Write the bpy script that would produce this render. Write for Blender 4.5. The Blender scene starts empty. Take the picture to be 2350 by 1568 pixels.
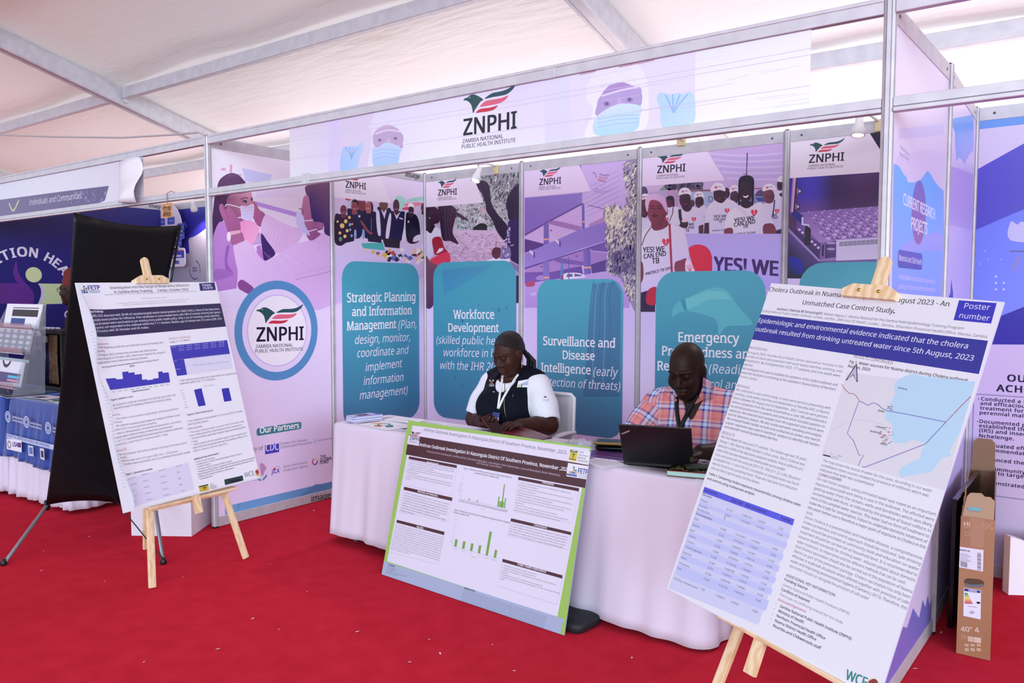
import bpy, bmesh, math, random, os
import numpy as np
from mathutils import Vector, Matrix
SC = bpy.context.scene
COL = SC.collection
# ------------------------------------------------------------ camera, sky, light, exposure
FW, FH = 2350.0, 1568.0
CAM = np.array([4.64862, -2.98117, 1.52421])
YAW, PITCH, ROLL, FPX = 0.64376, 0.05912, 0.0017, 1853.36
def cam_rot(yaw, pitch, roll):
    cy, sy = math.cos(yaw), math.sin(yaw)
    f = np.array([-sy, cy, 0.]); r = np.array([cy, sy, 0.]); u = np.array([0, 0, 1.])
    f2 = f*math.cos(pitch) - u*math.sin(pitch); u2 = u*math.cos(pitch) + f*math.sin(pitch)
    r3 = r*math.cos(roll) + u2*math.sin(roll); u3 = -r*math.sin(roll) + u2*math.cos(roll)
    return r3, u3, f2
CR, CU, CF = cam_rot(YAW, PITCH, ROLL)
cd = bpy.data.cameras.new('camera'); cam = bpy.data.objects.new('camera', cd); COL.objects.link(cam)
cd.sensor_fit = 'HORIZONTAL'; cd.sensor_width = 36.0; cd.lens = FPX/FW*36.0
cd.clip_start = 0.05; cd.clip_end = 200
cam.matrix_world = Matrix(((CR[0], CU[0], -CF[0], CAM[0]), (CR[1], CU[1], -CF[1], CAM[1]),
                           (CR[2], CU[2], -CF[2], CAM[2]), (0, 0, 0, 1)))
SC.camera = cam
world = bpy.data.worlds.new('sky'); SC.world = world; world.use_nodes = True
bgn = world.node_tree.nodes['Background']
bgn.inputs[0].default_value = (0.80, 1.0, 1.13, 1); bgn.inputs[1].default_value = 1.25
def area_light(name, loc, target, sx, sy, power, color):
    d = bpy.data.lights.new(name, 'AREA'); d.shape = 'RECTANGLE'; d.size = sx; d.size_y = sy
    d.energy = power; d.color = color
    o = bpy.data.objects.new(name, d); COL.objects.link(o); o.location = loc
    o.rotation_euler = (Vector(target)-Vector(loc)).to_track_quat('-Z', 'Y').to_euler()
    return o
sun_d = bpy.data.lights.new('sun', 'SUN'); sun_d.energy = 0.25; sun_d.angle = math.radians(2); sun_d.color = (1, 0.97, 0.9)
sun = bpy.data.objects.new('sun', sun_d); COL.objects.link(sun); sun.rotation_euler = (math.radians(-22), math.radians(12), 0)
area_light('front_fill_light', (8.0, -20.0, 4.5), (1.5, 1.0, 1.0), 16.0, 6.0, 1350, (0.82, 1.0, 1.12))  # added far fill light, lifts the booth interior from the front
area_light('right_fill_light', (21.0, -11.0, 4.0), (0.0, 0.8, 1.0), 12.0, 5.0, 1900, (0.82, 1.0, 1.12))  # added fill light from the right front, brightens the left side walls
area_light('roof_fill_behind_booths', (0.8, 4.6, 0.6), (0.8, 4.2, 3.0), 13.0, 3.0, 400, (0.92, 1.0, 0.98))  # added uplight hidden behind the back walls, brightens the rear of the roof
SC.view_settings.view_transform = 'Standard'; SC.view_settings.look = 'None'
SC.view_settings.gamma = 1; SC.view_settings.use_curve_mapping = False
SC.view_settings.exposure = 0.17
SC.cycles.use_denoising = True
SC.cycles.max_bounces = 8
SC.cycles.sample_clamp_indirect = 6.0

# ------------------------------------------------------------ helpers: pixels of the photograph to points of the place
def ray(px, py):
    d = CR*((px-FW/2)/FPX) - CU*((py-FH/2)/FPX) + CF
    return d
def at(px, py, x=None, y=None, z=None):
    d = ray(px, py)
    if z is not None: t = (z-CAM[2])/d[2]
    elif y is not None: t = (y-CAM[1])/d[1]
    else: t = (x-CAM[0])/d[0]
    return CAM+d*t
def hit(px, py, P0, N):
    d = ray(px, py); t = np.dot(np.array(P0)-CAM, N)/np.dot(d, N)
    return CAM+d*t
def lin(h):
    if not isinstance(h, str): return tuple(h)[:3]
    o = []
    for i in (0, 2, 4):
        c = int(h[i:i+2], 16)/255.0
        o.append(c/12.92 if c <= 0.04045 else ((c+0.055)/1.055)**2.4)
    return tuple(o)

# ------------------------------------------------------------ helpers: naming
def tag(o, label=None, cat=None, group=None, kind=None):
    if label: o['label'] = label
    if cat: o['category'] = cat
    if group: o['group'] = group
    if kind: o['kind'] = kind
    return o
def empty(name, loc=(0, 0, 0), rz=0.0, label=None, cat=None, group=None, kind=None):
    o = bpy.data.objects.new(name, None); COL.objects.link(o)
    o.location = loc; o.rotation_euler = (0, 0, rz); o.empty_display_size = 0.1
    bpy.context.view_layer.update()
    return tag(o, label, cat, group, kind)
def copy_tree(o, parent=None):
    c = o.copy(); COL.objects.link(c); c.parent = parent
    for ch in list(o.children): copy_tree(ch, c)
    return c

# ------------------------------------------------------------ helpers: materials
MATS = {}
def mat(name, color=(0.8, 0.8, 0.8), rough=0.5, metal=0.0, spec=0.5, bump=None, noise=None, attr=None,
        emit=None, trans=0.0, ior=1.45, coat=0.0, sheen=0.0, subsurf=0.0, alpha=1.0):
    if name in MATS: return MATS[name]
    m = bpy.data.materials.new(name); m.use_nodes = True; nt = m.node_tree
    b = nt.nodes['Principled BSDF']; L = nt.links.new
    c = lin(color); b.inputs['Base Color'].default_value = (*c, 1)
    b.inputs['Roughness'].default_value = rough; b.inputs['Metallic'].default_value = metal
    b.inputs['Specular IOR Level'].default_value = spec; b.inputs['IOR'].default_value = ior
    b.inputs['Transmission Weight'].default_value = trans; b.inputs['Coat Weight'].default_value = coat
    b.inputs['Sheen Weight'].default_value = sheen; b.inputs['Alpha'].default_value = alpha
    if subsurf:
        b.inputs['Subsurface Weight'].default_value = subsurf; b.inputs['Subsurface Radius'].default_value = (0.02, 0.008, 0.004)
        b.inputs['Subsurface Scale'].default_value = 0.3
    if attr:
        a = nt.nodes.new('ShaderNodeAttribute'); a.attribute_name = attr
        L(a.outputs['Color'], b.inputs['Base Color'])
    tc = None
    if noise or bump:
        tc = nt.nodes.new('ShaderNodeTexCoord')
    if noise:    # (scale, other colour, amount[, stretch])
        sc, c2, amt = noise[:3]
        n = nt.nodes.new('ShaderNodeTexNoise'); n.inputs['Scale'].default_value = sc; n.inputs['Detail'].default_value = 5
        mp = nt.nodes.new('ShaderNodeMapping'); L(tc.outputs['Object'], mp.inputs['Vector']); L(mp.outputs[0], n.inputs['Vector'])
        if len(noise) > 3: mp.inputs['Scale'].default_value = noise[3]
        r = nt.nodes.new('ShaderNodeValToRGB'); r.color_ramp.elements[0].position = 0.35; r.color_ramp.elements[1].position = 0.7
        c2 = lin(c2); r.color_ramp.elements[0].color = (*c, 1)
        r.color_ramp.elements[1].color = tuple(c[i]+(c2[i]-c[i])*amt for i in range(3))+(1,)
        L(n.outputs['Fac'], r.inputs[0]); L(r.outputs[0], b.inputs['Base Color'])
    if bump:     # (scale, strength, distance)
        n = nt.nodes.new('ShaderNodeTexNoise'); n.inputs['Scale'].default_value = bump[0]; n.inputs['Detail'].default_value = 4
        mp = nt.nodes.new('ShaderNodeMapping'); L(tc.outputs['Object'], mp.inputs['Vector']); L(mp.outputs[0], n.inputs['Vector'])
        if len(bump) > 3: mp.inputs['Scale'].default_value = bump[3]
        bn = nt.nodes.new('ShaderNodeBump'); bn.inputs['Strength'].default_value = bump[1]; bn.inputs['Distance'].default_value = bump[2]
        L(n.outputs['Fac'], bn.inputs['Height']); L(bn.outputs[0], b.inputs['Normal'])
    if emit:
        b.inputs['Emission Color'].default_value = (*lin(emit[0]), 1); b.inputs['Emission Strength'].default_value = emit[1]
    MATS[name] = m
    return m
def wood_mat(name, c1, c2, scale=(6, 6, 60)):
    m = bpy.data.materials.new(name); m.use_nodes = True; nt = m.node_tree; L = nt.links.new
    b = nt.nodes['Principled BSDF']; b.inputs['Roughness'].default_value = 0.45
    at_ = nt.nodes.new('ShaderNodeAttribute'); at_.attribute_name = 'grain'
    w = nt.nodes.new('ShaderNodeTexWave'); w.inputs['Scale'].default_value = 9; w.inputs['Distortion'].default_value = 6
    w.inputs['Detail'].default_value = 2; w.inputs['Detail Scale'].default_value = 1.2; w.bands_direction = 'X'
    L(at_.outputs['Vector'], w.inputs['Vector'])
    r = nt.nodes.new('ShaderNodeValToRGB'); r.color_ramp.elements[0].color = (*lin(c1), 1); r.color_ramp.elements[1].color = (*lin(c2), 1)
    L(w.outputs['Fac'], r.inputs[0]); L(r.outputs[0], b.inputs['Base Color'])
    MATS[name] = m
    return m

# ------------------------------------------------------------ helpers: meshes
class MB:
    """collects shapes and links them as ONE mesh object"""
    def __init__(s): s.v = []; s.f = []; s.m = []; s.g = []; s.sm = []; s.cur = 0; s.col = None
    def add(s, verts, faces, grain=None, smooth=False):
        o = len(s.v); s.v += [tuple(map(float, p)) for p in verts]
        s.g += [tuple(map(float, p)) for p in (grain if grain is not None else verts)]
        s.f += [tuple(i+o for i in f) for f in faces]; s.m += [s.cur]*len(faces); s.sm += [smooth]*len(faces)
        return s
    def box(s, lo, hi, M=None, bev=0.0):
        lo = np.array(lo, float); hi = np.array(hi, float)
        c = (lo+hi)/2; h = (hi-lo)/2
        if bev <= 0 or bev >= min(h):
            vs = [c+h*np.array(k) for k in ((-1,-1,-1),(1,-1,-1),(1,1,-1),(-1,1,-1),(-1,-1,1),(1,-1,1),(1,1,1),(-1,1,1))]
            fs = [(0,3,2,1),(4,5,6,7),(0,1,5,4),(1,2,6,5),(2,3,7,6),(3,0,4,7)]
        else:
            vs = []; idx = {}
            for sx in (-1, 1):
                for sy in (-1, 1):
                    for sz in (-1, 1):
                        sg = np.array((sx, sy, sz))
                        for ax in range(3):
                            p = c+sg*(h-bev); p[ax] = c[ax]+sg[ax]*h[ax]
                            idx[(sx, sy, sz, ax)] = len(vs); vs.append(p)
            fs = []
            for ax in range(3):
                a, b = [k for k in range(3) if k != ax]
                for sg in (-1, 1):
                    q = []
                    for sa, sb in ((-1,-1),(1,-1),(1,1),(-1,1)):
                        k = [0,0,0]; k[ax] = sg; k[a] = sa; k[b] = sb; q.append(idx[(*k, ax)])
                    fs.append(q if (sg > 0) == (ax != 1) else q[::-1])
                for sa in (-1, 1):
                    for sb in (-1, 1):
                        k0 = [0,0,0]; k1 = [0,0,0]
                        k0[ax] = -1; k1[ax] = 1; k0[a] = k1[a] = sa; k0[b] = k1[b] = sb
                        fs.append((idx[(*k0, a)], idx[(*k1, a)], idx[(*k1, b)], idx[(*k0, b)]))
            for sx in (-1, 1):
                for sy in (-1, 1):
                    for sz in (-1, 1): fs.append(tuple(idx[(sx, sy, sz, k)] for k in range(3)))
        g = [p.copy() for p in vs]
        if M is not None: vs = [np.array(M @ Vector(p)) for p in vs]
        return s.add(vs, fs, g)
    def bar(s, p0, p1, w, t, up=(0, 0, 1), bev=0.002, ext=0.0):
        """rectangular bar from p0 to p1; w across (perpendicular to up), t along up"""
        p0 = Vector(p0); p1 = Vector(p1); d = (p1-p0); L = d.length; d.normalize()
        u = Vector(up); u = (u-d*u.dot(d)).normalized(); r = d.cross(u)
        M = Matrix(((r.x, u.x, d.x, p0.x), (r.y, u.y, d.y, p0.y), (r.z, u.z, d.z, p0.z), (0, 0, 0, 1)))
        return s.box((-w/2, -t/2, -ext), (w/2, t/2, L+ext), M, bev)
    def tube(s, pts, r, n=8, cap=True, closed=False):
        pts = [Vector(p) for p in pts]; N = len(pts); rs = r if hasattr(r, '__len__') else [r]*N
        vs = []; fs = []; prev = None
        for i, p in enumerate(pts):
            a = pts[(i-1) % N] if (i > 0 or closed) else pts[i]; b = pts[(i+1) % N] if (i < N-1 or closed) else pts[i]
            d = (b-a).normalized()
            if prev is None: q = d.orthogonal().normalized()
            else: q = (prev-d*prev.dot(d)).normalized()
            prev = q; w = d.cross(q)
            for k in range(n):
                t = 2*math.pi*k/n; vs.append(p+(q*math.cos(t)+w*math.sin(t))*rs[i])
        for i in range(N if closed else N-1):
            j = (i+1) % N
            for k in range(n):
                l = (k+1) % n; fs.append((i*n+k, i*n+l, j*n+l, j*n+k))
        if cap and not closed: fs += [tuple(range(n))[::-1], tuple((N-1)*n+k for k in range(n))]
        return s.add(vs, fs, None, True)
    def lathe(s, prof, M=None, n=24):
        vs = []; fs = []
        for (r, z) in prof:
            for k in range(n):
                t = 2*math.pi*k/n; vs.append(Vector((r*math.cos(t), r*math.sin(t), z)))
        for i in range(len(prof)-1):
            for k in range(n):
                l = (k+1) % n; fs.append((i*n+k, i*n+l, (i+1)*n+l, (i+1)*n+k))
        fs += [tuple(range(n))[::-1], tuple((len(prof)-1)*n+k for k in range(n))]
        if M is not None: vs = [M @ p for p in vs]
        return s.add(vs, fs, None, True)
    def prism(s, poly, O, U, V, N, t, bev=0):
        """extrude a polygon given in the plane (O,U,V) by t along N"""
        O, U, V, N = (Vector(a) for a in (O, U, V, N)); n = len(poly)
        vs = [O+U*a+V*b for a, b in poly]+[O+U*a+V*b+N*t for a, b in poly]
        g = [(a, b, 0) for a, b in poly]+[(a, b, t) for a, b in poly]
        fs = [tuple(range(n))[::-1], tuple(range(n, 2*n))]+[(i, (i+1) % n, n+(i+1) % n, n+i) for i in range(n)]
        return s.add(vs, fs, g)
    def grid(s, P, smooth=True, closed_u=False):
        """P[i][j] points"""
        nu, nv = len(P), len(P[0]); fs = []
        for i in range(nu if closed_u else nu-1):
            for j in range(nv-1):
                k = (i+1) % nu; fs.append((i*nv+j, k*nv+j, k*nv+j+1, i*nv+j+1))
        return s.add([p for row in P for p in row], fs, None, smooth)
    def build(s, name, mats, parent=None, solid=0.0, sub=0, colors=None, world=True):
        me = bpy.data.meshes.new(name); me.from_pydata(s.v, [], s.f)
        mats = mats if isinstance(mats, (list, tuple)) else [mats]
        for m in mats: me.materials.append(m)
        me.polygons.foreach_set('material_index', s.m); me.polygons.foreach_set('use_smooth', s.sm)
        ga = me.attributes.new('grain', 'FLOAT_VECTOR', 'POINT'); ga.data.foreach_set('vector', np.array(s.g, dtype=np.float32).ravel())
        if colors is not None:
            ca = me.attributes.new('Col', 'FLOAT_COLOR', 'POINT'); ca.data.foreach_set('color', np.array(colors, dtype=np.float32).ravel())
        me.update()
        o = bpy.data.objects.new(name, me); COL.objects.link(o)
        if parent is not None:
            o.parent = parent
            if world: o.matrix_parent_inverse = chain(parent).inverted()
        if solid:
            md = o.modifiers.new('thickness', 'SOLIDIFY'); md.thickness = solid; md.offset = 0
        if sub:
            md = o.modifiers.new('smooth', 'SUBSURF'); md.levels = sub; md.render_levels = sub
        return o
def chain(o):
    M = Matrix.LocRotScale(o.location, o.rotation_euler.to_quaternion(), o.scale)
    return M if o.parent is None else chain(o.parent) @ o.matrix_parent_inverse @ M
def spline(pts, n=4, closed=True):
    """Catmull-Rom through 2-D points"""
    P = np.array(pts, float); N = len(P); out = []
    for i in range(N if closed else N-1):
        if closed: a, b, c, d = P[(i-1) % N], P[i], P[(i+1) % N], P[(i+2) % N]
        else: a, b, c, d = P[max(i-1, 0)], P[i], P[i+1], P[min(i+2, N-1)]
        for k in range(n):
            t = k/n
            out.append(0.5*((2*b)+(c-a)*t+(2*a-5*b+4*c-d)*t*t+(3*b-a-3*c+d)*t**3))
    if not closed: out.append(P[-1])
    return [tuple(p) for p in out]

# ------------------------------------------------------------ helpers: lettering
FDIR = bpy.utils.system_resource('DATAFILES', path='fonts') or ''
FONTS = {}
def font(key):
    if key not in FONTS:
        f = None
        try:
            fn = 'NotoSansHebrew-Regular.woff2'
            f = bpy.data.fonts.load(os.path.join(FDIR, fn))
        except Exception:
            f = None
        FONTS[key] = f
    return FONTS[key]
TCACHE = {}
CAPS = {}
def cap_height(fkey):
    if fkey not in CAPS:
        c = bpy.data.curves.new('lettering', 'FONT'); c.body = 'H'
        if font(fkey): c.font = font(fkey)
        o = bpy.data.objects.new('lettering', c); CAPS[fkey] = max(p.co.y for p in o.to_mesh().vertices)
        o.to_mesh_clear(); bpy.data.objects.remove(o); bpy.data.curves.remove(c)
    return CAPS[fkey]
def glyphs(s, fkey='inter', bold=0.0, serif=False, ital=0.0, space=1.0):
    key = (s, fkey, serif, ital, space)
    if key in TCACHE: return TCACHE[key]
    c = bpy.data.curves.new('lettering', 'FONT'); c.body = s; c.resolution_u = 2;  c.space_character = space
    if font(fkey): c.font = font(fkey)
    o = bpy.data.objects.new('lettering', c); m = o.to_mesh()
    v = np.zeros(len(m.vertices)*3, np.float32); m.vertices.foreach_get('co', v); v = v.reshape(-1, 3)[:, :2].astype(float)
    fs = [tuple(p.vertices) for p in m.polygons]
    extra = []
    if serif and len(v):
        E = {}; cap = cap_height(fkey)
        for f in fs:
            for i in range(len(f)): E.setdefault(tuple(sorted((f[i], f[(i+1) % len(f)]))), []).append(sum(v[k][1] for k in f)/len(f))
        nb = {}
        for e, k in E.items():
            if len(k) == 1: nb.setdefault(e[0], []).append(e[1]); nb.setdefault(e[1], []).append(e[0])
        for e, k in E.items():
            if len(k) != 1: continue
            p, q = (v[e[0]], v[e[1]]) if v[e[0]][0] < v[e[1]][0] else (v[e[1]], v[e[0]])
            if abs(p[1]-q[1]) > 0.004 or not 0.03 < q[0]-p[0] < 0.19: continue
            up = 1 if k[0] > p[1] else -1; ok = True
            if not ((up > 0 and abs(p[1]) < .03) or (up < 0 and p[1] > .66*cap)): continue
            for i in e:
                w = [v[j]-v[i] for j in nb[i] if j not in e]
                if not w or abs(w[0][1]) < .07 or abs(w[0][0]) > .3*abs(w[0][1]): ok = False
            if ok: extra += [(p[0]-.05, p[0], p[1], p[1]+up*.036), (q[0], q[0]+.05, p[1], p[1]+up*.036)]
    o.to_mesh_clear(); bpy.data.objects.remove(o); bpy.data.curves.remove(c)
    if extra:
        vv = list(v)
        for x0, x1, y0, y1 in extra:
            k = len(vv); vv += [np.array(p) for p in ((x0, y0), (x1, y0), (x1, y1), (x0, y1))]; fs.append((k, k+1, k+2, k+3) if y1 > y0 else (k+3, k+2, k+1, k))
        v = np.array(vv)
    if len(v):
        v = v.copy()/cap_height(fkey); v[:, 0] += v[:, 1]*ital
        v[:, 0] -= v[:, 0].min()
    TCACHE[key] = (v, fs, (v[:, 0].max() if len(v) else 0.0))
    return TCACHE[key]

# ------------------------------------------------------------ helpers: printed sheets
PRINT_MATS = {}
def print_mat(name, rough, spec=0.5, bump=None):
    return mat(name, rough=rough, spec=spec, attr='Col', bump=bump)
def clip_poly(P, r):
    u0, v0, u1, v1 = r
    for ax, lim, sg in ((0, u0, 1), (0, u1, -1), (1, v0, 1), (1, v1, -1)):
        Q = []
        for i in range(len(P)):
            a, b = P[i-1], P[i]; da = sg*(a[ax]-lim); db = sg*(b[ax]-lim)
            if da >= 0 and db >= 0: Q.append(b)
            elif da >= 0 > db or da < 0 <= db:
                t = da/(da-db); q = [a[k]+(b[k]-a[k])*t for k in range(2)]; Q.append(tuple(q))
                if db >= 0: Q.append(b)
        P = Q
        if len(P) < 3: return []
    return P
def inpoly(p, P):
    n = False
    for i in range(len(P)):
        a, b = P[i-1], P[i]
        if (a[1] > p[1]) != (b[1] > p[1]) and p[0] < (b[0]-a[0])*(p[1]-a[1])/(b[1]-a[1])+a[0]: n = not n
    return n
class Print:
    """a printed sheet: a thin board whose front carries printed shapes, all in ONE mesh.  O,U,V: origin, right and up of its face"""
    def __init__(s, O, U, V, rect, base, thick=0.004, edge='e8e4ea', gain=1.0, dz=0.00004, warp=None):
        s.O = np.array(O, float); s.U = np.array(U, float)/np.linalg.norm(U); s.V = np.array(V, float)/np.linalg.norm(V)
        s.N = np.cross(s.U, s.V); s.r = rect; s.gain = gain; s.dz = dz; s.warp = warp
        s.v = []; s.f = []; s.c = []; s.th = thick; s.h = []
        s.top = np.zeros((int((rect[2]-rect[0])/0.004)+2, int((rect[3]-rect[1])/0.004)+2), int)
        u0, v0, u1, v1 = rect
        if base is None: pass
        elif warp: s.dz = .0003; s.gridpatch([(u0, v1), (u1, v1), (u1, v0), (u0, v0)], [[base]*2]*2, uv=True, n=(100, 60))
        else: s.poly([(u0, v0), (u1, v0), (u1, v1), (u0, v1)], base, uv=True)
        s.edge = edge; s.back = thick
    def cv(s, c):
        l = lin(c); return tuple(min(x*s.gain, 0.95) for x in l)
    def uv(s, px, py):
        p = hit(px, py, s.O, s.N)-s.O
        return (float(p@s.U), float(p@s.V))
    def lay(s, P):
        """next free layer above everything already printed under these points"""
        P = np.asarray(P); lo = P.min(0); hi = P.max(0); q = 0.004
        i0, j0 = (max(int((lo[k]-s.r[k])/q), 0) for k in (0, 1)); i1, j1 = (max(int((hi[k]-s.r[k])/q)+1, 1) for k in (0, 1))
        A = s.top[i0:i1, j0:j1]
        if A.size == 0: return 1
        n = int(A.max())+1; A[:] = n
        return n
    def poly(s, pts, c, uv=False, smooth=0, c2=None, g=None, clip=True, lay=None):
        P = [tuple(p) for p in pts] if uv else [s.uv(*p) for p in pts]
        if s.warp and len(P) == 4 and not smooth and lay is None: return s.gridpatch(P, [[c]*2]*2, uv=True, n=(60, 14))
        if smooth: P = spline(P, smooth)
        if clip: P = clip_poly(P, s.r)
        if len(P) < 3: return
        a = sum(P[i-1][0]*P[i][1]-P[i][0]*P[i-1][1] for i in range(len(P)))
        if a < 0: P = P[::-1]
        if lay is None: lay = s.lay(P)
        o = len(s.v); s.v += P; s.h += [lay*s.dz]*len(P)
        s.f.append(tuple(range(o, o+len(P))))
        if c2 is None: s.c += [s.cv(c)]*len(P)
        else:
            a, b = [(np.array(q) if uv else np.array(s.uv(*q))) for q in g]; d = b-a; L = d@d
            A, B = np.array(s.cv(c)), np.array(s.cv(c2))
            for p in P:
                t = min(max(((np.array(p)-a)@d)/L, 0), 1); s.c.append(tuple(A+(B-A)*t))
    def blob(s, pts, c, c2=None, g=None, n=4): s.poly(pts, c, smooth=n, c2=c2, g=g)
    def line(s, pts, w, c, uv=False, smooth=0, lay=None):
        """polyline of width w metres"""
        P = [np.array(p if uv else s.uv(*p)) for p in pts]
        if smooth: P = [np.array(p) for p in spline(P, smooth, False)]
        L = []; R = []
        for i, p in enumerate(P):
            d = P[min(i+1, len(P)-1)]-P[max(i-1, 0)]; d = d/(np.linalg.norm(d)+1e-9); n = np.array((-d[1], d[0]))*w/2
            L.append(p+n); R.append(p-n)
        k = lay or s.lay(L+R)
        for i in range(len(P)-1): s.poly([L[i], L[i+1], R[i+1], R[i]], c, uv=True, lay=k)
    def ellipse(s, cx, cy, rx, ry, c, rot=0, n=24, c2=None, g=None, uv=False):
        pts = []
        for k in range(n):
            t = 2*math.pi*k/n; x, y = rx*math.cos(t), ry*math.sin(t)
            pts.append((cx+x*math.cos(rot)-y*math.sin(rot), cy+x*math.sin(rot)+y*math.cos(rot)))
        s.poly(pts, c, c2=c2, g=g, uv=uv)
    def ring(s, cx, cy, r0, r1, c, t0=0, t1=360, n=40, uv=True, sq=1.0):
        pp = [[(cx+r*math.cos(t), cy+r*sq*math.sin(t)) for r, t in ((r0, a), (r1, a), (r1, b), (r0, b))] for a, b in
              ((math.radians(t0+(t1-t0)*k/n), math.radians(t0+(t1-t0)*(k+1)/n)) for k in range(n))]
        k = s.lay([p for q in pp for p in q])
        for q in pp: s.poly(q, c, uv=uv, lay=k)
    def rrect(s, u0, v0, u1, v1, rad, c, uv=True, n=7, c2=None, g=None):
        pts = []
        rad = [rad]*4 if not hasattr(rad, '__len__') else rad     # tr, tl, bl, br
        for (cx, cy, t, r) in ((u1-rad[0], v1-rad[0], 0, rad[0]), (u0+rad[1], v1-rad[1], 90, rad[1]), (u0+rad[2], v0+rad[2], 180, rad[2]), (u1-rad[3], v0+rad[3], 270, rad[3])):
            for k in range(n):
                a = math.radians(t+90*k/(n-1)); pts.append((cx+r*math.cos(a), cy+r*math.sin(a)))
        s.poly(pts, c, uv=True, c2=c2, g=g)
    def gridpatch(s, quad, cols, uv=False, n=(12, 12)):
        """smooth colour patch over the quad TL,TR,BR,BL; cols rows from top to bottom"""
        Q = [np.array(p if uv else s.uv(*p)) for p in quad]; A = np.array([[s.cv(c) for c in row] for row in cols])
        nr, nc = A.shape[:2]; k0 = len(s.v); nu, nv = n; lay = s.lay(Q)
        for j in range(nv+1):
            for i in range(nu+1):
                a, b = i/nu, j/nv
                p = (Q[0]*(1-a)+Q[1]*a)*(1-b)+(Q[3]*(1-a)+Q[2]*a)*b
                p = np.array((min(max(p[0], s.r[0]), s.r[2]), min(max(p[1], s.r[1]), s.r[3])))
                x, y = a*(nc-1), b*(nr-1); x0, y0 = min(int(x), max(nc-2, 0)), min(int(y), max(nr-2, 0)); fx, fy = x-x0, y-y0
                x1, y1 = min(x0+1, nc-1), min(y0+1, nr-1)
                fx = fx*fx*(3-2*fx); fy = fy*fy*(3-2*fy)
                col = (A[y0, x0]*(1-fx)+A[y0, x1]*fx)*(1-fy)+(A[y1, x0]*(1-fx)+A[y1, x1]*fx)*fy
                s.v.append((p[0], p[1])); s.h.append(lay*s.dz); s.c.append(tuple(col))
        for j in range(nv):
            for i in range(nu):
                q = k0+j*(nu+1)+i; s.f.append((q+nu+1, q+nu+2, q+1, q))
    def scatter(s, n, quad, cols, size, seed=1, asp=2.2, ang=None, jit=0.5, gamma=1.0, mask=None):
        """n small leaf-like flecks inside the quad (TL,TR,BR,BL px); size in metres"""
        R = random.Random(seed); Q = [np.array(s.uv(*p)) for p in quad]; M_ = spline([s.uv(*p) for p in mask], 3) if mask else None
        E = np.array((size*1.5, size*1.5)); k0 = s.lay([q-E for q in Q]+[q+E for q in Q])
        for i in range(n):
            a, b = R.random(), R.random()**gamma
            p = (Q[0]*(1-a)+Q[1]*a)*(1-b)+(Q[3]*(1-a)+Q[2]*a)*b
            if mask and not inpoly(p, M_): continue
            z = size*(1-jit+2*jit*R.random()); t = R.uniform(0, 6.28) if ang is None else ang+R.uniform(-0.5, 0.5)
            d = np.array((math.cos(t), math.sin(t)))*z; e = np.array((-d[1], d[0]))/asp
            s.poly([p-d, p-d*0.2-e, p+d, p+d*0.1+e], R.choice(cols), uv=True, lay=k0+(i % 24)*.5)
        for k in range(11): s.lay([q-E for q in Q]+[q+E for q in Q])
    def text(s, t, p0, p1=None, c='1e1428', size=None, fkey='inter', bold=0.0, ital=0.0, serif=False, uv=False, hs=1.0, up=None, align='l', space=1.0, stretch=None, lay=None):
        """lettering on the baseline p0-p1 (fitted to that width) or from p0 at a cap size in metres"""
        v, fs, w = glyphs(t, fkey, bold, serif, ital, space)
        if not len(v): return
        a = np.array(p0 if uv else s.uv(*p0))
        if p1 is not None:
            b = np.array(p1 if uv else s.uv(*p1)); d = b-a; L = np.linalg.norm(d); X = d/L; sx = L/w
            sy = sx*hs if size is None else size
        else:
            X = np.array((1., 0.)); sx = size*(stretch or 1.0); sy = size
            if align == 'c': a = a-X*sx*w/2
            if align == 'r': a = a-X*sx*w
        Y = np.array((-X[1], X[0])) if up is None else np.array(up)
        P = a+np.outer(v[:, 0]*sx, X)+np.outer(v[:, 1]*sy, Y)
        lo = P.min(0); hi = P.max(0); r = s.r
        if hi[0] < r[0] or hi[1] < r[1] or lo[0] > r[2] or lo[1] > r[3]: return
        inside = lo[0] >= r[0] and lo[1] >= r[1] and hi[0] <= r[2] and hi[1] <= r[3]
        k = lay or s.lay(P); col = s.cv(c); bo = min(bold, .04)/cap_height(fkey)*.8
        sh = [np.zeros(2)] if bo < .004 else [X*sx*bo*a+Y*sy*bo*b for a, b in (((-1, 0), (1, 0)) if bo < .02 else ((-1, -.6), (1, -.6), (1, .6), (-1, .6)))]
        for q, d in enumerate(sh):
            if inside:
                o = len(s.v); s.v += [tuple(p+d) for p in P]; s.h += [(k+q*.35)*s.dz]*len(P); s.c += [col]*len(P)
                s.f += [tuple(i+o for i in f) for f in fs]
            else:
                for f in fs: s.poly([P[i]+d for i in f], c, uv=True, lay=k+q*.35)
        if len(sh) > 2: s.lay(P)
    def lines(s, L, tl, tr, bl, c='3a3a48', fill=0.55, uv=False, step=None, size=None, **kw):
        """lines of writing: first baseline tl-tr, last baseline starts at bl"""
        A, B, D = (np.array(p if uv else s.uv(*p)) for p in (tl, tr, bl)); n = len(L)
        if step is None: step = np.linalg.norm(D-A)/max(n-1, 1)
        size = size or step*fill
        for i, t in enumerate(L):
            if not t: continue
            p = A+(D-A)*(i/max(n-1, 1)); f = 1.0
            if isinstance(t, tuple): t, f = t
            if f: s.text(t, p, p+(B-A)*f, c, size=size, uv=True, **kw)
            else: s.text(t, p, None, c, size=size, uv=True, **kw)
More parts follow.
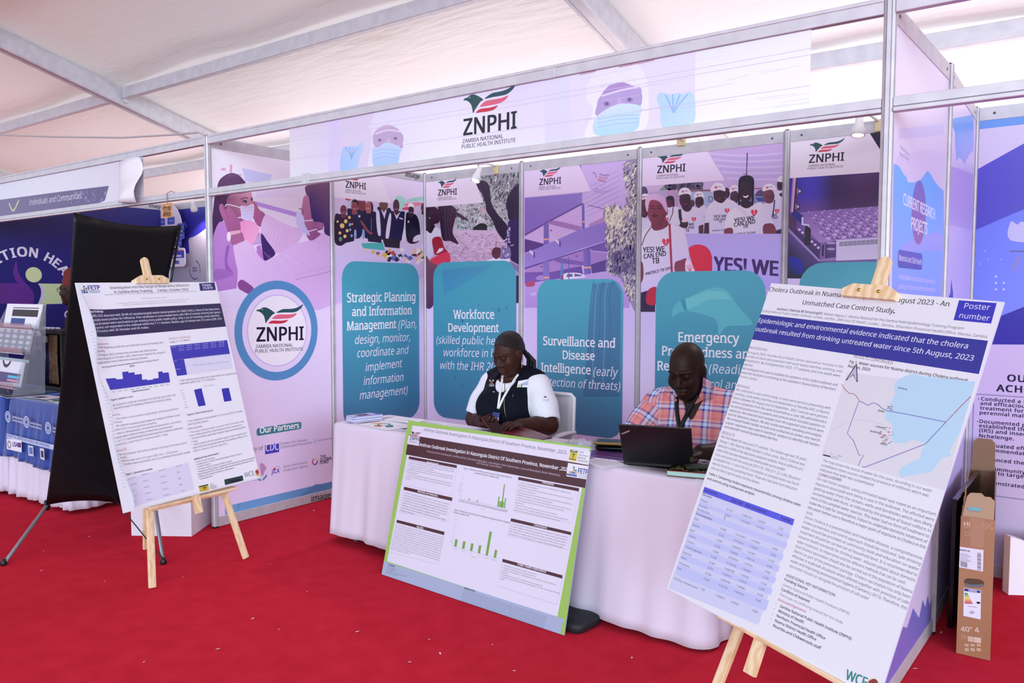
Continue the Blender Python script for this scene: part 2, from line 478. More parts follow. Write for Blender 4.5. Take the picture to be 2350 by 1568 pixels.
    def build(s, name, m, parent=None, frame=None):
        u0, v0, u1, v1 = s.r; V = []
        for (u, v), h in zip(s.v, s.h):
            q = s.O+s.U*u+s.V*v+s.N*h
            if s.warp: q = q+s.warp(u, v)
            V.append(q)
        C = list(s.c); F = list(s.f)
        if s.th > 0 and not s.warp:
            o = len(V); e = s.cv(s.edge)
            for d in (0, -s.th):
                for u, v in ((u0, v0), (u1, v0), (u1, v1), (u0, v1)):
                    V.append(s.O+s.U*u+s.V*v+s.N*d); C.append(e)
            F += [(o+4, o+7, o+6, o+5)]+[(o+4+i, o+4+(i+1) % 4, o+(i+1) % 4, o+i) for i in range(4)]
        me = bpy.data.meshes.new(name); me.from_pydata([tuple(p) for p in V], [], F)
        ca = me.attributes.new('Col', 'FLOAT_COLOR', 'POINT')
        ca.data.foreach_set('color', np.array([(*c, 1) for c in C], dtype=np.float32).ravel())
        me.materials.append(m); me.update()
        o = bpy.data.objects.new(name, me); COL.objects.link(o)
        if parent is not None: o.parent = parent; o.matrix_parent_inverse = chain(parent).inverted()
        return o
# ============================================================ the setting
H = 2.516
ALU = mat('brushed_aluminium', 'cac5cc', rough=0.45, metal=0.25, noise=(14, 'b4afb8', 0.6))
ALUD = mat('aluminium_groove', '5c5868', rough=0.5, metal=0.5)
BLACKP = mat('black_plastic', '101014', rough=0.4)
WHITEP = mat('white_plastic', 'e6e2ea', rough=0.35)
CARPET = mat('red_carpet', 'c4283a', rough=1.0, spec=0.0, noise=(9, 'd02f42', 0.8), bump=(420, 0.55, 0.004))
VINYL = print_mat('printed_vinyl', 0.34, 0.45)
PAPER = print_mat('printed_laminate', 0.3, 0.5)
MATTE = print_mat('printed_paper', 0.6, 0.3)
# floor
b = MB(); b.box((-14, -12, -0.05), (13, 6, 0.0)); tag(b.build('floor', CARPET), kind='structure')
# tent roof: translucent white fabric with fine creases
def roof_mat():
    m = bpy.data.materials.new('tent_fabric'); m.use_nodes = True; nt = m.node_tree; L = nt.links.new
    nt.nodes.remove(nt.nodes['Principled BSDF']); out = nt.nodes['Material Output']
    tc = nt.nodes.new('ShaderNodeTexCoord'); mp = nt.nodes.new('ShaderNodeMapping'); L(tc.outputs['Object'], mp.inputs[0])
    mp.inputs['Scale'].default_value = (1.2, 7, 7); mp.inputs['Rotation'].default_value = (0, 0, 0.25)
    n = nt.nodes.new('ShaderNodeTexNoise'); n.inputs['Scale'].default_value = 2.2; n.inputs['Detail'].default_value = 7; L(mp.outputs[0], n.inputs['Vector'])
    bn = nt.nodes.new('ShaderNodeBump'); bn.inputs['Strength'].default_value = 0.35; bn.inputs['Distance'].default_value = 0.03; L(n.outputs['Fac'], bn.inputs['Height'])
    d = nt.nodes.new('ShaderNodeBsdfDiffuse'); d.inputs[0].default_value = (*lin('efe6ee'), 1); L(bn.outputs[0], d.inputs['Normal'])
    t = nt.nodes.new('ShaderNodeBsdfTranslucent'); t.inputs[0].default_value = (*lin('e8dcc8'), 1)
    g = nt.nodes.new('ShaderNodeBsdfGlossy'); g.inputs['Roughness'].default_value = 0.35; L(bn.outputs[0], g.inputs['Normal'])
    m1 = nt.nodes.new('ShaderNodeMixShader'); m1.inputs[0].default_value = 0.22; L(d.outputs[0], m1.inputs[1]); L(t.outputs[0], m1.inputs[2])
    m2 = nt.nodes.new('ShaderNodeMixShader'); m2.inputs[0].default_value = 0.08; L(m1.outputs[0], m2.inputs[1]); L(g.outputs[0], m2.inputs[2])
    L(m2.outputs[0], out.inputs[0])
    return m
FABRIC = roof_mat()
SLOPE = 0.28
def roof_z(y): return 3.46-SLOPE*(y-1.21)
b = MB(); R = random.Random(4); P = []
for i in range(109):
    x = -14+27*i/108; row = []
    for j in range(53):
        y = -7+12.2*j/52
        z = roof_z(y)+0.13+0.012*math.sin(x*3.1+y*1.3)*math.sin(y*2.3+0.4*x)-0.03*math.sin(math.pi*((y+0.26) % 1.47)/1.47)
        row.append((x, y, z))
    P.append(row)
b.grid(P); tag(b.build('ceiling', FABRIC), kind='structure')
b = MB(); b.box((-14, 5.2, 0), (13, 5.22, roof_z(5.2)+0.13)); tag(b.build('wall_tent_side', FABRIC), kind='structure')
# tent frame: rafters and purlins
n = 0
for x in (-8.58, -3.35, 1.88, 7.11):
    b = MB()
    b.bar((x, 5.2, roof_z(5.2)), (x, -7, roof_z(-7)), 0.11, 0.16, up=(0, 0, 1), bev=0.006)
    for sx in (-1, 1):
        b.bar((x+sx*0.045, 5.2, roof_z(5.2)-0.085), (x+sx*0.045, -7, roof_z(-7)-0.085), 0.02, 0.012, up=(0, 0, 1))
    n += 1; tag(b.build('trim_%d' % n, ALU), kind='structure')
for x0, x1 in ((-13.8, -8.64), (-8.52, -3.41), (-3.29, 1.82), (1.94, 7.05)):
    for y in (-3.2, -1.73, -0.26, 1.21, 2.68, 4.15):
        b = MB(); b.box((x0, y-0.03, roof_z(y)-0.02), (x1, y+0.03, roof_z(y)+0.09), None, 0.004)
        for x in (x0, x1):
            b.box((x-0.03, y-0.02, roof_z(y)-0.06), (x+0.03, y+0.02, roof_z(y)-0.018), None, 0.003)
        n += 1; tag(b.build('trim_%d' % n, ALU), kind='structure')

# booth frame: grooved aluminium posts, rails
def post_mb(b, x, y, z0=0.0, z1=H, r=0.0205):
    pr = []
    for k in range(8):
        a = math.pi/8+k*math.pi/4
        for da, rr in ((-0.30, 1.0), (-0.12, 1.03), (-0.10, 0.72), (0.10, 0.72), (0.12, 1.03), (0.30, 1.0)):
            pr.append((r*rr*math.cos(a+da), r*rr*math.sin(a+da)))
    b.prism(pr, (x, y, z0), (1, 0, 0), (0, 1, 0), (0, 0, 1), z1-z0)
    return b
def post(name, x, y, parent, z1=H):
    b = MB(); post_mb(b, x, y, 0.012, z1); b.cur = 1; b.lathe([(0.018, 0), (0.019, 0.004), (0.019, 0.012), (0.012, 0.013)], Matrix.Translation((x, y, 0)), 12)
    b.lathe([(0.0, 0), (0.014, 0), (0.014, 0.004), (0.008, 0.008)], Matrix.Translation((x, y, z1)), 12)
    return b.build(name, [ALU, BLACKP], parent)
def rail(name, p0, p1, z0, z1, t, parent, studs=True, lip=False):
    b = MB(); d = (Vector(p1)-Vector(p0)).normalized(); a = Vector(p0)+d*0.019; e = Vector(p1)-d*0.019
    if lip:
        b.bar((a.x, a.y, (z0+0.016+z1)/2), (e.x, e.y, (z0+0.016+z1)/2), t, z1-z0-0.018, bev=0.0015)
        b.bar((a.x, a.y, z0+0.0075), (e.x, e.y, z0+0.0075), t+0.006, 0.015, bev=0.002)
        b.cur = 1; b.bar((a.x, a.y, z0+0.0165), (e.x, e.y, z0+0.0165), t-0.006, 0.006, bev=0.0)
    else:
        b.bar((a.x, a.y, (z0+z1)/2), (e.x, e.y, (z0+z1)/2), t, z1-z0, bev=0.0015)
    if studs:
        nrm = d.cross(Vector((0, 0, 1)))
        for q in (a+d*0.07, e-d*0.07):
            for sg in (-1, 1):
                b.cur = 1
                c = q+nrm*sg*(t/2); M = Matrix.Translation((c.x, c.y, (z0+z1)/2)) @ nrm.to_track_quat('Z', 'Y').to_matrix().to_4x4()
                b.lathe([(0.007, -0.001), (0.007, 0.0012), (0.005, 0.002)] if sg > 0 else [(0.005, -0.002), (0.007, -0.0012), (0.007, 0.001)], M, 10)
    return b.build(name, [ALU, ALUD], parent)
XM = 4.0237
TN = [40]
def wall(name, pts, posts=None):
    """white infill boards (the wall) held by grooved posts and rails (its trim)"""
    b = MB()
    for a, c in zip(pts[:-1], pts[1:]):
        d = (Vector((*c, 0))-Vector((*a, 0))).normalized(); b.bar(Vector((*a, H/2))+d*0.021, Vector((*c, H/2))-d*0.021, 0.004, H-0.16, bev=0)
    tag(b.build(name, WHITEP), kind='structure')
    TN[0] += 1; w = empty('trim_%d' % TN[0], (pts[0][0], pts[0][1], 0), kind='structure')
    for p in (pts if posts is None else posts): post('post', p[0], p[1], w)
    for a, c in zip(pts[:-1], pts[1:]):
        rail('rail', (*a, 0), (*c, 0), H-0.072, H-0.003, 0.018, w)
        rail('rail', (*a, 0), (*c, 0), 0.004, 0.07, 0.018, w, studs=False)
    return w
XL = -3.9
frame_left = wall('wall_left', [(0, 0), (0, 1), (0, 2)])
wall('wall_back', [(0, 2), (1, 2), (2, 2), (3, 2), (4, 2)], [(1, 2), (2, 2), (3, 2)])
wall('wall_right', [(4, 0), (XM, 1), (4, 2)])
wall('wall_right_booth', [(4, 2), (5, 2), (6, 2), (7, 2)], [(5, 2), (6, 2), (7, 2)])
frame_fl = wall('wall_left_booth', [(XL, 0), (XL, 1), (XL, 2)])
wall('wall_left_booth_back', [(XL, 2), (-2.93, 2), (-1.95, 2), (-0.98, 2), (0, 2)], [(-2.93, 2), (-1.95, 2), (-0.98, 2)])
fr = empty('trim_40', (2, 0, 0), kind='structure')      # front beams of the three booths
for a, c in ((XL, 0.0), (0.0, 4.0), (4.0, 8.0)):
    rail('beam', (a, 0, 0), (c, 0, 0), H-0.052, H-0.002, 0.03, fr, studs=False, lip=False)
    rail('beam', (a, 0, 0), (c, 0, 0), H-0.379, H-0.329, 0.03, fr, studs=False, lip=True)
    b = MB(); b.box((a+0.02, -0.018, H-0.012), (c-0.02, 0.018, H+0.002), None, 0.002); b.build('beam_lip', ALU, fr)
for x, z in ((2.62, H-0.027), (0.97, H-0.345)):
    b = MB(); b.box((x-0.03, -0.0165, z-0.026), (x+0.03, 0.0165, z+0.026), None, 0.001); b.build('beam_joint', ALU, fr)
# ============================================================ printed wall panels
def crop(ox, oy, sc):
    """coordinates read off an enlarged part of the photograph"""
    def f(*pts):
        r = [(ox+x/sc, oy+y/sc) for x, y in pts]
        return r if len(r) > 1 else r[0]
    return f
LOGO = {
 'bird': [(0,772),(32,814),(92,822),(152,863),(222,870),(292,842),(382,784),(452,718),(392,683),(332,611),(272,530),(224,462),(207,550),(187,633),(147,699),(92,747),(42,769)],
 'w1': [(482,729),(562,787),(662,827),(812,830),(942,846),(1062,893),(1167,958),(1122,864),(1052,795),(962,748),(842,736),(662,737)],
 'w2': [(382,574),(432,636),(502,676),(602,686),(762,683),(892,693),(1002,717),(952,649),(882,605),(782,580),(602,571)],
 'w3': [(292,455),(342,510),(412,529),(562,522),(662,527),(777,540),(722,484),(652,454),(542,445),(412,449)]}
def logo(P, a, b, tc='1c1228', fade=0.0, uv=False, k=0.79):
    """green bird with red feathers over the letters ZNPHI; a-b: baseline of the letters"""
    A = np.array(a if uv else P.uv(*a)); B = np.array(b if uv else P.uv(*b)); X = (B-A); L = np.linalg.norm(X); X /= L
    Y = np.array((-X[1], X[0])); S = L/1185.0
    f = lambda q: [tuple(A+X*(x*S)+Y*(y*S*k)) for x, y in q]
    def mix(c):
        l = lin(c); w = lin('e0d4ea'); return tuple(l[i]+(w[i]-l[i])*fade for i in range(3))
    for n, c, c2 in (('bird', '1f4a4a', '3a4a58'), ('w1', '1d5450', '264a58'), ('w2', 'e06a84', 'd95c78'), ('w3', 'cf2a4a', 'c02844')):
        q = spline(f(LOGO[n]), 3); P.poly(q, mix(c), uv=True, c2=mix(c2), g=(f([(0, 800)])[0], f([(900, 500)])[0]))
    P.ellipse(*f([(148, 818)])[0], 14*S, 9*S, mix('c8d4dc'), uv=True)
    P.text('ZNPHI', A+X*12*S, A+X*(L-12*S), mix(tc), size=355*S*k, uv=True, bold=0.026)
    P.text('ZAMBIA NATIONAL', A+X*(-13*S)-Y*(172*S*k), A+X*(897*S)-Y*(172*S*k), mix(tc), size=88*S*k, uv=True, bold=0.014)
    P.text('PUBLIC HEALTH INSTITUTE', A+X*(-30*S)-Y*(290*S*k), A+X*(1160*S)-Y*(290*S*k), mix(tc), size=88*S*k, uv=True, bold=0.014)
def wallprint(O, U, base, u0=0.022, u1=0.978, **kw):
    return Print(O, U, (0, 0, 1), (u0, 0.065, u1, H-0.07), base, thick=0.003, gain=1.16, **kw)
def finish(P, label, name='printed_banner', m=None, group='printed wall panels of the booths', cat='panel'):
    return tag(P.build(name, m or VINYL), label, cat, group)
TEAL0, TEAL1 = '4aa2b6', '3f7298'
def tealbox(P, u0, u1, v0, v1, r=0.13):
    P.rrect(u0, v0, u1, v1, r, TEAL0, c2=TEAL1, g=((u0, v1), (u0, v0)))
WT = 'ece2f2'
def serif(P, t, a, b, **kw): P.text(t, a, b, WT, fkey='noto', bold=0.016, serif=True, **kw)
def ital(P, t, a, b, **kw): P.text(t, a, b, 'e2daee', fkey='noto', ital=0.2, **kw)

# --- side panel with a nurse fitting a child's mask
P = wallprint((0.006, 0, 0), (0, 1, 0), 'd6c2e8'); c = crop(480, 360, 4.61)
r = P.r; P.gridpatch([(r[0], r[3]), (r[2], r[3]), (r[2], r[1]), (r[0], r[1])], [['e6def2', 'e2d6ee'], ['e0d2ee', 'dccaec'], ['ddccee', 'dccaee'], ['dccaee', 'dccaee']], uv=True)
P.poly(c((350,120),(660,190),(640,290),(380,262)), 'c4c4ea'); P.poly(c((222,80),(245,86),(240,172),(218,166)), 'd898b8'); P.blob(c((130,118),(175,122),(172,145),(128,140)), 'e0a0c0')
P.poly(c((490,300),(1010,290),(980,420),(500,430)), 'e2d8ee', c2='d6c6e8', g=c((500,300),(500,430)))
P.poly(c((485,470),(930,590),(920,637),(480,512)), 'b68ed8')
P.blob(c((92,330),(58,430),(36,640),(30,860),(80,830),(140,700),(190,520),(250,330)), '4c2756', '3a1c4e', c((100,330),(60,800)))
P.blob(c((85,330),(108,250),(170,195),(240,172),(310,192),(360,240),(388,285),(395,380),(250,420),(150,470),(95,400)), '54305c')
for q in range(9): P.line(c((100+q*26,330-q*6),(150+q*22,235-q*3),(215+q*16,185)), 0.003, '7d5a80', smooth=3)
P.blob(c((200,420),(255,395),(350,388),(440,372),(456,440),(462,520),(440,640),(400,700),(330,690),(240,590),(185,500)), 'd096ae', '84446f', c((440,400),(250,640)))
P.blob(c((352,472),(380,458),(402,474),(378,490)), '38183a'); P.ellipse(*c((372,481)), 1.2, 1, 'e8d8e8'); P.line(c((335,452),(380,432),(410,440)), 0.006, '6a3456', smooth=3)
P.blob(c((440,430),(456,436),(462,460),(446,470)), '5a2a50')
P.blob(c((62,780),(112,690),(180,700),(300,760),(335,700),(440,740),(520,790),(560,910),(450,950),(580,1090),(500,1400),(90,1420),(45,1290),(40,900)), 'b986cc', 'ac74c0', c((100,700),(300,1400)))
P.blob(c((180,960),(215,950),(190,1120),(260,1240),(200,1250),(165,1130)), '8f5cae'); P.blob(c((60,1200),(150,1190),(260,1235),(160,1290),(60,1300)), '9a66b6')
P.blob(c((318,700),(400,668),(480,680),(532,740),(512,830),(440,948),(380,880),(330,790)), 'f58fc6', 'f2a8cc', c((330,700),(500,850)))
P.line(c((440,665),(490,690),(530,745)), 0.012, 'e8def2', smooth=3)
P.poly(c((440,948),(560,905),(548,790)), 'c79fd2'); P.poly(c((500,950),(545,930),(578,1085),(510,1030)), 'b878c4')
P.blob(c((465,470),(500,500),(530,560),(592,612),(545,740),(480,680),(452,560)), 'b4668f', '9a5086', c((470,480),(560,700)))
P.blob(c((545,742),(598,612),(700,660),(880,742),(1000,770),(920,930),(760,1015),(690,1005),(640,940),(570,840)), 'd9b8de', 'd2abd8', c((600,650),(760,1000)))
for q in range(7): P.line(c((660+q*30,690+q*14),(620+q*34,800+q*18),(600+q*36,860+q*20)), 0.003, 'c196ca', smooth=2)
P.blob(c((548,815),(620,900),(692,1000),(690,1045),(610,1096),(575,1080)), '3b2163')
P.blob(c((255,965),(275,905),(360,868),(470,950),(520,1040),(600,1102),(690,1060),(770,1010),(890,930),(1060,885),(1180,820),(1330,800),(1330,1560),(400,1560),(300,1200)), 'dcbce4', 'd0a8dc', c((400,900),(900,1500)))
for q in range(16): P.line(c((330+q*42,1010+(q%3)*30),(420+q*52,1200),(480+q*60,1330)), 0.002, 'c9a0d6', smooth=2)
for q in range(22):
    P.ellipse(*c((920+q*17,1298-q*4)), 1.3, 0.8, '8a62a4'); P.ellipse(*c((915+q*17,1246-q*4)), 0.8, 0.6, 'a47cb8')
for q in range(10): P.ellipse(*c((1150+(q%2)*12,890+q*12)), 0.9, 0.6, 'a884bc')
P.blob(c((330,520),(400,522),(466,498),(476,560),(450,668),(350,660),(336,590)), 'dcd4f6', 'cbc2ec', c((400,510),(400,660)))
for y in (545, 575, 605): P.line(c((345,y),(465,y-10)), 0.003, 'b8b0e4')
P.line(c((335,540),(250,515),(185,505),(170,530)), 0.006, 'efe8fa', smooth=3); P.line(c((350,640),(300,645)), 0.006, 'e8e0f4')
P.blob(c((105,520),(140,498),(178,565),(190,505),(230,540),(300,640),(326,700),(322,800),(210,805),(165,700),(120,600)), 'b06894', '9a5488', c((120,520),(300,780)))
P.line(c((140,520),(180,600),(200,660)), 0.004, '8a4678', smooth=2)
P.blob(c((208,800),(330,788),(372,880),(330,905),(248,935),(225,880)), 'a5628f')
P.poly(c((215,790),(325,774),(332,805),(225,832)), 'd9aabc'); P.ellipse(*c((207,845)), 4.6, 11, 'e9e2f6')
P.blob(c((1020,312),(1150,285),(1330,262),(1330,800),(1250,830),(1215,790),(1210,720),(1110,690),(1065,580),(1060,480),(1030,400)), '6f4468', '3b1f64', c((1150,300),(1150,480)))
P.blob(c((1002,420),(1050,420),(1072,560),(1095,680),(1160,690),(1212,710),(1200,765),(1140,790),(1180,820),(1070,888),(1005,760),(975,610),(985,500)), 'bb7a9e', '8e4c80', c((1000,430),(1120,800)))
P.line(c((950,545),(985,560),(1000,600)), 0.006, '6a3a5e'); P.blob(c((1150,700),(1205,705),(1200,750),(1165,755)), 'a0608c')
P.blob(c((935,568),(1000,640),(1012,720),(1062,810),(1050,832),(965,770),(918,690)), 'd2caf0', 'bcb4e4', c((935,580),(1040,800)))
P.line(c((1012,678),(1095,670)), 0.006, 'ece4f6'); P.line(c((1050,790),(1140,765)), 0.006, 'ece4f6')
P.blob(c((300,1350),(340,1300),(400,1330),(470,1390),(445,1430),(400,1450),(340,1430)), '84498a'); P.poly(c((85,1425),(300,1392),(440,1470),(430,1600),(120,1600)), 'dccbee')
cu, cv_ = P.uv(638, 759); R0 = (P.uv(638, 645)[1]-P.uv(638, 874)[1])/2
P.ellipse(cu, cv_, R0*0.99, R0*0.99, 'dccbee', n=48, uv=True); P.ring(cu, cv_, R0*0.83, R0, '5488bb', n=56); P.ring(cu, cv_, R0*0.70, R0*0.72, 'c0aede', n=48); P.ellipse(cu, cv_, R0*0.70, R0*0.70, 'e7e0f6', n=48, uv=True)
logo(P, (588, 784), (697, 780))
c = crop(560, 950, 6.82)
def pbox(P, q, rad, col):
    A = [np.array(P.uv(*p)) for p in q]; P.rrect(A[0][0], (A[2][1]+A[3][1])/2, A[1][0], (A[0][1]+A[1][1])/2, rad, col)
pbox(P, c((195,225),(898,125),(898,240),(200,345)), 0.018, '3a7a8c'); P.text('Our Partners', *c((250,306),(862,220)), 'f0ecf6', bold=0.03)
P.text('courtesy of', *c((-100,596),(297,566)), '33303c'); pbox(P, c((328,490),(548,458),(548,600),(328,635)), 0.001, '4742b6'); P.text('CDC', *c((340,588),(540,560)), 'e9e6f6', fkey='noto', bold=0.01, serif=True, hs=1.25)
P.text('Centers for Disease', *c((568,490),(988,426)), '4a4460'); P.text('Control and Prevention', *c((568,545),(1068,467)), '4a4460')
g0 = P.uv(*c((1122,430))); P.ring(*g0, 0.012, 0.0145, '6aa0d0', n=20); P.line([(g0[0]-.012, g0[1]), (g0[0]+.012, g0[1])], 0.0015, '6aa0d0', uv=True); P.ring(*g0, 0.005, 0.0065, '88b0dc', n=14)
P.text('WORLD BANK GROUP', *c((1165,430),(1402,388)), '2c3048', bold=0.012)
P.text('jICA', *c((430,940),(552,920)), '2438a0', bold=0.03, hs=1.2); g0 = P.uv(*c((475,862))); P.ellipse(*g0, 0.008, 0.008, 'b82a40', uv=True)
g0 = P.uv(*c((525,870))); P.ring(*g0, 0.021, 0.0235, '6a74a8', -30, 150, 20)
P.text('Japan International', *c((612,845),(985,775)), '463f58'); P.text('Cooperation Agency', *c((612,905),(1003,830)), '463f58')
g0 = P.uv(*c((1110,748))); P.ring(*g0, 0.017, 0.026, 'c02848', 110, 230, 14); P.ring(*g0, 0.017, 0.026, 'd8c49a', 10, 100, 14); P.ring(*g0, 0.017, 0.026, '2a2a80', 240, 370, 14)
for t, a, b_ in (('THE', (1192,695), (1280,683)), ('GLOBAL', (1190,745), (1380,713)), ('FUND', (1192,792), (1322,768))): P.text(t, *c(a, b_), '181424', bold=0.03)
P.blob(c((250,790),(290,775),(350,845),(322,900),(300,968),(272,960),(255,880)), 'b98cb8'); P.blob(c((200,1012),(245,1015),(272,1040),(240,1052)), '5a90a8'); P.blob(c((352,948),(356,985),(305,1040),(284,1032)), '5a90a8')
P.text("Safeguarding Africa's Health", *c((-175,1120),(198,1036)), '7a6490')
c = crop(440, 1080, 6.528)
P.poly(c((497,540),(2125,160),(2125,280),(497,670)), '6c9fd2', c2='5688b4', g=c((500,600),(2100,220))); P.poly(c((690,500),(740,490),(690,620)), '5f90c0'); P.poly(c((1560,420),(1850,210),(1930,205),(2080,290)), '5080ac')
finish(P, 'printed side panel of a nurse masking a girl above a blue ring logo')

# --- side panel: Strategic Planning
P = wallprint((0.006, 1, 0), (0, 1, 0), 'd8c6e8'); c = crop(720, 360, 7.833)
r = P.r; P.gridpatch([(r[0], r[3]), (r[2], r[3]), (r[2], r[1]), (r[0], r[1])], [['e4d8ec', 'e0d0ea'], ['dccaea', 'dac6ea'], ['dac8ee', 'dac8ee'], ['dac8ee', 'dac8ee']], uv=True)
P.poly(c((355,700),(1980,850),(1985,1567),(380,1567)), 'd6c4e2')
P.poly(c((565,745),(800,770),(800,980),(640,1000)), 'c8c0d8'); P.poly(c((565,745),(680,770),(640,790),(575,775)), 'b83850'); P.poly(c((790,785),(935,800),(935,1000),(800,1000)), '8c3c42')
for q in range(5): P.line(c((810+q*26,790),(812+q*26,960)), 0.006, '6a2832')
P.blob(c((1460,745),(1560,700),(1655,790),(1590,915),(1540,965)), 'a5d8ca'); P.blob(c((1655,805),(1760,745),(1990,718),(1990,780),(1720,812)), '9fd0c2'); P.blob(c((1635,885),(1690,832),(1945,822),(1880,885)), 'e08494'); P.blob(c((1588,948),(1640,906),(1840,898),(1700,952)), 'd24e6a')
def man(cx, cy, rx, ry, skin, body, cloth, vest=None):
    P.blob(c(*body), cloth); P.blob(c((cx-rx*.5,cy+ry*.5),(cx+rx*.5,cy+ry*.5),(cx+rx*.7,cy+ry*1.5),(cx-rx*.7,cy+ry*1.5)), skin)
    P.ellipse(*c((cx, cy)), rx/7.833, ry/7.833, skin, n=16)
    for q in (-.38, .32): P.line(c((cx+rx*(q-.18),cy-ry*.08),(cx+rx*(q+.18),cy-ry*.1)), .0028, '1c0c14')
    P.line(c((cx-rx*.45,cy+ry*.45),(cx,cy+ry*.58),(cx+rx*.4,cy+ry*.42)), 0.003, 'd8b8c0', smooth=2)
man(1970, 910, 45, 80, '5a3444', ((1880,1050),(1990,1000),(1995,1360),(1900,1360)), 'cdc8e6')
man(735, 890, 64, 92, '8c4652', ((598,970),(690,935),(800,950),(870,1010),(860,1420),(690,1420)), '1d1742'); P.blob(c((662,840),(720,762),(795,800),(805,900),(770,830),(700,815)), '241420'); P.poly(c((800,1050),(838,1050),(836,1090),(802,1090)), 'd8d4ea')
man(985, 885, 56, 82, 'a55e64', ((860,1010),(950,955),(1060,975),(1135,1050),(1160,1480),(960,1500),(880,1300)), '17123c'); P.blob(c((1015,800),(1060,850),(1068,955),(1030,975),(1035,880)), '241420'); P.blob(c((838,1165),(880,1170),(990,1330),(1060,1360),(1030,1400),(940,1330)), '8f4650'); P.line(c((1035,1100),(1035,1330)), 0.004, '9a98b8')
P.blob(c((1185,825),(1322,825),(1325,920),(1282,992),(1232,982),(1190,912)), '6c4239'); P.blob(c((1140,950),(1200,920),(1270,1080),(1325,930),(1392,965),(1385,1300),(1345,1490),(1180,1490)), '1a1440'); P.blob(c((1132,960),(1180,1010),(1205,1400),(1150,1385),(1122,1110)), 'dcd4f0'); P.poly(c((1205,945),(1262,1000),(1300,940),(1275,1120)), 'd4cce6')
man(1482, 880, 58, 118, '4b2a3a', ((1365,1015),(1440,980),(1570,980),(1645,1030),(1645,1460),(1345,1475)), '181444'); P.poly(c((1440,990),(1485,1060),(1560,985),(1490,1130)), 'dcd6ee'); P.blob(c((1368,1010),(1392,1100),(1345,1465),(1292,1455),(1318,1200)), 'e0d9f2'); P.blob(c((1640,1015),(1692,1100),(1682,1300),(1642,1495),(1580,1505),(1622,1250)), 'e0d9f2'); P.poly(c((1535,1085),(1605,1110),(1603,1135),(1540,1112)), 'd0cce8')
man(1750, 960, 50, 78, '3b2232', ((1655,1045),(1740,1015),(1850,1060),(1905,1250),(1890,1520),(1680,1520)), '14102e'); P.blob(c((1690,900),(1705,845),(1755,828),(1800,870),(1815,915),(1750,895)), 'ece6f4'); P.poly(c((1688,1148),(1715,1148),(1715,1186),(1690,1186)), 'c8c8dc'); P.blob(c((1800,1450),(1880,1400),(1935,1420),(1900,1500),(1790,1530)), 'e0daf0')
man(535, 955, 60, 88, '6d3249', ((380,1065),(470,1030),(600,1050),(695,1120),(725,1500),(560,1590),(380,1540)), '2b1132')
for x, y, q in ((430,1165,20),(575,1160,34),(510,1240,42),(640,1090,26),(600,1330,28),(560,1430,30),(470,1370,26),(690,1210,16)): P.ellipse(*c((x, y)), q/7.8, q*1.1/7.8, 'e3c676', n=9)
for x, y, q in ((650,1220,22),(655,1310,18),(480,1480,30),(680,1420,20)): P.ellipse(*c((x, y)), q/7.8, q*1.4/7.8, '7ab0c0' if q < 25 else '5a9a7a', n=9)
c4 = crop(750, 360, 2.53)
P.poly(c4((48,545),(110,500),(250,470),(570,520),(570,700),(48,860)), 'dacdee', c2='cdb4e4', g=c4((300,480),(300,700)))
P.poly(c4((200,502),(325,498),(338,545),(210,530)), '4cb2b0'); P.poly(c4((322,474),(427,478),(422,532),(338,524)), '211a2c'); P.poly(c4((232,455),(315,460),(318,500),(240,492)), '1a1838')
P.scatter(46, c4((200,530),(560,540),(566,625),(330,590)), ['e8e2f4', 'e0905a', 'd8b84a', 'c04a5a', '5a70b0', '2a2a48', 'e8c0a0', 'f0e8f4'], 0.03, 5, 1.6, 0.2)
for x in (165, 213): P.ellipse(*c4((x, 450)), 3, 12, '8aa4d8', n=10)
P.poly(c((350,340),(1190,330),(1392,832),(352,725)), 'e6dcee')
logo(P, *c((572,552),(940,590)))
u0, v1 = P.uv(785, 700)[0], P.uv(870, 602)[1]; u1 = P.uv(962, 800)[0]; TV0 = P.uv(870, 972)[1]
tealbox(P, u0, u1, TV0, v1)
P.scatter(26, c4((110,700),(530,720),(520,1300),(110,1400)), ['3f90ac', '478fb0'], 0.012, 3, 1.3)
serif(P, 'Strategic Planning', *c4((118,845),(513,836)), hs=1.12); serif(P, 'and Information', *c4((146,925),(493,914)), hs=1.12); serif(P, 'Management', *c4((116,1008),(402,994)), hs=1.12)
for t, a, b_ in (('(Plan,', (415,1000), (520,992)), ('design, monitor,', (163,1088), (483,1068)), ('coordinate and', (176,1165), (475,1143)), ('implement', (225,1247), (437,1220)), ('information', (213,1327), (445,1300)), ('management)', (190,1410), (468,1376))): ital(P, t, *c4(a, b_), hs=1.15)
finish(P, 'printed side panel reading Strategic Planning below a group in dark vests behind a table')
# lettering of the stand builder on the rails
S = Print((0.0112, 0, 0), (0, 1, 0), (0, 0, 1), (0.3, 0, 2, H), None, thick=0); c = crop(440, 1080, 6.528)
S.text('image', *c((1790,470),(2082,408)), '1c1420', fkey='noto', bold=0.01, serif=True); S.text('image', *crop(720, 360, 7.833)((1650,348),(1905,398)), '2c2820', fkey='noto', bold=0.01, serif=True)
S.build('lettering', MATTE, frame_left)

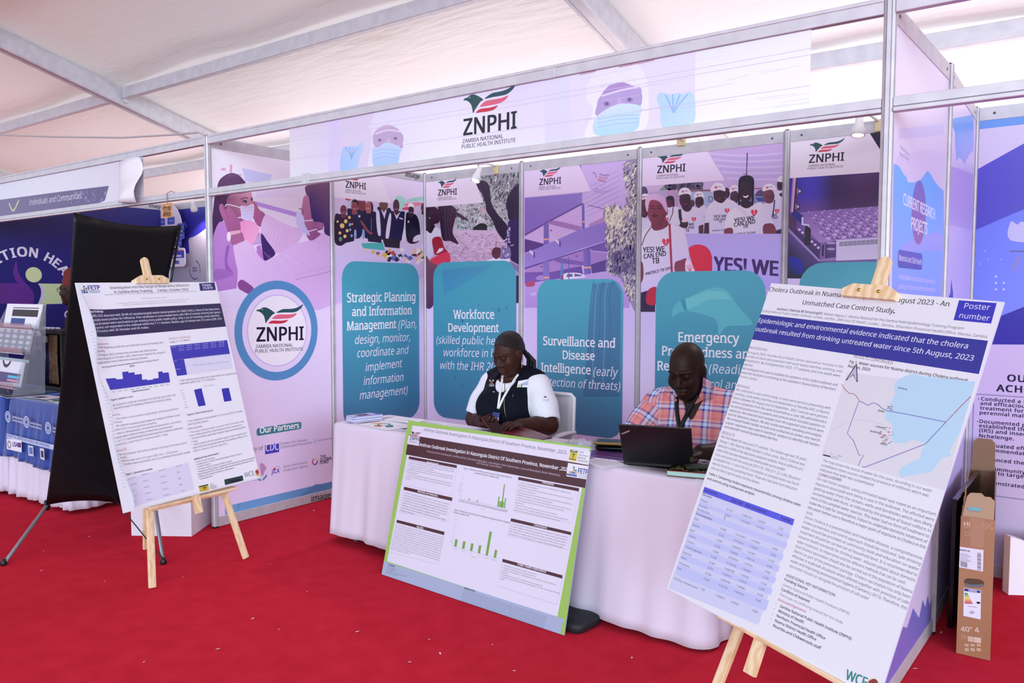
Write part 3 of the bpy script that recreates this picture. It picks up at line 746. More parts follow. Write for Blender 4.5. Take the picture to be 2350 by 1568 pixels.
# --- back panel: Workforce Development
P = wallprint((0, 1.994, 0), (1, 0, 0), 'd4bce6'); c = crop(970, 400, 5.225); F = ['787a78', '9aa09c', 'c4ccc8', '62645f', 'dde2e0', '8a948c', '6e6c70', 'b0b2b4']
r = P.r; P.gridpatch([(r[0], r[3]), (r[2], r[3]), (r[2], r[1]), (r[0], r[1])], [['dac8ec', 'dac8ec'], ['dac8ee', 'dac8ee'], ['dac8ee', 'dac8ee']], uv=True)
P.gridpatch(c((30,-60),(1200,-60),(1200,1060),(30,1060)), [['8e8894', '96909c', '847a8c'], ['a8a6ae', 'c2c4c8', '9a98a2'], ['b09cb8', 'c0bcc8', 'b4b0bc'], ['cdb0d0', 'd8c0dc', 'd4b8d8'], ['b890b8', 'cdb0d0', 'c8a8cc']])
P.scatter(1100, c((340,-40),(1190,-60),(1190,640),(400,640)), F, 0.014, 11, 2.2); P.scatter(300, c((600,-60),(1190,-60),(1190,330),(640,330)), ['5a5660', '76727c', '4e4a56', 'a8a4ae'], 0.018, 12, 3.2, 1.2)
P.scatter(90, c((400,520),(1000,520),(950,690),(400,690)), ['3a4248', '7aa0a0', 'a8c4c0', 'd8dcdc', '4a4c54'], 0.014, 13, 1.8)
P.blob(c((600,650),(690,590),(770,610),(750,690),(620,690)), '2c2a34'); P.line(c((590,560),(565,740)), 0.006, '8a8088'); P.line(c((600,560),(610,730)), 0.006, '8a8088'); P.blob(c((595,740),(615,720),(640,745),(625,775),(600,770)), '6a4a58')
P.poly(c((60,660),(1180,680),(1180,1080),(60,1080)), 'd9bfdc', c2='c09cbe', g=c((600,680),(600,1060)))
P.scatter(420, c((230,700),(1000,720),(1040,1060),(330,1060)), ['b890ac', 'a07894', 'c8a8c4', 'e4d0e4', 'd8bcd8', 'b890a8'], 0.016, 14, 4.0, 0.05)
P.blob(c((195,380),(345,375),(410,450),(385,560),(362,700),(430,835),(330,800),(245,790),(215,640),(205,500)), '402640', '2a1830', c((380,500),(220,600))); P.blob(c((380,440),(470,490),(552,548),(530,556),(420,505)), '48304a')
for q in range(6): P.line(c((250+q*20,400),(255+q*16,600),(270+q*22,800)), 0.008, '553850' if q % 2 else '30203a', smooth=2)
P.blob(c((30,395),(150,395),(205,450),(212,510),(196,580),(140,600),(150,640),(120,705),(30,690)), '3c1a32', '28102a', c((190,450),(60,640))); P.ellipse(*c((85,525)), 0.8, 2, 'e8e0e8'); P.ellipse(*c((203,515)), 1.2, 0.8, '7a3a4a')
P.blob(c((30,690),(100,710),(150,635),(205,665),(215,745),(125,775),(130,960),(80,1010),(30,1000)), 'dcd8ee', 'c8c2e2', c((100,700),(90,980)))
P.blob(c((118,775),(215,755),(262,880),(300,940),(160,970),(130,900)), '9c1a30'); P.blob(c((90,1040),(160,985),(305,930),(332,1055),(250,1110),(190,1110)), 'd43450')
for q in range(4): P.blob(c((170+q*16,945-q*8),(200+q*14,890-q*2),(208+q*14,896),(184+q*16,948-q*8)), 'e4d8ec')
P.blob(c((30,1000),(90,1045),(200,1115),(150,1200),(135,1560),(30,1560)), '74465a', '4c2a52', c((80,1100),(80,1500)))
P.blob(c((620,85),(700,70),(795,130),(822,330),(900,480),(1030,640),(1010,810),(900,700),(842,560),(765,440),(752,330),(700,210),(645,150)), '36213e', '2a1838', c((800,300),(1000,700)))
P.ellipse(*c((728,440)), 4, 9, 'd4aab8')
P.blob(c((1200,125),(1090,168),(1022,270),(1000,400),(1022,440),(1022,490),(1050,555),(1200,620)), '2a1838', '341e44', c((1040,300),(1180,300)))
P.blob(c((1050,552),(1200,560),(1200,1130),(1080,1060),(1018,880),(1020,640)), '36225c', '2a1848', c((1040,700),(1180,900))); P.ring(*P.uv(*c((1072,835))), 0.012, 0.018, 'c0b4d8', 200, 350, 10)
P.poly(c((740,1045),(860,1000),(1042,1000),(1042,1060),(760,1060)), 'e4def2'); P.blob(c((930,890),(1035,865),(1055,1000),(920,1008)), '9484b0', '7868a0', c((930,890),(1050,1000))); P.blob(c((830,930),(865,880),(935,890),(930,980),(885,1018),(840,985)), '5c2c3c'); P.line(c((884,800),(880,930)), 0.004, '40305a')
P.scatter(60, c((1030,640),(1050,640),(1030,1010),(940,1000)), ['c8bce0', '6a5890'], 0.012, 3, 2)
P.blob(c((975,1040),(1050,1060),(1090,1120),(1060,1120)), '4a2438'); P.blob(c((1055,1040),(1200,1130),(1200,1230),(1105,1205)), 'a898c8')
for q in range(9): P.line(c((1062+q*14,1050+q*9),(1085+q*14,1130+q*10)), 0.006, '6a588c')
P.poly(c((1118,1215),(1200,1222),(1190,1545),(1122,1545)), '2e2048')
P.poly(c((30,70),(605,20),(735,342),(30,398)), 'e6d8ee')
logo(P, *c((185,258),(412,243)))
u0, u1, v1 = P.uv(995, 700)[0], P.uv(1185, 700)[0], P.uv(1090, 600)[1]
tealbox(P, u0, u1, TV0, v1); P.poly(c((230,1150),(860,1078),(700,1190),(260,1450)), '468cb2', c2='4a96b4', g=c((300,1150),(600,1250)))
P.scatter(22, c((560,1330),(1050,1320),(1050,2400),(300,2600)), ['3d84a8', '376f94'], 0.014, 6, 1.4)
serif(P, 'Workforce', *c4((735,940),(973,941)), hs=1.12); serif(P, 'Development', *c4((708,1015),(1000,1018)), hs=1.12)
for t, a, b_ in (('(skilled public health', (638,1085), (1062,1093)), ('workforce in line', (680,1158), (1032,1166)), ('with the IHR 2005)', (660,1232), (1050,1246))): ital(P, t, *c4(a, b_), hs=1.12)
finish(P, 'printed back panel reading Workforce Development below people under a tree')

# --- back panel: Surveillance and Disease Intelligence
P = wallprint((1, 1.994, 0), (1, 0, 0), 'cdb2e4'); c = crop(1200, 380, 4.9)
r = P.r; P.gridpatch([(r[0], r[3]), (r[2], r[3]), (r[2], r[1]), (r[0], r[1])], [['d0b6e2', 'c8ace0'], ['ccb4e6', 'cab2e6'], ['d8c4ec', 'd8c4ec'], ['dac8ee', 'dac8ee']], uv=True)
P.poly(c((640,-20),(655,-20),(655,60)), '8a6cc0')
P.poly(c((20,365),(668,308),(664,432),(250,662),(20,785)), '9078c6', c2='8a6cc0', g=c((400,350),(200,700))); P.poly(c((664,420),(692,432),(250,668),(20,795),(20,770),(245,645)), '6c4c9a')
P.poly(c((20,800),(240,668),(660,445),(664,640),(600,730),(300,880),(20,1000)), 'd4b2e4')
for q in range(5): P.line(c((330+q*10,640+q*42),(660,470+q*42)), 0.003, 'b898d4')
P.poly(c((330,618),(420,628),(664,690),(650,745),(280,655)), 'a878ba'); P.poly(c((662,428),(692,432),(697,715),(666,715)), '7a5cb2'); P.poly(c((692,440),(742,446),(745,705),(697,712)), 'cabaee'); P.poly(c((724,438),(920,485),(918,498),(735,455)), '9a70b4')
P.poly(c((745,455),(930,500),(930,580),(745,655)), 'd4b4e6'); P.poly(c((740,660),(930,570),(935,640),(745,700)), 'b488c4')
P.poly(c((20,825),(236,880),(236,905),(20,985)), '5c3c84'); P.poly(c((234,660),(292,650),(294,880),(234,895)), '7c66b6')
P.poly(c((20,995),(590,742),(930,632),(960,840),(690,925),(20,1155)), '9b84d0', c2='8e76c8', g=c((100,1000),(900,750))); P.poly(c((20,1150),(940,855),(940,872),(20,1172)), '6a489c')
P.poly(c((20,1170),(690,950),(690,1120),(300,1210),(20,1215)), 'b48ccc', c2='a47cc4', g=c((100,1180),(600,1050))); P.poly(c((320,1058),(420,1040),(690,1085),(690,1125),(430,1100)), '7e5ca8'); P.poly(c((20,1200),(330,1195),(660,1130),(680,1230),(20,1330)), '7c5aac', c2='6a4a9c', g=c((100,1250),(600,1200)))
P.poly(c((755,930),(930,870),(960,975),(770,955)), '7252a4'); P.poly(c((755,960),(960,985),(960,1050),(760,1110)), 'a47cc4'); P.poly(c((765,1112),(970,1048),(970,1185),(775,1215)), '5a3c8a')
P.poly(c((678,940),(757,932),(768,1245),(690,1250)), '7e6aba', c2='6c58ac', g=c((690,1000),(760,1000))); P.poly(c((228,1085),(297,1072),(302,1310),(228,1320)), '8872c0')
for x0, x1, y in ((234,292,830),(668,696,632),(686,764,1147),(230,296,1260)): P.poly(c((x0,y-7),(x1,y-10),(x1,y+9),(x0,y+11)), 'f0a488')
for x, y in ((390,850),(100,975)): P.line(c((x-25,y-15),(x+22,y+25)), 0.02, 'd6cce8'); P.line(c((x+25,y),(x+30,y+60)), 0.012, '50387c')
for x, y in ((318,730),(605,1020),(210,1138)): P.ellipse(*c((x, y)), 3, 1.6, '6a5090', n=10)
P.poly(c((20,1330),(300,1290),(1000,1178),(1180,1280),(1200,1600),(20,1600)), 'ba9cda', c2='b08cd2', g=c((300,1300),(300,1560)))
P.blob(c((440,1278),(460,1225),(500,1208),(620,1208),(690,1235),(690,1258),(500,1278)), 'e2daf4'); P.poly(c((500,1222),(555,1218),(560,1250),(490,1256)), '6a5898'); P.poly(c((580,1216),(660,1232),(670,1244),(582,1250)), '6a5898')
P.poly(c((436,1055),(448,1055),(458,1282),(414,1282)), '5a80c0'); P.poly(c((432,1230),(452,1230),(456,1282),(428,1282)), 'b83060'); P.poly(c((510,1030),(519,1030),(522,1282),(513,1282)), '6a58a0'); P.blob(c((40,1322),(125,1298),(128,1355),(40,1362)), 'b44874'); P.blob(c((150,1260),(190,1235),(230,1240),(230,1290),(150,1280)), 'a888c8')
P.text('EXIT', *c((98,1464),(154,1458)), 'e2d4f0', bold=0.02, hs=1.2)
P.text('ZNPHI', *c((800,252),(990,290)), 'b290cc', bold=0.03, hs=1.3, up=(0, 1)); P.text('ZNPHI', *c((795,248),(985,286)), 'd2bcec', bold=0.02, hs=1.3, up=(0, 1))
P.text('Zambia National Public', *c((790,268),(955,305)), '7a5a9c', bold=0.01, up=(0, 1)); P.text('Health Institute', *c((795,295),(912,318)), '7a5a9c', bold=0.01, up=(0, 1))
for q in range(3): P.line(c((862-q*9,95+q*30),(910-q*6,112+q*32),(968-q*18,105+q*36)), 0.012, ['a488c0', 'c88aac', 'c07a9c'][q], smooth=3)
P.line(c((780,80),(812,92),(828,142)), 0.01, 'a488c0', smooth=3)
TR = ['d9d2ba', 'b3a3bc', '7c6c92', '5c4c7a', 'e8e2d0', '9c8caa', 'c6bcae', '8a7a9c']
TM = c((920,480),(1030,450),(1130,490),(1180,320),(1130,60),(1160,-40),(1300,-40),(1300,1540),(1190,1500),(1120,1290),(1000,1230),(930,1130),(960,1000),(930,860),(930,700),(960,640),(905,590))
P.blob(TM, '9484a4')
P.scatter(500, c((1090,-30),(1280,-30),(1280,480),(1140,400)), TR, 0.019, 21, 3.4, 1.0, mask=TM); P.scatter(1300, c((920,470),(1280,430),(1280,1290),(950,1200)), TR, 0.019, 22, 3.2, 1.2, mask=TM); P.scatter(200, c((1120,1270),(1280,1270),(1280,1500),(1190,1500)), TR, 0.019, 23, 3.2, 1.2, mask=TM); P.scatter(160, c((930,480),(1150,470),(1100,700),(930,680)), ['e4dcc4', 'd0c6b2', 'f0ead8'], 0.018, 24, 3.0, 0.9, mask=TM)
P.scatter(260, c((1000,1000),(1260,900),(1260,1240),(1000,1200)), ['5a4a78', '4a3c6c', '7c6c94'], 0.019, 25, 3.2, 1.3, mask=TM)
for q in range(7): P.line(c((600+q*20,330+q*40),(1090,40+q*60)), 0.0025, 'b496d0')
P.poly(c((20,30),(632,-10),(772,290),(20,360)), 'e0cce8')
logo(P, *c((186,222),(432,202)))
u0, u1, v1 = P.uv(1233, 800)[0], P.uv(1429.5, 800)[0], P.uv(1330, 641)[1]
tealbox(P, u0, u1, TV0, v1, 0.12)
P.poly(c((800,1330),(1040,1310),(1105,1420),(1090,2600),(680,2600),(760,1700)), '447ca2', c2='3d6c90', g=c((800,1300),(800,2500)))
for q in range(5): P.line(c((800+q*55,1300),(775+q*50,1460),(745+q*60,1800),(720+q*60,2500)), 0.008, '5a92b4' if q % 2 else '3a6c94', smooth=3)
c5 = crop(1180, 320, 2.45)
serif(P, 'Surveillance and', *c5((165,1156),(570,1172)), hs=1.12); serif(P, 'Disease', *c5((275,1235),(453,1242)), hs=1.12); serif(P, 'Intelligence', *c5((153,1304),(430,1322)), hs=1.12)
for t, a, b_ in (('(early', (447,1328), (586,1334)), ('detection of threats)', (146,1382), (598,1412))): P.text(t, *c5(a, b_), 'e2daee', fkey='noto', ital=0.22, serif=True, hs=1.15)
finish(P, 'printed back panel reading Surveillance and Disease Intelligence below an office building and tree')

# --- back panel: Emergency Preparedness
P = wallprint((2, 1.994, 0), (1, 0, 0), 'd2bae6'); c = crop(1460, 340, 5.057)
r = P.r; P.gridpatch([(r[0], r[3]), (r[2], r[3]), (r[2], r[1]), (r[0], r[1])], [['cdb0d6', 'c4a6d8'], ['c4b6e8', 'c0b4e6'], ['dac8ee', 'dac8ee'], ['dac8ee', 'dac8ee']], uv=True)
for q in range(9): P.line(c((820+q*30,60+q*36),(1250,90+q*34),(1700,60+q*38)), 0.012, 'bca8dc' if q % 2 else 'cdbce6', smooth=3)
P.poly(c((1284,55),(1296,55),(1284,325),(1274,325)), '453462'); P.line(c((1240,300),(1300,298)), 0.004, '5a4874')
P.blob(c((50,462),(110,452),(134,530),(50,545)), '54446c'); P.blob(c((265,500),(340,425),(420,440),(520,470),(510,570),(280,560)), '7c9088'); P.blob(c((350,450),(470,415),(640,395),(770,400),(752,465),(600,490),(380,495)), '47385a'); P.scatter(60, c((360,410),(760,395),(740,480),(380,490)), ['3a2c4c', '6a5a78', '554668'], 0.03, 5, 2)
P.poly(c((140,520),(370,480),(370,700),(140,700)), 'b8a4cc'); P.poly(c((358,492),(484,482),(490,690),(358,690)), 'bc94bc'); P.poly(c((620,492),(885,486),(885,680),(620,690)), 'aab4d0'); P.poly(c((630,478),(880,482),(880,502),(625,505)), '8a6070'); P.text('D', *c((836,628),(888,628)), '5678a8', bold=0.02)
P.line(c((768,400),(768,490)), 0.006, '4a3c5c')
P.poly(c((1100,560),(1700,556),(1700,640),(1100,660)), '8a88b8'); P.poly(c((1380,575),(1700,570),(1700,615),(1420,620)), '3c4c9c'); P.blob(c((1380,540),(1420,490),(1480,490),(1490,556),(1380,556)), '584a70'); P.poly(c((1360,465),(1480,462),(1480,474),(1360,476)), '7a4a60')
WS = 'e0d9f8'
def cap_(cx, cy, rx, ry, brim=1):
    P.blob(c((cx-rx,cy+ry*.7),(cx-rx*.95,cy-ry*.2),(cx-rx*.4,cy-ry*.95),(cx+rx*.4,cy-ry*.95),(cx+rx*.95,cy-ry*.2),(cx+rx,cy+ry*.6),(cx+rx*.3,cy+ry*.35),(cx-rx*.4,cy+ry*.5)), 'e4def6')
    P.ellipse(*c((cx-rx*.3, cy-ry*.15)), rx*.22/5, ry*.26/5, 'cf5a80', n=8); P.line(c((cx,cy-ry*.3),(cx+rx*.5,cy-ry*.25)), 0.005, '8a88c0')
def heart(cx, cy, s):
    P.blob(c((cx,cy+s),(cx-s*.9,cy),(cx-s*.75,cy-s*.75),(cx-s*.3,cy-s*.8),(cx,cy-s*.4),(cx+s*.35,cy-s*.85),(cx+s*.8,cy-s*.7),(cx+s*.9,cy)), 'd63a58'); P.line(c((cx,cy-s*.3),(cx+s*.1,cy+s*.5)), 0.004*s/30, 'e8b8cc')
def face(cx, cy, rx, ry, s, s2='2c1626'):
    P.ellipse(*c((cx, cy)), rx/5.057, ry/5.057, s, n=18, c2=s2, g=c((cx-rx, cy), (cx+rx*1.6, cy+ry)))
    for q in (-.4, .35): P.line(c((cx+rx*(q-.15),cy-ry*.1),(cx+rx*(q+.15),cy-ry*.12)), 0.005*rx/60, '200e1c')
    P.line(c((cx-rx*.05,cy-ry*.05),(cx-rx*.1,cy+ry*.22),(cx+rx*.1,cy+ry*.24)), 0.004*rx/60, s2); P.line(c((cx-rx*.3,cy+ry*.5),(cx,cy+ry*.56),(cx+rx*.3,cy+ry*.48)), 0.007*rx/60, '7a2c44', smooth=2)
face(1668, 430, 34, 70, '3c2036'); P.blob(c((1640,385),(1655,335),(1700,325),(1710,390)), 'dcd4f2'); P.blob(c((1590,520),(1650,490),(1710,520),(1710,640),(1600,640)), 'd6cef2'); P.blob(c((1664,530),(1700,520),(1700,560),(1668,555)), '30284c')
face(1050, 520, 38, 62, '4a2640'); face(1140, 570, 50, 80, '56304a'); cap_(1140, 480, 55, 50)
face(95, 700, 55, 110, '5c2c42'); cap_(105, 575, 58, 45); P.blob(c((50,820),(150,830),(200,900),(200,990),(50,990)), 'd8d0f4')
face(390, 625, 46, 66, '6e344c'); P.blob(c((345,580),(380,555),(435,570),(445,680),(425,680),(420,610),(360,600)), '2a1830'); P.blob(c((345,720),(430,680),(500,705),(440,845),(345,835)), 'ded6f6'); heart(355, 825, 22); P.line(c((436,640),(420,770),(385,850)), 0.006, '3a2a4c')
face(735, 625, 50, 72, '45213a'); cap_(730, 548, 58, 44); P.blob(c((680,690),(720,700),(790,662),(835,760),(760,780),(690,730)), 'd6cef0'); face(650, 640, 30, 40, '6a3a48')
P.blob(c((395,870),(430,770),(520,700),(570,740),(640,690),(740,710),(795,880),(725,905),(722,1000),(565,1000),(490,900)), WS, 'cfc6f0', c((500,720),(700,980))); P.blob(c((535,650),(640,650),(645,700),(600,740),(540,710)), '45203a'); face(568, 600, 68, 92, '4c2642'); cap_(565, 512, 72, 52)
P.line(c((505,710),(512,800),(530,870)), 0.022, '342848'); P.blob(c((500,900),(545,850),(600,855),(600,905),(560,930)), '40203a'); P.blob(c((530,835),(590,825),(590,855),(540,860)), 'e8c8c8'); heart(670, 825, 28); P.poly(c((725,905),(780,885),(780,1000),(728,1000)), '54283c')
P.text('WE', *c((612,903),(672,900)), '2a2040', bold=0.03); P.text('N END', *c((570,938),(674,936)), '2a2040', bold=0.03); P.text('TB', *c((575,972),(615,970)), '2a2040', bold=0.03)
P.blob(c((795,870),(830,690),(920,612),(990,640),(1060,590),(1190,680),(1100,900),(1045,1000),(850,1000),(850,870)), WS, 'cdc4f0', c((850,650),(1050,980))); P.blob(c((905,560),(1040,580),(1040,600),(990,640),(920,610)), '45203a'); face(965, 535, 68, 92, '492540'); cap_(950, 465, 82, 60)
P.poly(c((795,870),(845,865),(850,1000),(785,1000)), '4a2036'); heart(1055, 725, 30)
for t, a, b_ in (('YES! WE', (900,810), (1048,803)), ('CAN END', (898,842), (1045,838)), ('TB', (958,868), (996,866)), ('#WORLD TB DAY', (885,968), (1060,958))): P.text(t, *c(a, b_), '2a2040', bold=0.03)
P.blob(c((1480,650),(1560,640),(1710,615),(1710,990),(1600,965),(1560,800)), 'd8d0f2', 'c4bae6', c((1500,650),(1650,950))); face(1540, 560, 66, 84, '80465a'); cap_(1545, 465, 78, 50); P.line(c((1606,600),(1600,680),(1582,800)), 0.008, '30284c'); heart(1635, 730, 28); P.text('WE', *c((1582,795),(1636,788)), '2a2040', bold=0.03); P.text('END', *c((1570,825),(1645,820)), '2a2040', bold=0.03)
P.poly(c((1600,965),(1690,935),(1690,1000),(1610,1000)), '2c2450'); 
P.blob(c((1030,940),(1055,780),(1150,690),(1225,660),(1270,700),(1330,670),(1450,630),(1545,760),(1592,880),(1480,895),(1480,1010),(1050,1010)), 'e4def9', 'd4caf2', c((1100,700),(1450,980))); P.blob(c((1215,620),(1330,620),(1340,670),(1280,700),(1215,670)), '341830'); face(1270, 500, 82, 135, '3a1c34')
P.blob(c((1185,470),(1200,350),(1285,315),(1362,350),(1368,470),(1362,640),(1345,672),(1335,640),(1345,470),(1300,400),(1220,400),(1205,520),(1205,650),(1185,655)), '1d1028'); P.blob(c((1238,552),(1268,560),(1305,545),(1290,572),(1258,574)), 'ece4f0'); P.poly(c((1160,640),(1270,730),(1290,800),(1150,690)), 'dcccf0')
heart(1370, 748, 40); P.blob(c((1030,940),(1115,930),(1118,1010),(1028,1010)), '7c3a50'); P.blob(c((1480,893),(1590,882),(1625,1010),(1488,1010)), '74324a')
for t, a, b_ in (('YES! WE', (1140,866), (1378,832)), ('CAN END', (1138,914), (1383,874)), ('TB', (1240,930), (1298,922)), ('#WORLD TB DAY', (1140,1012), (1390,990))): P.text(t, *c(a, b_), '2a2040', bold=0.03)
P.poly(c((520,992),(1710,995),(1710,1640),(520,1640)), 'b9abf2', c2='b29cea', g=c((900,1000),(900,1500)))
P.blob(c((600,1180),(660,1130),(740,1120),(820,1150),(872,1230),(882,1330),(862,1450),(680,1450),(640,1300)), 'dc2048', 'c8183c', c((650,1150),(850,1400)))
P.text('YES! WE', *c((905,1420),(1642,1482)), '3b1062', bold=0.04, size=0.088, up=(0, 1))
P.blob(c((50,1010),(190,905),(250,950),(390,880),(520,930),(572,1010),(612,1285),(462,1325),(470,1460),(450,1700),(60,1700),(60,1330)), 'e2daf9', 'cdbcf0', c((200,950),(400,1500)))
P.blob(c((450,1335),(520,1300),(595,1290),(690,1450),(470,1450)), '833852'); P.blob(c((575,1310),(620,1298),(672,1400),(675,1450),(580,1440)), 'ecc8e0')
for q in range(5): P.line(c((625,1430),(595+q*15,1390),(585+q*20,1340+abs(q-2)*10)), 0.003, 'b84a70')
P.blob(c((50,1330),(80,1350),(85,1500),(50,1560)), '7a3048')
P.blob(c((185,850),(340,830),(375,890),(300,945),(200,950)), '7c3049'); P.blob(c((128,705),(160,610),(230,590),(312,640),(355,720),(342,800),(300,880),(240,895),(160,845)), '93405a', '6c2842', c((150,700),(340,850))); P.ellipse(*c((350,740)), 4, 8, '7c3049')
P.blob(c((105,650),(122,570),(200,530),(290,545),(350,620),(362,750),(335,720),(285,635),(205,600),(155,625),(130,745)), 'dcb6da', 'd0a4d4', c((150,560),(350,700)))
for x in (185, 270): P.line(c((x-26,702),(x,696),(x+28,704)), 0.006, '3c1428', smooth=2); P.line(c((x-30,680),(x,668),(x+30,678)), 0.006, '5a2238', smooth=2)
P.line(c((225,700),(205,760),(240,765)), 0.006, '6a2840', smooth=2); P.blob(c((180,785),(215,775),(260,780),(230,802),(200,802)), '5a1c34')
heart(345, 1090, 46); P.line(c((388,880),(400,1150),(416,1460)), 0.016, 'a83050'); P.line(c((185,905),(110,1010),(66,1130)), 0.006, '2a2040', smooth=3)
for t, a, b_ in (('YES! WE', (80,1212), (330,1200)), ('CAN END', (92,1284), (347,1250)), ('TB', (185,1342), (268,1336)), ('#WORLD TB DAY', (112,1478), (414,1405))): P.text(t, *c(a, b_), '241c3c', bold=0.03, hs=1.1)
P.poly(c5((700,866),(796,836),(792,970),(700,970)), '2b1142'); P.blob(c5((750,852),(800,832),(797,926),(745,922)), 'b41c3c')
P.poly(c((40,65),(802,-8),(1028,372),(40,448)), 'e2d0ea')
logo(P, *c((242,292),(572,268)))
u0, u1, v1 = P.uv(1504, 800)[0], P.uv(1757, 700)[0], P.uv(1630, 622)[1]
tealbox(P, u0, u1, TV0, v1, 0.14)
P.blob(c5((890,1000),(905,930),(1000,880),(1100,838),(1190,845),(1260,940),(1340,1040),(1200,1050),(1150,1100),(1130,1010),(960,965)), '58b0bc'); P.poly(c5((940,910),(1090,850),(1190,860),(1220,900),(1100,900),(970,960)), '6abcc2'); P.poly(c5((935,905),(960,895),(975,965),(955,960)), '3c8ea4')
serif(P, 'Emergency', *c5((925,1138),(1265,1146)), hs=1.1); serif(P, 'Preparedness and', *c5((830,1212),(1362,1236)), hs=1.1); serif(P, 'Response', *c5((805,1298),(1082,1304)), hs=1.1)
ital(P, '(Readiness,', *c5((1095,1314),(1420,1326)), hs=1.12); ital(P, 'Control and', *c5((985,1392),(1290,1405)), hs=1.1)
finish(P, 'printed back panel reading Emergency below marchers in white YES WE CAN END TB shirts')

# --- back panel with a microplate
P = wallprint((3, 1.994, 0), (1, 0, 0), 'd2bae6'); c = crop(1800, 380, 5.227)
P.gridpatch(c((30,40),(1240,40),(1240,1360),(30,1360)), [['34256c', '4a3cb4', '3c2060', '552a6a', '4c2662'], ['3830a8', '4436b4', '3a1e52', '4a2258', '40204c'], ['5a3a90', '6a4a98', '4a2c68', '4a2c60', '4c3468'], ['503480', '7a5aa8', '9470bc', '8a68b4', '7a5cac'], ['1c1840', '4a3474', '7a5ca8', '7c5cac', '6a4e9c'], ['141434', '100c24', '181030', '201838', '1c1434']], n=(24, 28))
P.poly(c((190,562),(620,528),(1240,478),(1240,870),(620,902),(430,935),(235,730)), '8a68b4', c2='a684c8', g=c((600,520),(700,880)))
for j in range(11):
    for i in range(20):
        a = j/10.0; y = 560+330*a**1.25-(i*60)*0.075; x = 230+i*62+a*110+((j % 2)*26); s_ = 1.5+2.6*a
        if x < 250+a*230 or x > 1230: continue
        P.ellipse(*c((x, y)), s_*1.5, s_*0.8, ['6c4c9a', 'c4a4dc', '7c5aa8'][(i+j) % 3], n=8); P.ellipse(*c((x+8, y-6)), s_*0.5, s_*0.35, 'e2ccf0', n=6)
P.poly(c((30,720),(60,720),(430,930),(622,900),(622,1130),(420,1155),(30,770)), '573a80', c2='2c1c4c', g=c((300,850),(200,950)))
for o in (0, 14, 30): P.line(c((40,745+o),(415,1130+o*.6),(630,1105+o*.8)), 0.004, 'a88cc8')
P.poly(c((440,930),(490,925),(488,1110),(425,1120)), '8a68b0'); P.poly(c((452,950),(478,948),(474,1090),(445,1095)), '33204c')
for q in range(7): P.ellipse(*c((180+q*38, 770+q*36)), 3.4, 3.0, 'd8c0e8', n=8)
for q in range(4): P.ellipse(*c((560, 930+q*36)), 12-q, 3, ['b494cc', '5a3c80'][q % 2], n=12)
P.poly(c((622,895),(1240,858),(1240,1118),(622,1142)), 'd2c8ee')
x = 660
for q in range(60):
    w_ = (3, 6, 4, 8, 3, 5)[q % 6]; P.poly(c((x, 915-(x-660)*.066),(x+w_, 915-(x-660)*.066),(x+w_, 972-(x-660)*.066),(x, 972-(x-660)*.066)), '5a5478'); x += w_+(4, 3, 5)[q % 3]
P.poly(c((90,560),(150,555),(225,600),(215,705),(140,650),(80,600)), '2b2a86'); P.line(c((218,620),(216,705),(288,715),(290,770)), 0.012, 'd8cce8'); P.poly(c((250,720),(285,730),(320,765),(310,962),(238,955)), '2a1432')
P.poly(c((100,150),(138,150),(104,560),(72,560)), '9c72b0', c2='e0b8d0', g=c((100,300),(120,300))); P.poly(c((138,150),(160,150),(150,560),(104,560)), '48285a'); P.blob(c((60,600),(140,640),(130,780),(70,770)), '50305c')
for x, y in ((186,308),(166,494)): P.ellipse(*c((x, y)), 5, 7, '40244c', n=12); P.ellipse(*c((x-2, y)), 2.6, 3.6, 'd4b8dc', n=10); P.poly(c((x-32,y-35),(x-20,y-35),(x-20,y+35),(x-32,y+35)), 'a888bc')
P.blob(c((60,1100),(200,1140),(220,1290),(80,1290)), '1a18a0', '101030', c((150,1180),(60,1280)))
c6 = crop(1780, 200, 2.8)
P.poly(c6((598,296),(720,280),(720,470)), '1b1030'); P.poly(c6((60,340),(602,292),(720,480),(720,543),(60,588)), 'e6dcf0')
r = P.r; P.poly([(r[0], r[1]), (r[2], r[1]), (r[2], P.uv(1900, 622)[1]), (P.uv(1845, 640)[0]+.05, P.uv(1900, 640)[1]), (r[0], P.uv(1810, 639)[1])], 'd4c0e8', uv=True)
logo(P, *c6((213,488),(440,472)))
u0, v1 = P.uv(1834, 660)[0], P.uv(1930, 602)[1]
tealbox(P, u0, 0.94, TV0, v1, 0.14)
finish(P, 'printed back panel with a purple plate of small wells and a barcode label')
# ============================================================ fascia, neighbour booths
c2_ = crop(650, 60, 3.917); c3_ = crop(1250, 60, 3.615)
u0 = at(664, 300, y=-0.003)[0]; u1 = at(1860, 150, y=-0.003)[0]
P = Print((0, -0.003, 0), (1, 0, 0), (0, 0, 1), (u0, H-0.329, u1, H-0.0535), 'ece8f6', thick=0.0015, gain=.88)
P.gridpatch([(u0, H-.0535), (u1, H-.0535), (u1, H-.329), (u0, H-.329)], [['ded4e4', 'dcd0ea', 'e6def2', 'e6e0f6', 'e2d8f2', 'e6e0f8', 'eceaf6', 'eeecf6'], ['e4dce8', 'dcd2ec', 'e8e2f4', 'eceaf8', 'e6def6', 'e8e4fa', 'f2f0fa', 'f4f2fa'], ['e4dee8', 'e0d8ee', 'ece6f6', 'f0eefa', 'eae6fa', 'f0eefc', 'f6f4fc', 'f8f6fc']], uv=True, n=(40, 8))
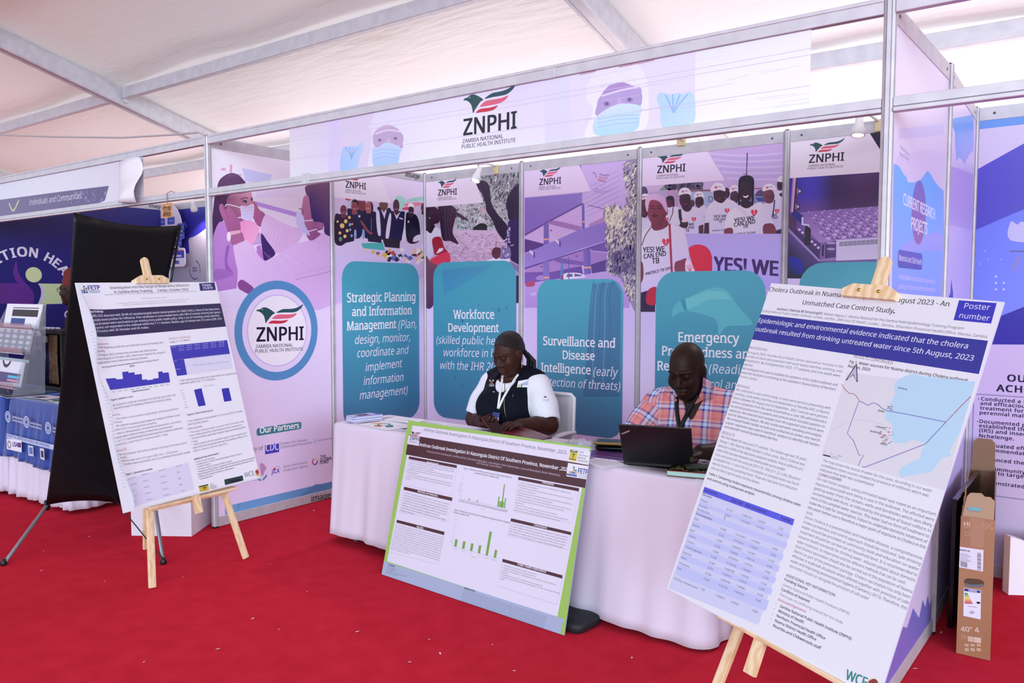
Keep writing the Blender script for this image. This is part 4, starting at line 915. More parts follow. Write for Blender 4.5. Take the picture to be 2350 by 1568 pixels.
for c, pts in ((c2_, 'L'), (c3_, 'R')):
    if pts == 'L':
        P.poly(c((415,845),(515,828),(515,1330),(405,1330)), 'd9cdf0'); P.poly(c((518,825),(820,770),(760,1330),(518,1310)), 'dccfe8')
        P.blob(c((820,760),(900,720),(1000,715),(1060,760),(1110,850),(1135,900),(1110,960),(1130,1050),(1110,1240),(800,1270),(760,1230),(800,1000),(770,900),(800,840)), 'e2dcf0', 'eae4f4', c((800,800),(1100,1200)))
        P.blob(c((805,1000),(840,930),(920,888),(1000,905),(1060,960),(1075,1050),(1060,1100),(940,1060),(830,1090)), 'ccb0d2', 'b898c0', c((900,880),(950,1080)))
        P.blob(c((808,1000),(860,955),(1000,935),(1070,970),(1078,1040),(1040,1090),(940,1040),(850,1080),(815,1060)), 'bfa8cc'); P.line(c((830,970),(940,935),(1060,950)), 0.008, 'ded2ea', smooth=3)
        for x, y in ((868,1025),(1008,1010)): P.ellipse(*c((x, y)), 5, 4, 'a08cb4', n=12); P.ellipse(*c((x, y)), 2.4, 2.4, '6a5c84', n=10)
        P.blob(c((930,1045),(945,1000),(965,1040)), 'cdb4d4')
        P.blob(c((800,1100),(850,1090),(935,1045),(1060,1095),(1050,1150),(1020,1240),(900,1262),(815,1265)), 'c2d6f4', 'a9c6f0', c((930,1050),(930,1260)))
        for y in (1130, 1165, 1200): P.line(c((815,y),(900,y-25),(1030,y-10)), 0.004, 'a2bcec', smooth=3)
        P.blob(c((520,1310),(518,1170),(545,1090),(600,1080),(670,1075),(690,1050),(720,1055),(715,1110),(690,1180),(665,1280),(650,1300)), 'a4c4f2', 'b8d0f4', c((520,1300),(700,1080)))
        for q in range(4): P.line(c((560+q*38,1090),(600+q*10,1150),(612,1200)), 0.005, '84a8e4', smooth=3)
    else:
        P.poly(c((0,420),(1250,190),(1245,800),(900,860),(0,980)), 'e6def4'); P.poly(c((0,440),(200,400),(230,980),(0,1000)), 'e0dcf0')
        P.blob(c((400,400),(500,330),(720,290),(830,400),(860,560),(850,820),(720,880),(420,920),(330,900),(400,700),(340,580)), 'ece6f6', 'f2eefa', c((500,350),(600,880)))
        P.blob(c((470,570),(540,490),(640,465),(740,500),(800,540),(800,640),(700,665),(600,650),(430,740),(440,640)), 'b292cc', 'a286c4', c((620,470),(620,680)))
        P.blob(c((435,650),(470,580),(620,540),(780,505),(805,560),(795,660),(690,660),(605,645),(440,750)), 'b7a2d6'); P.line(c((470,580),(640,530),(780,505)), 0.008, 'ded4ee', smooth=3)
        for x, y in ((515,645),(705,610)): P.ellipse(*c((x, y)), 8, 6, '9a88bc', n=12); P.ellipse(*c((x, y)), 3.4, 3.4, '6a5c90', n=10)
        P.blob(c((600,650),(618,590),(640,645)), 'c4b0dc')
        P.blob(c((425,760),(600,650),(790,660),(790,750),(740,870),(430,905)), 'd4e6fa', 'b6dcf8', c((600,650),(600,890)))
        for y in (745, 775, 810): P.line(c((440,y+30),(600,y),(780,y-10)), 0.004, 'aacdf2', smooth=3)
        P.blob(c((1225,820),(1245,600),(1200,545),(1150,565),(1110,555),(1050,570),(1010,560),(950,555),(930,610),(960,700),(985,840)), 'b8d8f6', 'c6e0fa', c((1000,600),(1200,820)))
        for q in range(4): P.line(c((1000+q*62,565),(1040+q*25,650),(1070,720)), 0.006, '92bcec', smooth=3)
for q, (a, b_) in enumerate(((0.24, 0.30), (0.62, 0.70), (0.16, 0.22))): P.line([(u0, H-.33+.27*(1-a)), ((u0+u1)/2, H-.33+.27*(1-(a+b_)/2-.03)), (u1, H-.33+.27*(1-b_))], 0.0022, 'd0c6de', uv=True, smooth=8)
R = random.Random(8)
for q in range(26):
    x = R.uniform(2.75, u1-.1); z = R.uniform(H-.31, H-.07); P.line([(x, z), (x+R.uniform(.05, .3), z+R.uniform(-.004, .008))], 0.0014, R.choice(['dcd6e8', 'd2cce0', 'cfc8de']), uv=True)
for q in range(9): x = R.uniform(2.7, 3.3); P.line([(x, H-.058), (x+.06, H-.056)], 0.005, 'c8a0bc', uv=True)
logo(P, (1063, 311), (1186, 294))
finish(P, 'white fascia banner with ZNPHI logo between two faint masked faces over the booth front', 'fascia_banner', group='fascia banners', cat='banner')

# right-hand partition seen from the neighbour's side
def sidewall(a, c_, base, **kw):
    a = np.array((*a, 0.)); c_ = np.array((*c_, 0.)); d = (c_-a); L = np.linalg.norm(d); d /= L
    n = np.array((d[1], -d[0], 0)); n = n if n[0] > 0 else -n
    return Print(a+n*0.006, d, (0, 0, 1), (0.022, 0.065, L-0.022, H-0.07), base, thick=0.003, **kw)
P = sidewall((4, 0), (XM, 1), 'dcd0ee'); c = crop(2040, 280, 3.733); r = P.r
P.gridpatch([(r[0], r[3]), (r[2], r[3]), (r[2], r[1]), (r[0], r[1])], [['e2d6ea', 'dccfea'], ['dccdea', 'd6c6ea'], ['d4c4ee', 'd2c2ee'], ['dccbee', 'dccbee']], uv=True)
P.poly(c((85,60),(470,10),(470,110),(85,150)), 'cfc4ea'); P.blob(c((80,290),(200,270),(320,235),(440,260),(560,300),(560,600),(80,520)), 'd6c6e6')
P.poly(c((40,360),(80,372),(105,410),(128,452),(150,470),(160,515),(200,520),(262,505),(290,470),(330,418),(350,436),(362,455),(400,520),(430,555),(470,590),(480,1700),(20,1700)), '70aef6', c2='8e98f2', g=c((250,480),(250,900)))
P.poly(c((120,1040),(400,940),(470,980),(470,1100),(100,1110)), '9c9cea')
e0 = P.uv(*c((257,777))); rr = (P.uv(*c((240,494)))[1]-P.uv(*c((270,1060)))[1])/2; P.ellipse(e0[0], e0[1], rr, rr, '7468be', n=44, uv=True, c2='94589a', g=((e0[0], e0[1]+rr), (e0[0]+.05, e0[1]-rr)))
P.text('CURRENT RESEARCH', *c((122,708),(392,836)), 'ece6f6', bold=0.02, up=(0, 1), hs=1.0); P.text('PROJECTS', *c((190,916),(326,964)), 'ece6f6', bold=0.02, up=(0, 1))
A = [P.uv(*q) for q in c((78,1092),(287,1140),(287,1280),(78,1248))]; P.rrect(A[0][0], A[3][1], A[1][0], A[0][1], 0.02, '5c52b4', c2='4c46a4', g=((0, A[0][1]), (0, A[3][1])))
P.text('Maternal and Child Health', *c((85,1186),(279,1226)), 'e0daf4', bold=0.01, up=(0, 1))
P.text('- Implementation science study on the elimination of', *c((78,1342),(400,1390)), 'd8c4f2', up=(0, 1)); P.text('upscaling of multiple micronutrient supplementation in', *c((82,1426),(396,1456)), 'd8c4f2', up=(0, 1)); P.text('pregnancy', *c((82,1508),(180,1520)), 'd8c4f2', up=(0, 1))
P.text('Tropical Diseases', *c((92,222),(173,292)), '8a78a8', up=(0, 1)); P.text('Research Centre', *c((92,282),(169,338)), '8a78a8', up=(0, 1))
P.poly([(r[0], r[1]), (r[2], r[1]), (r[2], .17), (.93, .15), (.88, .21), (.84, .17), (.78, .22), (.72, .16), (.6, .24), (.5, .19), (.3, .27), (.2, .2), (r[0], .25)], '7a72c6', uv=True)
finish(P, 'printed partition panel headed CURRENT RESEARCH PROJECTS in a purple disc, facing the right-hand booth')
P = sidewall((XM, 1), (4, 2), 'cbb9ec'); c = crop(2150, 240, 2.376); r = P.r
P.gridpatch([(r[0], r[3]), (r[2], r[3]), (r[2], r[1]), (r[0], r[1])], [['dccdec', 'd6c6ea'], ['c8b4e8', 'c4b0e6'], ['cab8ec', 'c6b4ea'], ['cab8ec', 'c6b4ea']], uv=True)
P.poly(c((70,80),(200,55),(200,250),(176,275),(150,328),(135,300),(120,288),(107,312),(100,230),(98,150)), '6a9eea', c2='9aa4ee', g=c((140,100),(140,320))); P.poly(c((50,335),(110,345),(200,380),(200,690),(50,650)), 'bda4e2')
P.blob(c((78,958),(83,990),(88,1050),(60,1120),(50,1080),(72,1030)), '3f48a8')
finish(P, 'plain lilac partition panel with a blue torn-edge print at the back of the right-hand booth')
# back wall of the right-hand booth
for i in range(3):
    P = wallprint((4+i, 1.994, 0), (1, 0, 0), 'dcc8ec'); P.gain = .86; r = P.r
    P.gridpatch([(r[0], r[3]), (r[2], r[3]), (r[2], r[1]), (r[0], r[1])], [['e0d0ee', 'e0d0ee'], ['dccaec', 'd8c4ea']], uv=True)
    P.poly(c((215,80),(900,-10),(900,60),(215,137)), '6c9eea')
    P.poly(c((205,362),(560,165),(900,20),(900,420),(205,690)), '5b50ca', c2='5248c4', g=c((220,400),(460,560))); P.poly(c((195,692),(405,600),(900,400),(900,1000),(195,1330)), '7886f2', c2='8290f6', g=c((200,700),(470,1100))); P.poly(c((195,1215),(470,1105),(900,940),(900,1312),(190,1308)), '3529a4')
    P.rrect(.64, P.uv(*c((380, 930)))[1], 1.6, P.uv(*c((385, 440)))[1], 0.1, 'a4bcfa'); P.rrect(.69, P.uv(*c((400, 905)))[1], 1.6, P.uv(*c((410, 470)))[1], 0.08, 'e0d6f0')
    P.blob(c((402,640),(440,655),(470,640),(600,690),(600,745),(400,740)), 'cfc8f0'); P.line(c((396,800),(520,802)), 0.006, '6a6484'); P.poly(c((440,830),(462,826),(420,908),(408,908)), '9a8cc4'); P.poly(c((415,556),(428,555),(418,568)), '5a5a70')
    for x, y in ((322,938),(322,973),(365,973),(322,1008),(365,1008),(238,870),(262,800),(352,845),(280,845)): P.ellipse(*c((x, y)), 2.6 if x in (322, 365) else 1.4, 2.6 if x in (322, 365) else 1.4, 'd8dcfa', n=8)
    k7 = crop(2100, 840, 2.8); top = P.uv(2240, 790)[1]
    P.poly([(r[0], r[1]), (r[2], r[1]), (r[2], top), (r[0], top)], 'dcc6ea', uv=True)
    if i == 0:
        for t, q, sz in (('OUR', (594,98), 40), ('ACHIEVEMENTS', (524,162), 40)):
            a = P.uv(*k7(q)); h = a[1]-P.uv(k7(q)[0], k7(q)[1]+15)[1]; P.text(t, a, None, '1c1640', size=abs(h), uv=True, bold=0.05, space=1.15, stretch=1.1)
        bx = P.uv(*k7((378,180))); by = P.uv(*k7((530,838)))
        x0, y1, y0 = bx[0], bx[1], by[1]
        for q in ([(x0, y0), (x0, y1-.02)], [(x0+.02, y1), (1.2, y1)], [(x0, y0), (1.2, y0)]): P.line(q, 0.005, '8a88b4', uv=True)
        P.ring(x0+.02, y1-.02, .0175, .0225, '8a88b4', 90, 180, 8)
        for t, q in (('Conducted a study', (425,222)), ('and efficacious and', (420,250)), ('treatment for un', (418,280)), ('perennial malaria', (416,310)), ('Documented persistence', (414,366)), ('established that the', (412,394)), ('(IRS) and insecticide', (412,424)), ('Nchelenge.', (412,458)), ('Evaluated efficacy', (440,516)), ('recommendations for', (422,546)), ('Enhanced the first', (425,606)), ('and immunity', (425,664)), ('used to target', (425,690)), ('Demonstrated that', (415,752))):
            P.text(t, P.uv(*k7(q)), None, '2c2450', size=0.0185, uv=True, bold=0.035, space=1.1, stretch=1.08)
        for q in ((408,213),(402,357),(395,505)): P.ellipse(*k7(q), 1.3, 1.3, '2c2450', n=8)
    finish(P, ['printed back panel reading OUR ACHIEVEMENTS behind the tall cardboard box', 'printed back panel of the right-hand booth beyond the achievements panel', 'printed back panel at the far end of the right-hand booth'][i])

# left-hand booth: navy banner wall with the coalition emblem
P = Print((XL+0.006, 0, 0), (0, 1, 0), (0, 0, 1), (0.022, 0.065, 1.978, H-0.07), '211c66', thick=0.003); c = crop(0, 480, 3.733); r = P.r
P.gridpatch([(r[0], r[3]), (r[2], r[3]), (r[2], r[1]), (r[0], r[1])], [['2c2460', '2a2470', '2a2878'], ['221e6c', '241e74', '2a2888'], ['1e1864', '1c1660', '1c185c'], ['161048', '14104a', '14104a']], uv=True)
P.poly(c((-60,635),(540,638),(533,812),(-60,812)), '5a2c80'); P.poly(c((325,638),(532,640),(533,812),(362,815),(364,972),(170,976),(290,860),(350,760),(350,690)), 'c3d0a2')
P.blob(c((326,638),(352,690),(352,740),(300,850),(180,975),(230,930),(350,800),(376,720),(360,665)), 'cdb8ea')
P.blob(c((325,638),(340,660),(352,700),(345,760),(300,850),(170,976),(190,900),(270,820),(292,750),(270,690),(200,620),(150,640),(330,610)), '211c66')
P.blob(c((140,440),(125,480),(114,540),(128,600),(150,638),(60,640),(60,700),(150,900),(200,910),(270,830),(292,760),(270,690),(205,620),(165,560),(148,500)), '652c8e', '5c2a84', c((150,500),(250,800)))
P.ellipse(*P.uv(*c((289,563))), 0.075, 0.075, 'cfd6a4', uv=True, n=32)
ctr = np.array(P.uv(*c((236,760)))); R1 = P.uv(*c((236,405)))[1]-ctr[1]
def arc_text(P, t, ctr, R1, a0, a1, col, size, inside=False):
    ws = [glyphs(ch, 'inter', 0.04)[2] if ch != ' ' else 0.35 for ch in t]; tot = sum(ws)+0.22*(len(t)-1); x = 0
    for ch, w in zip(t, ws):
        a = a0+(a1-a0)*(x+w/2)/tot; x += w+0.22
        if ch == ' ': continue
        d = np.array((math.sin(a), math.cos(a))); X = np.array((d[1], -d[0])); 
        if inside: X, d2 = -X, -d
        else: d2 = d
        p = ctr+d*R1-X*size*w/2
        P.text(ch, p, p+X*size*w, col, size=size, uv=True, bold=0.04)
arc_text(P, 'COALITION HEALTH', ctr, R1, math.radians(-86), math.radians(90), 'e2daec', 0.088)
P.text('ZAMBIA LIMITED', *c((-75,1082),(520,1090)), 'e2daec', bold=0.04, size=0.088)
P.text('Advancing the health of', *c((-90,1160),(560,1148)), 'b8b0d4', size=0.05); P.text('Individuals and Communities', *c((-230,1208),(590,1204)), 'b8b0d4', size=0.05)
P.ring(*P.uv(*c((590,905))), 0.03, 0.045, 'd0c8e0', 0, 360, 20)
finish(P, 'navy printed wall with a purple figure emblem under the curved words COALITION HEALTH', 'printed_banner')
S = Print((XL+0.0112, 0, 0), (0, 1, 0), (0, 0, 1), (0.3, 0, 2, H), None, thick=0)
S.text('image', *crop(340, 430, 6.27)((10,285),(205,305)), '2c2820', fkey='noto', bold=0.01, serif=True); S.build('lettering', MATTE, frame_fl)
P = Print((XL, 1.994, 0), (1, 0, 0), (0, 0, 1), (0.022, 0.065, 0.95, H-0.07), '241e78', thick=0.003); c = crop(340, 430, 6.27); r = P.r
P.gridpatch([(r[0], r[3]), (r[2], r[3]), (r[2], r[1]), (r[0], r[1])], [['2a2280', '3430a0', '2a2488'], ['241e78', '2c2890', '241e78'], ['1c1660', '1c1660', '1a1458']], uv=True)
P.blob(c((585,740),(660,710),(740,660),(830,595),(900,560),(900,2400),(-40,2400),(-40,1100),(300,1020),(450,960),(540,945),(588,952),(588,850)), 'b4aabc', '9c94ac', c((800,700),(600,1300)))
P.ring(*P.uv(*c((672,1190))), 0.095, 0.105, '332c6e', -20, 80, 14); P.ring(*P.uv(*c((672,1190))), 0.095, 0.105, '332c6e', 170, 300, 16); P.ring(*P.uv(*c((655,1180))), 0.018, 0.026, '332c6e', n=14); P.ring(*P.uv(*c((690,1180))), 0.018, 0.026, '332c6e', n=14)
P.line(c((520,500),(560,575)), .02, '8880b8')
finish(P, 'navy and grey printed back panel with a small ring emblem in the left booth')
for i in range(3):
    P = Print((-2.93+i*.97, 1.994, 0), (1, 0, 0), (0, 0, 1), (0.022, 0.065, 0.95, H-0.07), 'a8a0b4', thick=0.003)
    finish(P, ['plain grey back panel of the left booth beside its corner panel', 'plain grey middle back panel of the left booth', 'plain grey back panel of the left booth next to the partition'][i])
# round board and its label hanging in front of the left booth's back wall
P = Print((-3.52, 1.9, 0), (1, 0, 0), (0, 0, 1), (-0.6, 0.9, 0.8, 2.4), None, thick=0); c = crop(340, 430, 6.27)
e0 = P.uv(*c((275,620))); rr = P.uv(*c((545,620)))[0]-e0[0]; rr2 = (P.uv(*c((275,320)))[1]-P.uv(*c((275,910)))[1])/2; rr = (rr+rr2)/2
b = MB(); n = 48; b.prism([(e0[0]+rr*math.cos(2*math.pi*k/n), e0[1]+rr*math.sin(2*math.pi*k/n)) for k in range(n)], (-3.52, 1.906, 0), (1, 0, 0), (0, 0, 1), (0, -1, 0), 0.006)
A, B_ = P.uv(*c((230,885))), P.uv(*c((535,1140)))
q = []
for cx, cy, t in ((B_[0]-.04, A[1]-.04, 0), (A[0]+.04, A[1]-.04, 90), (A[0]+.04, B_[1]+.04, 180), (B_[0]-.04, B_[1]+.04, 270)):
    for k in range(6): an = math.radians(t+18*k); q.append((cx+.04*math.cos(an), cy+.04*math.sin(an)))
b.prism(q, (-3.52, 1.906, 0), (1, 0, 0), (0, 0, 1), (0, -1, 0), 0.006)
brd = tag(b.build('round_board', mat('lilac_board', 'e2d8f2', rough=0.4)), 'white round board with blue labels behind the black banner in the left booth', 'board')
for x, y in ((200,500),(338,480),(478,570),(478,690),(440,800),(90,570),(90,700)): A = P.uv(*c((x, y))); P.rrect(A[0]-.085, A[1]-.04, A[0]+.06, A[1]+.04, .015, '5560c4'); P.line([(A[0]-.05, A[1]), (A[0]+.03, A[1])], .008, 'b8bcec', uv=True)
A, B_ = P.uv(*c((380,915))), P.uv(*c((520,1015))); P.rrect(A[0]-.2, B_[1], B_[0], A[1], .01, '4a50bc'); P.poly(c((300,900),(500,900),(500,915),(300,915)), 'd06a78'); P.rrect(A[0]-.2, P.uv(380,*[c((380,1010))[1]])[1], A[0]+.13, P.uv(*c((380,978)))[1], .006, 'd8d0ec'); P.rrect(A[0], P.uv(*c((380,1105)))[1], A[0]+.085, P.uv(*c((380,1055)))[1], .004, '5a62b4')
P.build('labels', VINYL, brd)
# fascia banner of the left booth, its loose white end curling forward
P = Print((0, -0.003, 0), (1, 0, 0), (0, 0, 1), (XL+.02, H-0.35, at(330, 400, y=0)[0], H-0.0535), 'e6e4f2', thick=0.0015, gain=.85); c = crop(0, 400, 1.96); r = P.r
P.gridpatch([(r[0], r[3]), (r[2], r[3]), (r[2], r[1]), (r[0], r[1])], [['dcdcf0', 'e6e4f4', 'dfd8e6'], ['eceaf8', 'f0ecf8', 'e4dcea']], uv=True)
P.poly(c((-200,150),(0,115),(300,75),(490,52),(486,65),(472,118),(440,132),(0,205),(-200,240)), '6d5388', c2='5c4680', g=c((0,150),(460,80)))
P.scatter(80, c((320,85),(480,60),(470,120),(300,130)), ['a890c0', '8068a0', '4a3470'], 0.012, 3, 2); P.text('Individuals and Communities', *c((132,140),(368,108)), 'e4dcf0', ital=0.18, fkey='noto')
P.line(c((40,130),(60,165),(85,115)), 0.02, 'c8c098', smooth=3)
R = random.Random(3)
for q in range(40): x, y = R.uniform(0, 480), R.uniform(5, 70); P.line(c((x,y),(x+R.uniform(5,30),y-R.uniform(0,6))), 0.002, R.choice(['c8ccf2', 'd0d4f4', 'fafafe']))
finish(P, 'crumpled white and purple fascia banner reading Individuals and Communities over the left booth', 'fascia_banner', group='fascia banners', cat='banner')
b = MB(); x0 = at(322, 400, y=-.02)[0]; rows = []
for i in range(13):
    s_ = i/12; row = []
    for j in range(9):
        t = j/8; z = H-0.06-0.29*t; x = x0+(-0.28+0.30*s_)*1.0+0.02*math.sin(t*5)*s_; y = -0.02-0.05*math.sin(s_*2.6)*(0.4+t)-0.02*math.sin(t*7+s_*3)*s_
        row.append((x-0.015*t*s_, y, z-0.02*s_*t))
    rows.append(row)
b.grid(rows); tag(b.build('loose_banner_end', mat('white_vinyl', 'e6dfe8', rough=0.35), solid=0.001), 'loose curling white end of the left fascia banner near the aluminium post', 'banner end')
# ============================================================ research posters on boards, pine easels
PINE = wood_mat('pine_wood', 'ebd2ae', 'dcb88c')
PINE_END = mat('pine_end_grain', 'c8a070', rough=0.6)
BRASS = mat('brass_screw', 'c8a850', rough=0.3, metal=1.0)
def frame_of(TL, TR, BR, BL, s=1.0):
    q = [CAM+(np.array(p)-CAM)*s for p in (TL, TR, BR, BL)]
    U = (q[1]-q[0]+q[2]-q[3])/2; w = np.linalg.norm(U); U /= w
    V = (q[0]-q[3]+q[1]-q[2])/2; V -= U*(V@U); h = np.linalg.norm(V); V /= h
    c = sum(q)/4; O = c-U*w/2-V*h/2
    return O, U, V, np.cross(U, V), w, h
GT = '4c4a5c'
def fetp(P, f, x0, y0, w, h, dx, dy):
    """stepped blocks and the letters FETP; (x0,y0) top left, dx/dy slant per unit"""
    g = lambda a, b: f((x0+a*w, y0+b*h+a*w*dy+0*dx))
    for i, (n, cs) in enumerate(((1, ['2c4aa8']), (2, ['2c4aa8', 'e09a50']), (2, ['3a58b4', '2f9a94']), (4, ['2c4aa8', '3a58b4', 'e09a50', '2f9a94']), (3, ['3a58b4', 'e0a060', '2f9a94']))):
        for j in range(n):
            a0, b1 = i*0.1-.02, 1.0-j*0.24; P.poly([g(a0, b1), g(a0+.085, b1), g(a0+.085, b1-.2), g(a0, b1-.2)], cs[j])
    P.text('FETP', g(.52, .62), g(1.0, .62), '2a3a9c', bold=0.035, hs=1.25); P.text('Field Epidemiology', g(.52, .8), g(1.0, .8), '3a8ab0', bold=.02); P.text('Training Program', g(.52, .97), g(.98, .97), '3a8ab0', bold=.02)

# --- left: Surge of Respiratory Infections poster
F1 = frame_of((.380,-1.014,1.563), (.327,-.174,1.579), (.664,-.127,.442), (.718,-.965,.428))
O, U, V, N, w, h = F1; c = crop(160, 580, 1.9604)
P = Print(O, U, V, (0, 0, w, h+.013), 'f2f0fa', thick=0.005, edge='e6e4f0', gain=.86)
R = random.Random(2)
for i in range(46): v = h-0.25-i*0.018; P.line([(0.022+R.uniform(0, .006), v), (0.034+R.uniform(0, .01), v)], 0.003, 'c4c2d0', uv=True)
board1 = tag(P.build('poster_board', PAPER), 'white foam board behind the curling respiratory infections poster on the left easel', 'board')
def warp1(u, v):
    e = max(0.0, 0.13-u)/0.10; k = 0.6+0.4*math.sin(v*9)+0.25*math.sin(v*23+1)
    return N*(0.0035+0.020*e*e*k)+U*(0.016*e*math.sin(v*14+.6)+0.02*e*max(0, .55-v)) + V*(0.004*e*math.sin(v*31))
P = Print(O, U, V, (0.03, 0.008, w-0.001, h+0.012), 'f5f3fc', thick=0, warp=warp1, gain=.86)
fetp(P, c, 40, 146, 96, 38, 0, -.03)
P.text('Investigation into the Surge of Respiratory Infections', *c((181,165),(537,152)), '2c2a34', bold=0.012); P.text('in Zambia Army Training      Camps, October 2023', *c((199,184),(532,171)), '2c2a34', bold=0.012)
P.text('Field epidemiology residents1 2, mentors2 and staff of the training programme3, the national institute4 and the army medical services5', *c((155,193),(568,177)), '9a98a8'); P.text('Presenting Author: resident of the programme', *c((323,209),(435,204)), '7a7888')
P.text('Levy Mwanawasa Medical University; Zambia Field Epidemiology Training Program; Zambia National Public Health Institute', *c((210,232),(540,212)), '9a98a8'); P.text('Zambia Army Medical Research and Development Directorate; University Teaching Hospital, Zambia', *c((238,239),(522,223)), '9a98a8')
P.poly(c((580,139),(650,135),(656,169),(585,173)), '2d2a74'); P.text('Poster', *c((597,153),(636,151)), 'e8e6f4', bold=.02); P.text('P3-B19', *c((600,167),(641,164)), 'e8e6f4', bold=.02)
P.poly(c((62,262),(676,229),(706,333),(94,386)), '2b2552')
P.text('Key Findings', *c((76,276),(148,270)), 'e8e6f4', bold=.03)
P.lines(['SARS-COV2 detected with 29.4% of nasopharyngeal swabs tested positive for SARS-COV2.2. None of the laboratory', 'samples tested positive for Influenza. Poor ventilation in overcrowded tents with 56% of trainees sharing bed spaces', ('and all trainees were vaccinated as per existing Army public health policy. Only 2 out of 4 training camps detected,', .985), 'reported, and responded to the outbreak within the 7-1-7 timeline. Median age of trainees was 23.5 years (IQR: 20.0-', ('24.8 years), with 35 females and 65 males.', .4)], *c((80,294),(672,258),(97,362)), 'dcdaec', bold=.015, fill=.58)
RED = 'b04a58'
def para(P, head, hp, L, q, hc=RED, col=GT, hb=.01, **kw):
    if head: P.text(head, *c(*hp), hc, bold=hb)
    P.lines(L, *c(*q), col, **kw)
para(P, 'BACKGROUND', ((105,426),(172,416)), ['•  Acute Respiratory Infections are important causes of morbidity and', ('   mortality', .13), ('•  In August 2023, Zambia Army recruited over 5000 trainees.', .89), '   From August to October, 2023, there were reports of a surge in', ('   respiratory tract infections among trainees.', .72)], ((112,438),(417,409),(126,501)))
P.text('RTI suspected cases by weeks of onset from 13 Aug to Dec 31', *c((152,519),(398,486)), '4a4858', bold=.02); P.text('2023', *c((268,516),(290,513)), '4a4858', bold=.02)
bars = [(165,208,570),(209,238,572),(234,262,538),(262,290,542),(290,322,550),(324,346,573),(346,373,575),(373,398,568),(396,416,537),(416,443,542)]
pts = [(178,621)]
for x0, x1, y in bars: pts += [(x0, y+.0), (x1, y-(x1-x0)*.11)]
pts += [(450,584)]; P.poly(c(*pts), '3d38ba'); P.text('31  33  35  38  40  42  44  46  48  50', *c((185,632),(446,596)), '7a7888', size=.007); P.text('Epidemic week number', *c((280,629),(358,617)), '4a4858', bold=.03)
P.text('Figure1: Epidemic curve', *c((172,668),(283,651)), '3a3848', bold=.02)
para(P, None, None, ['We conducted an outbreak investigation to describe and confirm the', ('cause of the surge of respiratory infections in training Camps.', .92)], ((178,693),(475,645),(182,708)), step=.02)
para(P, 'METHODS', ((172,742),(219,734)), ['•  A descriptive cross-sectional study design utilizing quantitative', ('   methods', .13), '•  We collected nasopharyngeal swabs for analysis of Influenza and', ('   SARS-COV2 using purposive sampling', .62), '•  Data on demographics, environmental assessment, vaccination', ('   status were collected using an electronic questionnaire', .85), '•  A 7-1-7 standardized tool was used to measure outbreak', ('   detection, reporting and response within 7 days.', .76)], ((185,759),(487,706),(210,868)))
para(P, 'RESULTS', ((210,899),(257,888)), ['We interviewed 108 military trainees including 35 females and 65', ('males.', .1), ('Median age was 23.5 years (IQR, 20.0 – 24.8 years).', .83), 'Trainees were vaccinated as it is an existing Army public health'], ((220,917),(525,860),(236,962)))
P.text('Table 1. Laboratory results', *c((238,1006),(371,977)), '3a3848', bold=.025); P.poly(c((232,1022),(531,945),(558,1066),(258,1152)), 'e3e0f8')
for y, row in enumerate((('Testing Centre', 'Influenza', 'Sars-Cov2', 'Remarks'), ('Kalewa Makuti', 'Negative', 'Negative', 'Nil'), ('Arakan', 'Negative', 'Negative', 'Nil'), ('Lukanga', 'Negative', 'Negative', 'Nil'), ('SFTS', 'Negative', 'Positive', '29.4%'))):
    for x, t in enumerate(row):
        px, py = 243+x*78+y*5.5, 1024-x*19.5+y*28; P.text(t, c((px, py)), c((px+len(t)*3.3, py-len(t)*.85)), '6a6878')
P.text('RESULTS CONTINUED', *c((446,393),(543,383)), RED); P.text('Table 2: 7-1-7 Matrix', *c((449,409),(539,396)), '4a4858', bold=.01)
P.poly(c((449,420),(706,394),(719,456),(463,485)), '3d38b6'); P.poly(c((463,485),(512,480),(526,550),(481,556)), '3d38b6'); P.poly(c((512,480),(719,456),(732,521),(526,550)), 'e4e1f8')
for i in range(7):
    for j in range(1 if i == 0 else 3): P.text(('District', 'Date of', 'Date of', 'Date of', 'Date of', 'Date of', 'Early')[i] if j == 0 else ('emergency', 'detection', 'notification', 'initiation', 'response', 'complete')[i-1] if j == 1 else 'response', c((452+i*36, 429-i*3.6+j*9)), c((478+i*36, 426-i*3.6+j*9)), 'c4c2ec')
    for j in range(2):
        if i > 1: P.text('30/10/2023', c((478+i*34+j*5, 482-i*3.6+j*36)), c((505+i*34+j*5, 479-i*3.6+j*36)), '8a88a0')
P.text('SFTS', *c((468,492),(480,490)), 'd0ceec'); P.text('Kalewa', *c((475,528),(495,526)), 'd0ceec')
para(P, None, None, ['•  Two training camps detected, responded and reported the', ('   outbreak within the 7-1-7 timeline.', .6)], ((488,582),(748,547),(493,595)), step=.02)
P.poly(c((557,618),(591,611),(610,688),(577,693)), '3a36b4'); P.poly(c((681,613),(714,609),(727,667),(693,672)), '3a36b4'); P.text('Shared bed space', *c((602,604),(650,597)), '7a7888')
for i in range(7): P.text('%d%%' % (60-10*i), c((497+i*3.5, 624+i*13)), c((509+i*3.5, 622+i*13)), '9a98a8')
P.text('Figure2: Shared bed spaces', *c((528,734),(643,713)), '3a3848', bold=.02)
para(P, None, None, ['•  Poor ventilation in overcrowded 10 x 5 tents and 56% of trainees', ('   sharing bed spaces', .35)], ((526,765),(776,717),(530,779)), step=.02)
para(P, 'CONCLUSIONS', ((527,799),(595,786)), ['•  The surge could have been caused by SARS-COV2 with noted', ('   overcrowding providing a favorable ground for transmission.', .96), '•  Only two facilities were able to detect, report and respond within', ('   7 days.', .12), '•  Public health actions included regular mass screening for', '   SARS-COV2 and proposed training of surveillance officers in e-', ('   IDSR to enhance real-time reporting.', .6)], ((534,815),(782,763),(556,898)))
P.text('Additional Key Information', *c((557,935),(669,907)), '3a3848', bold=.025)
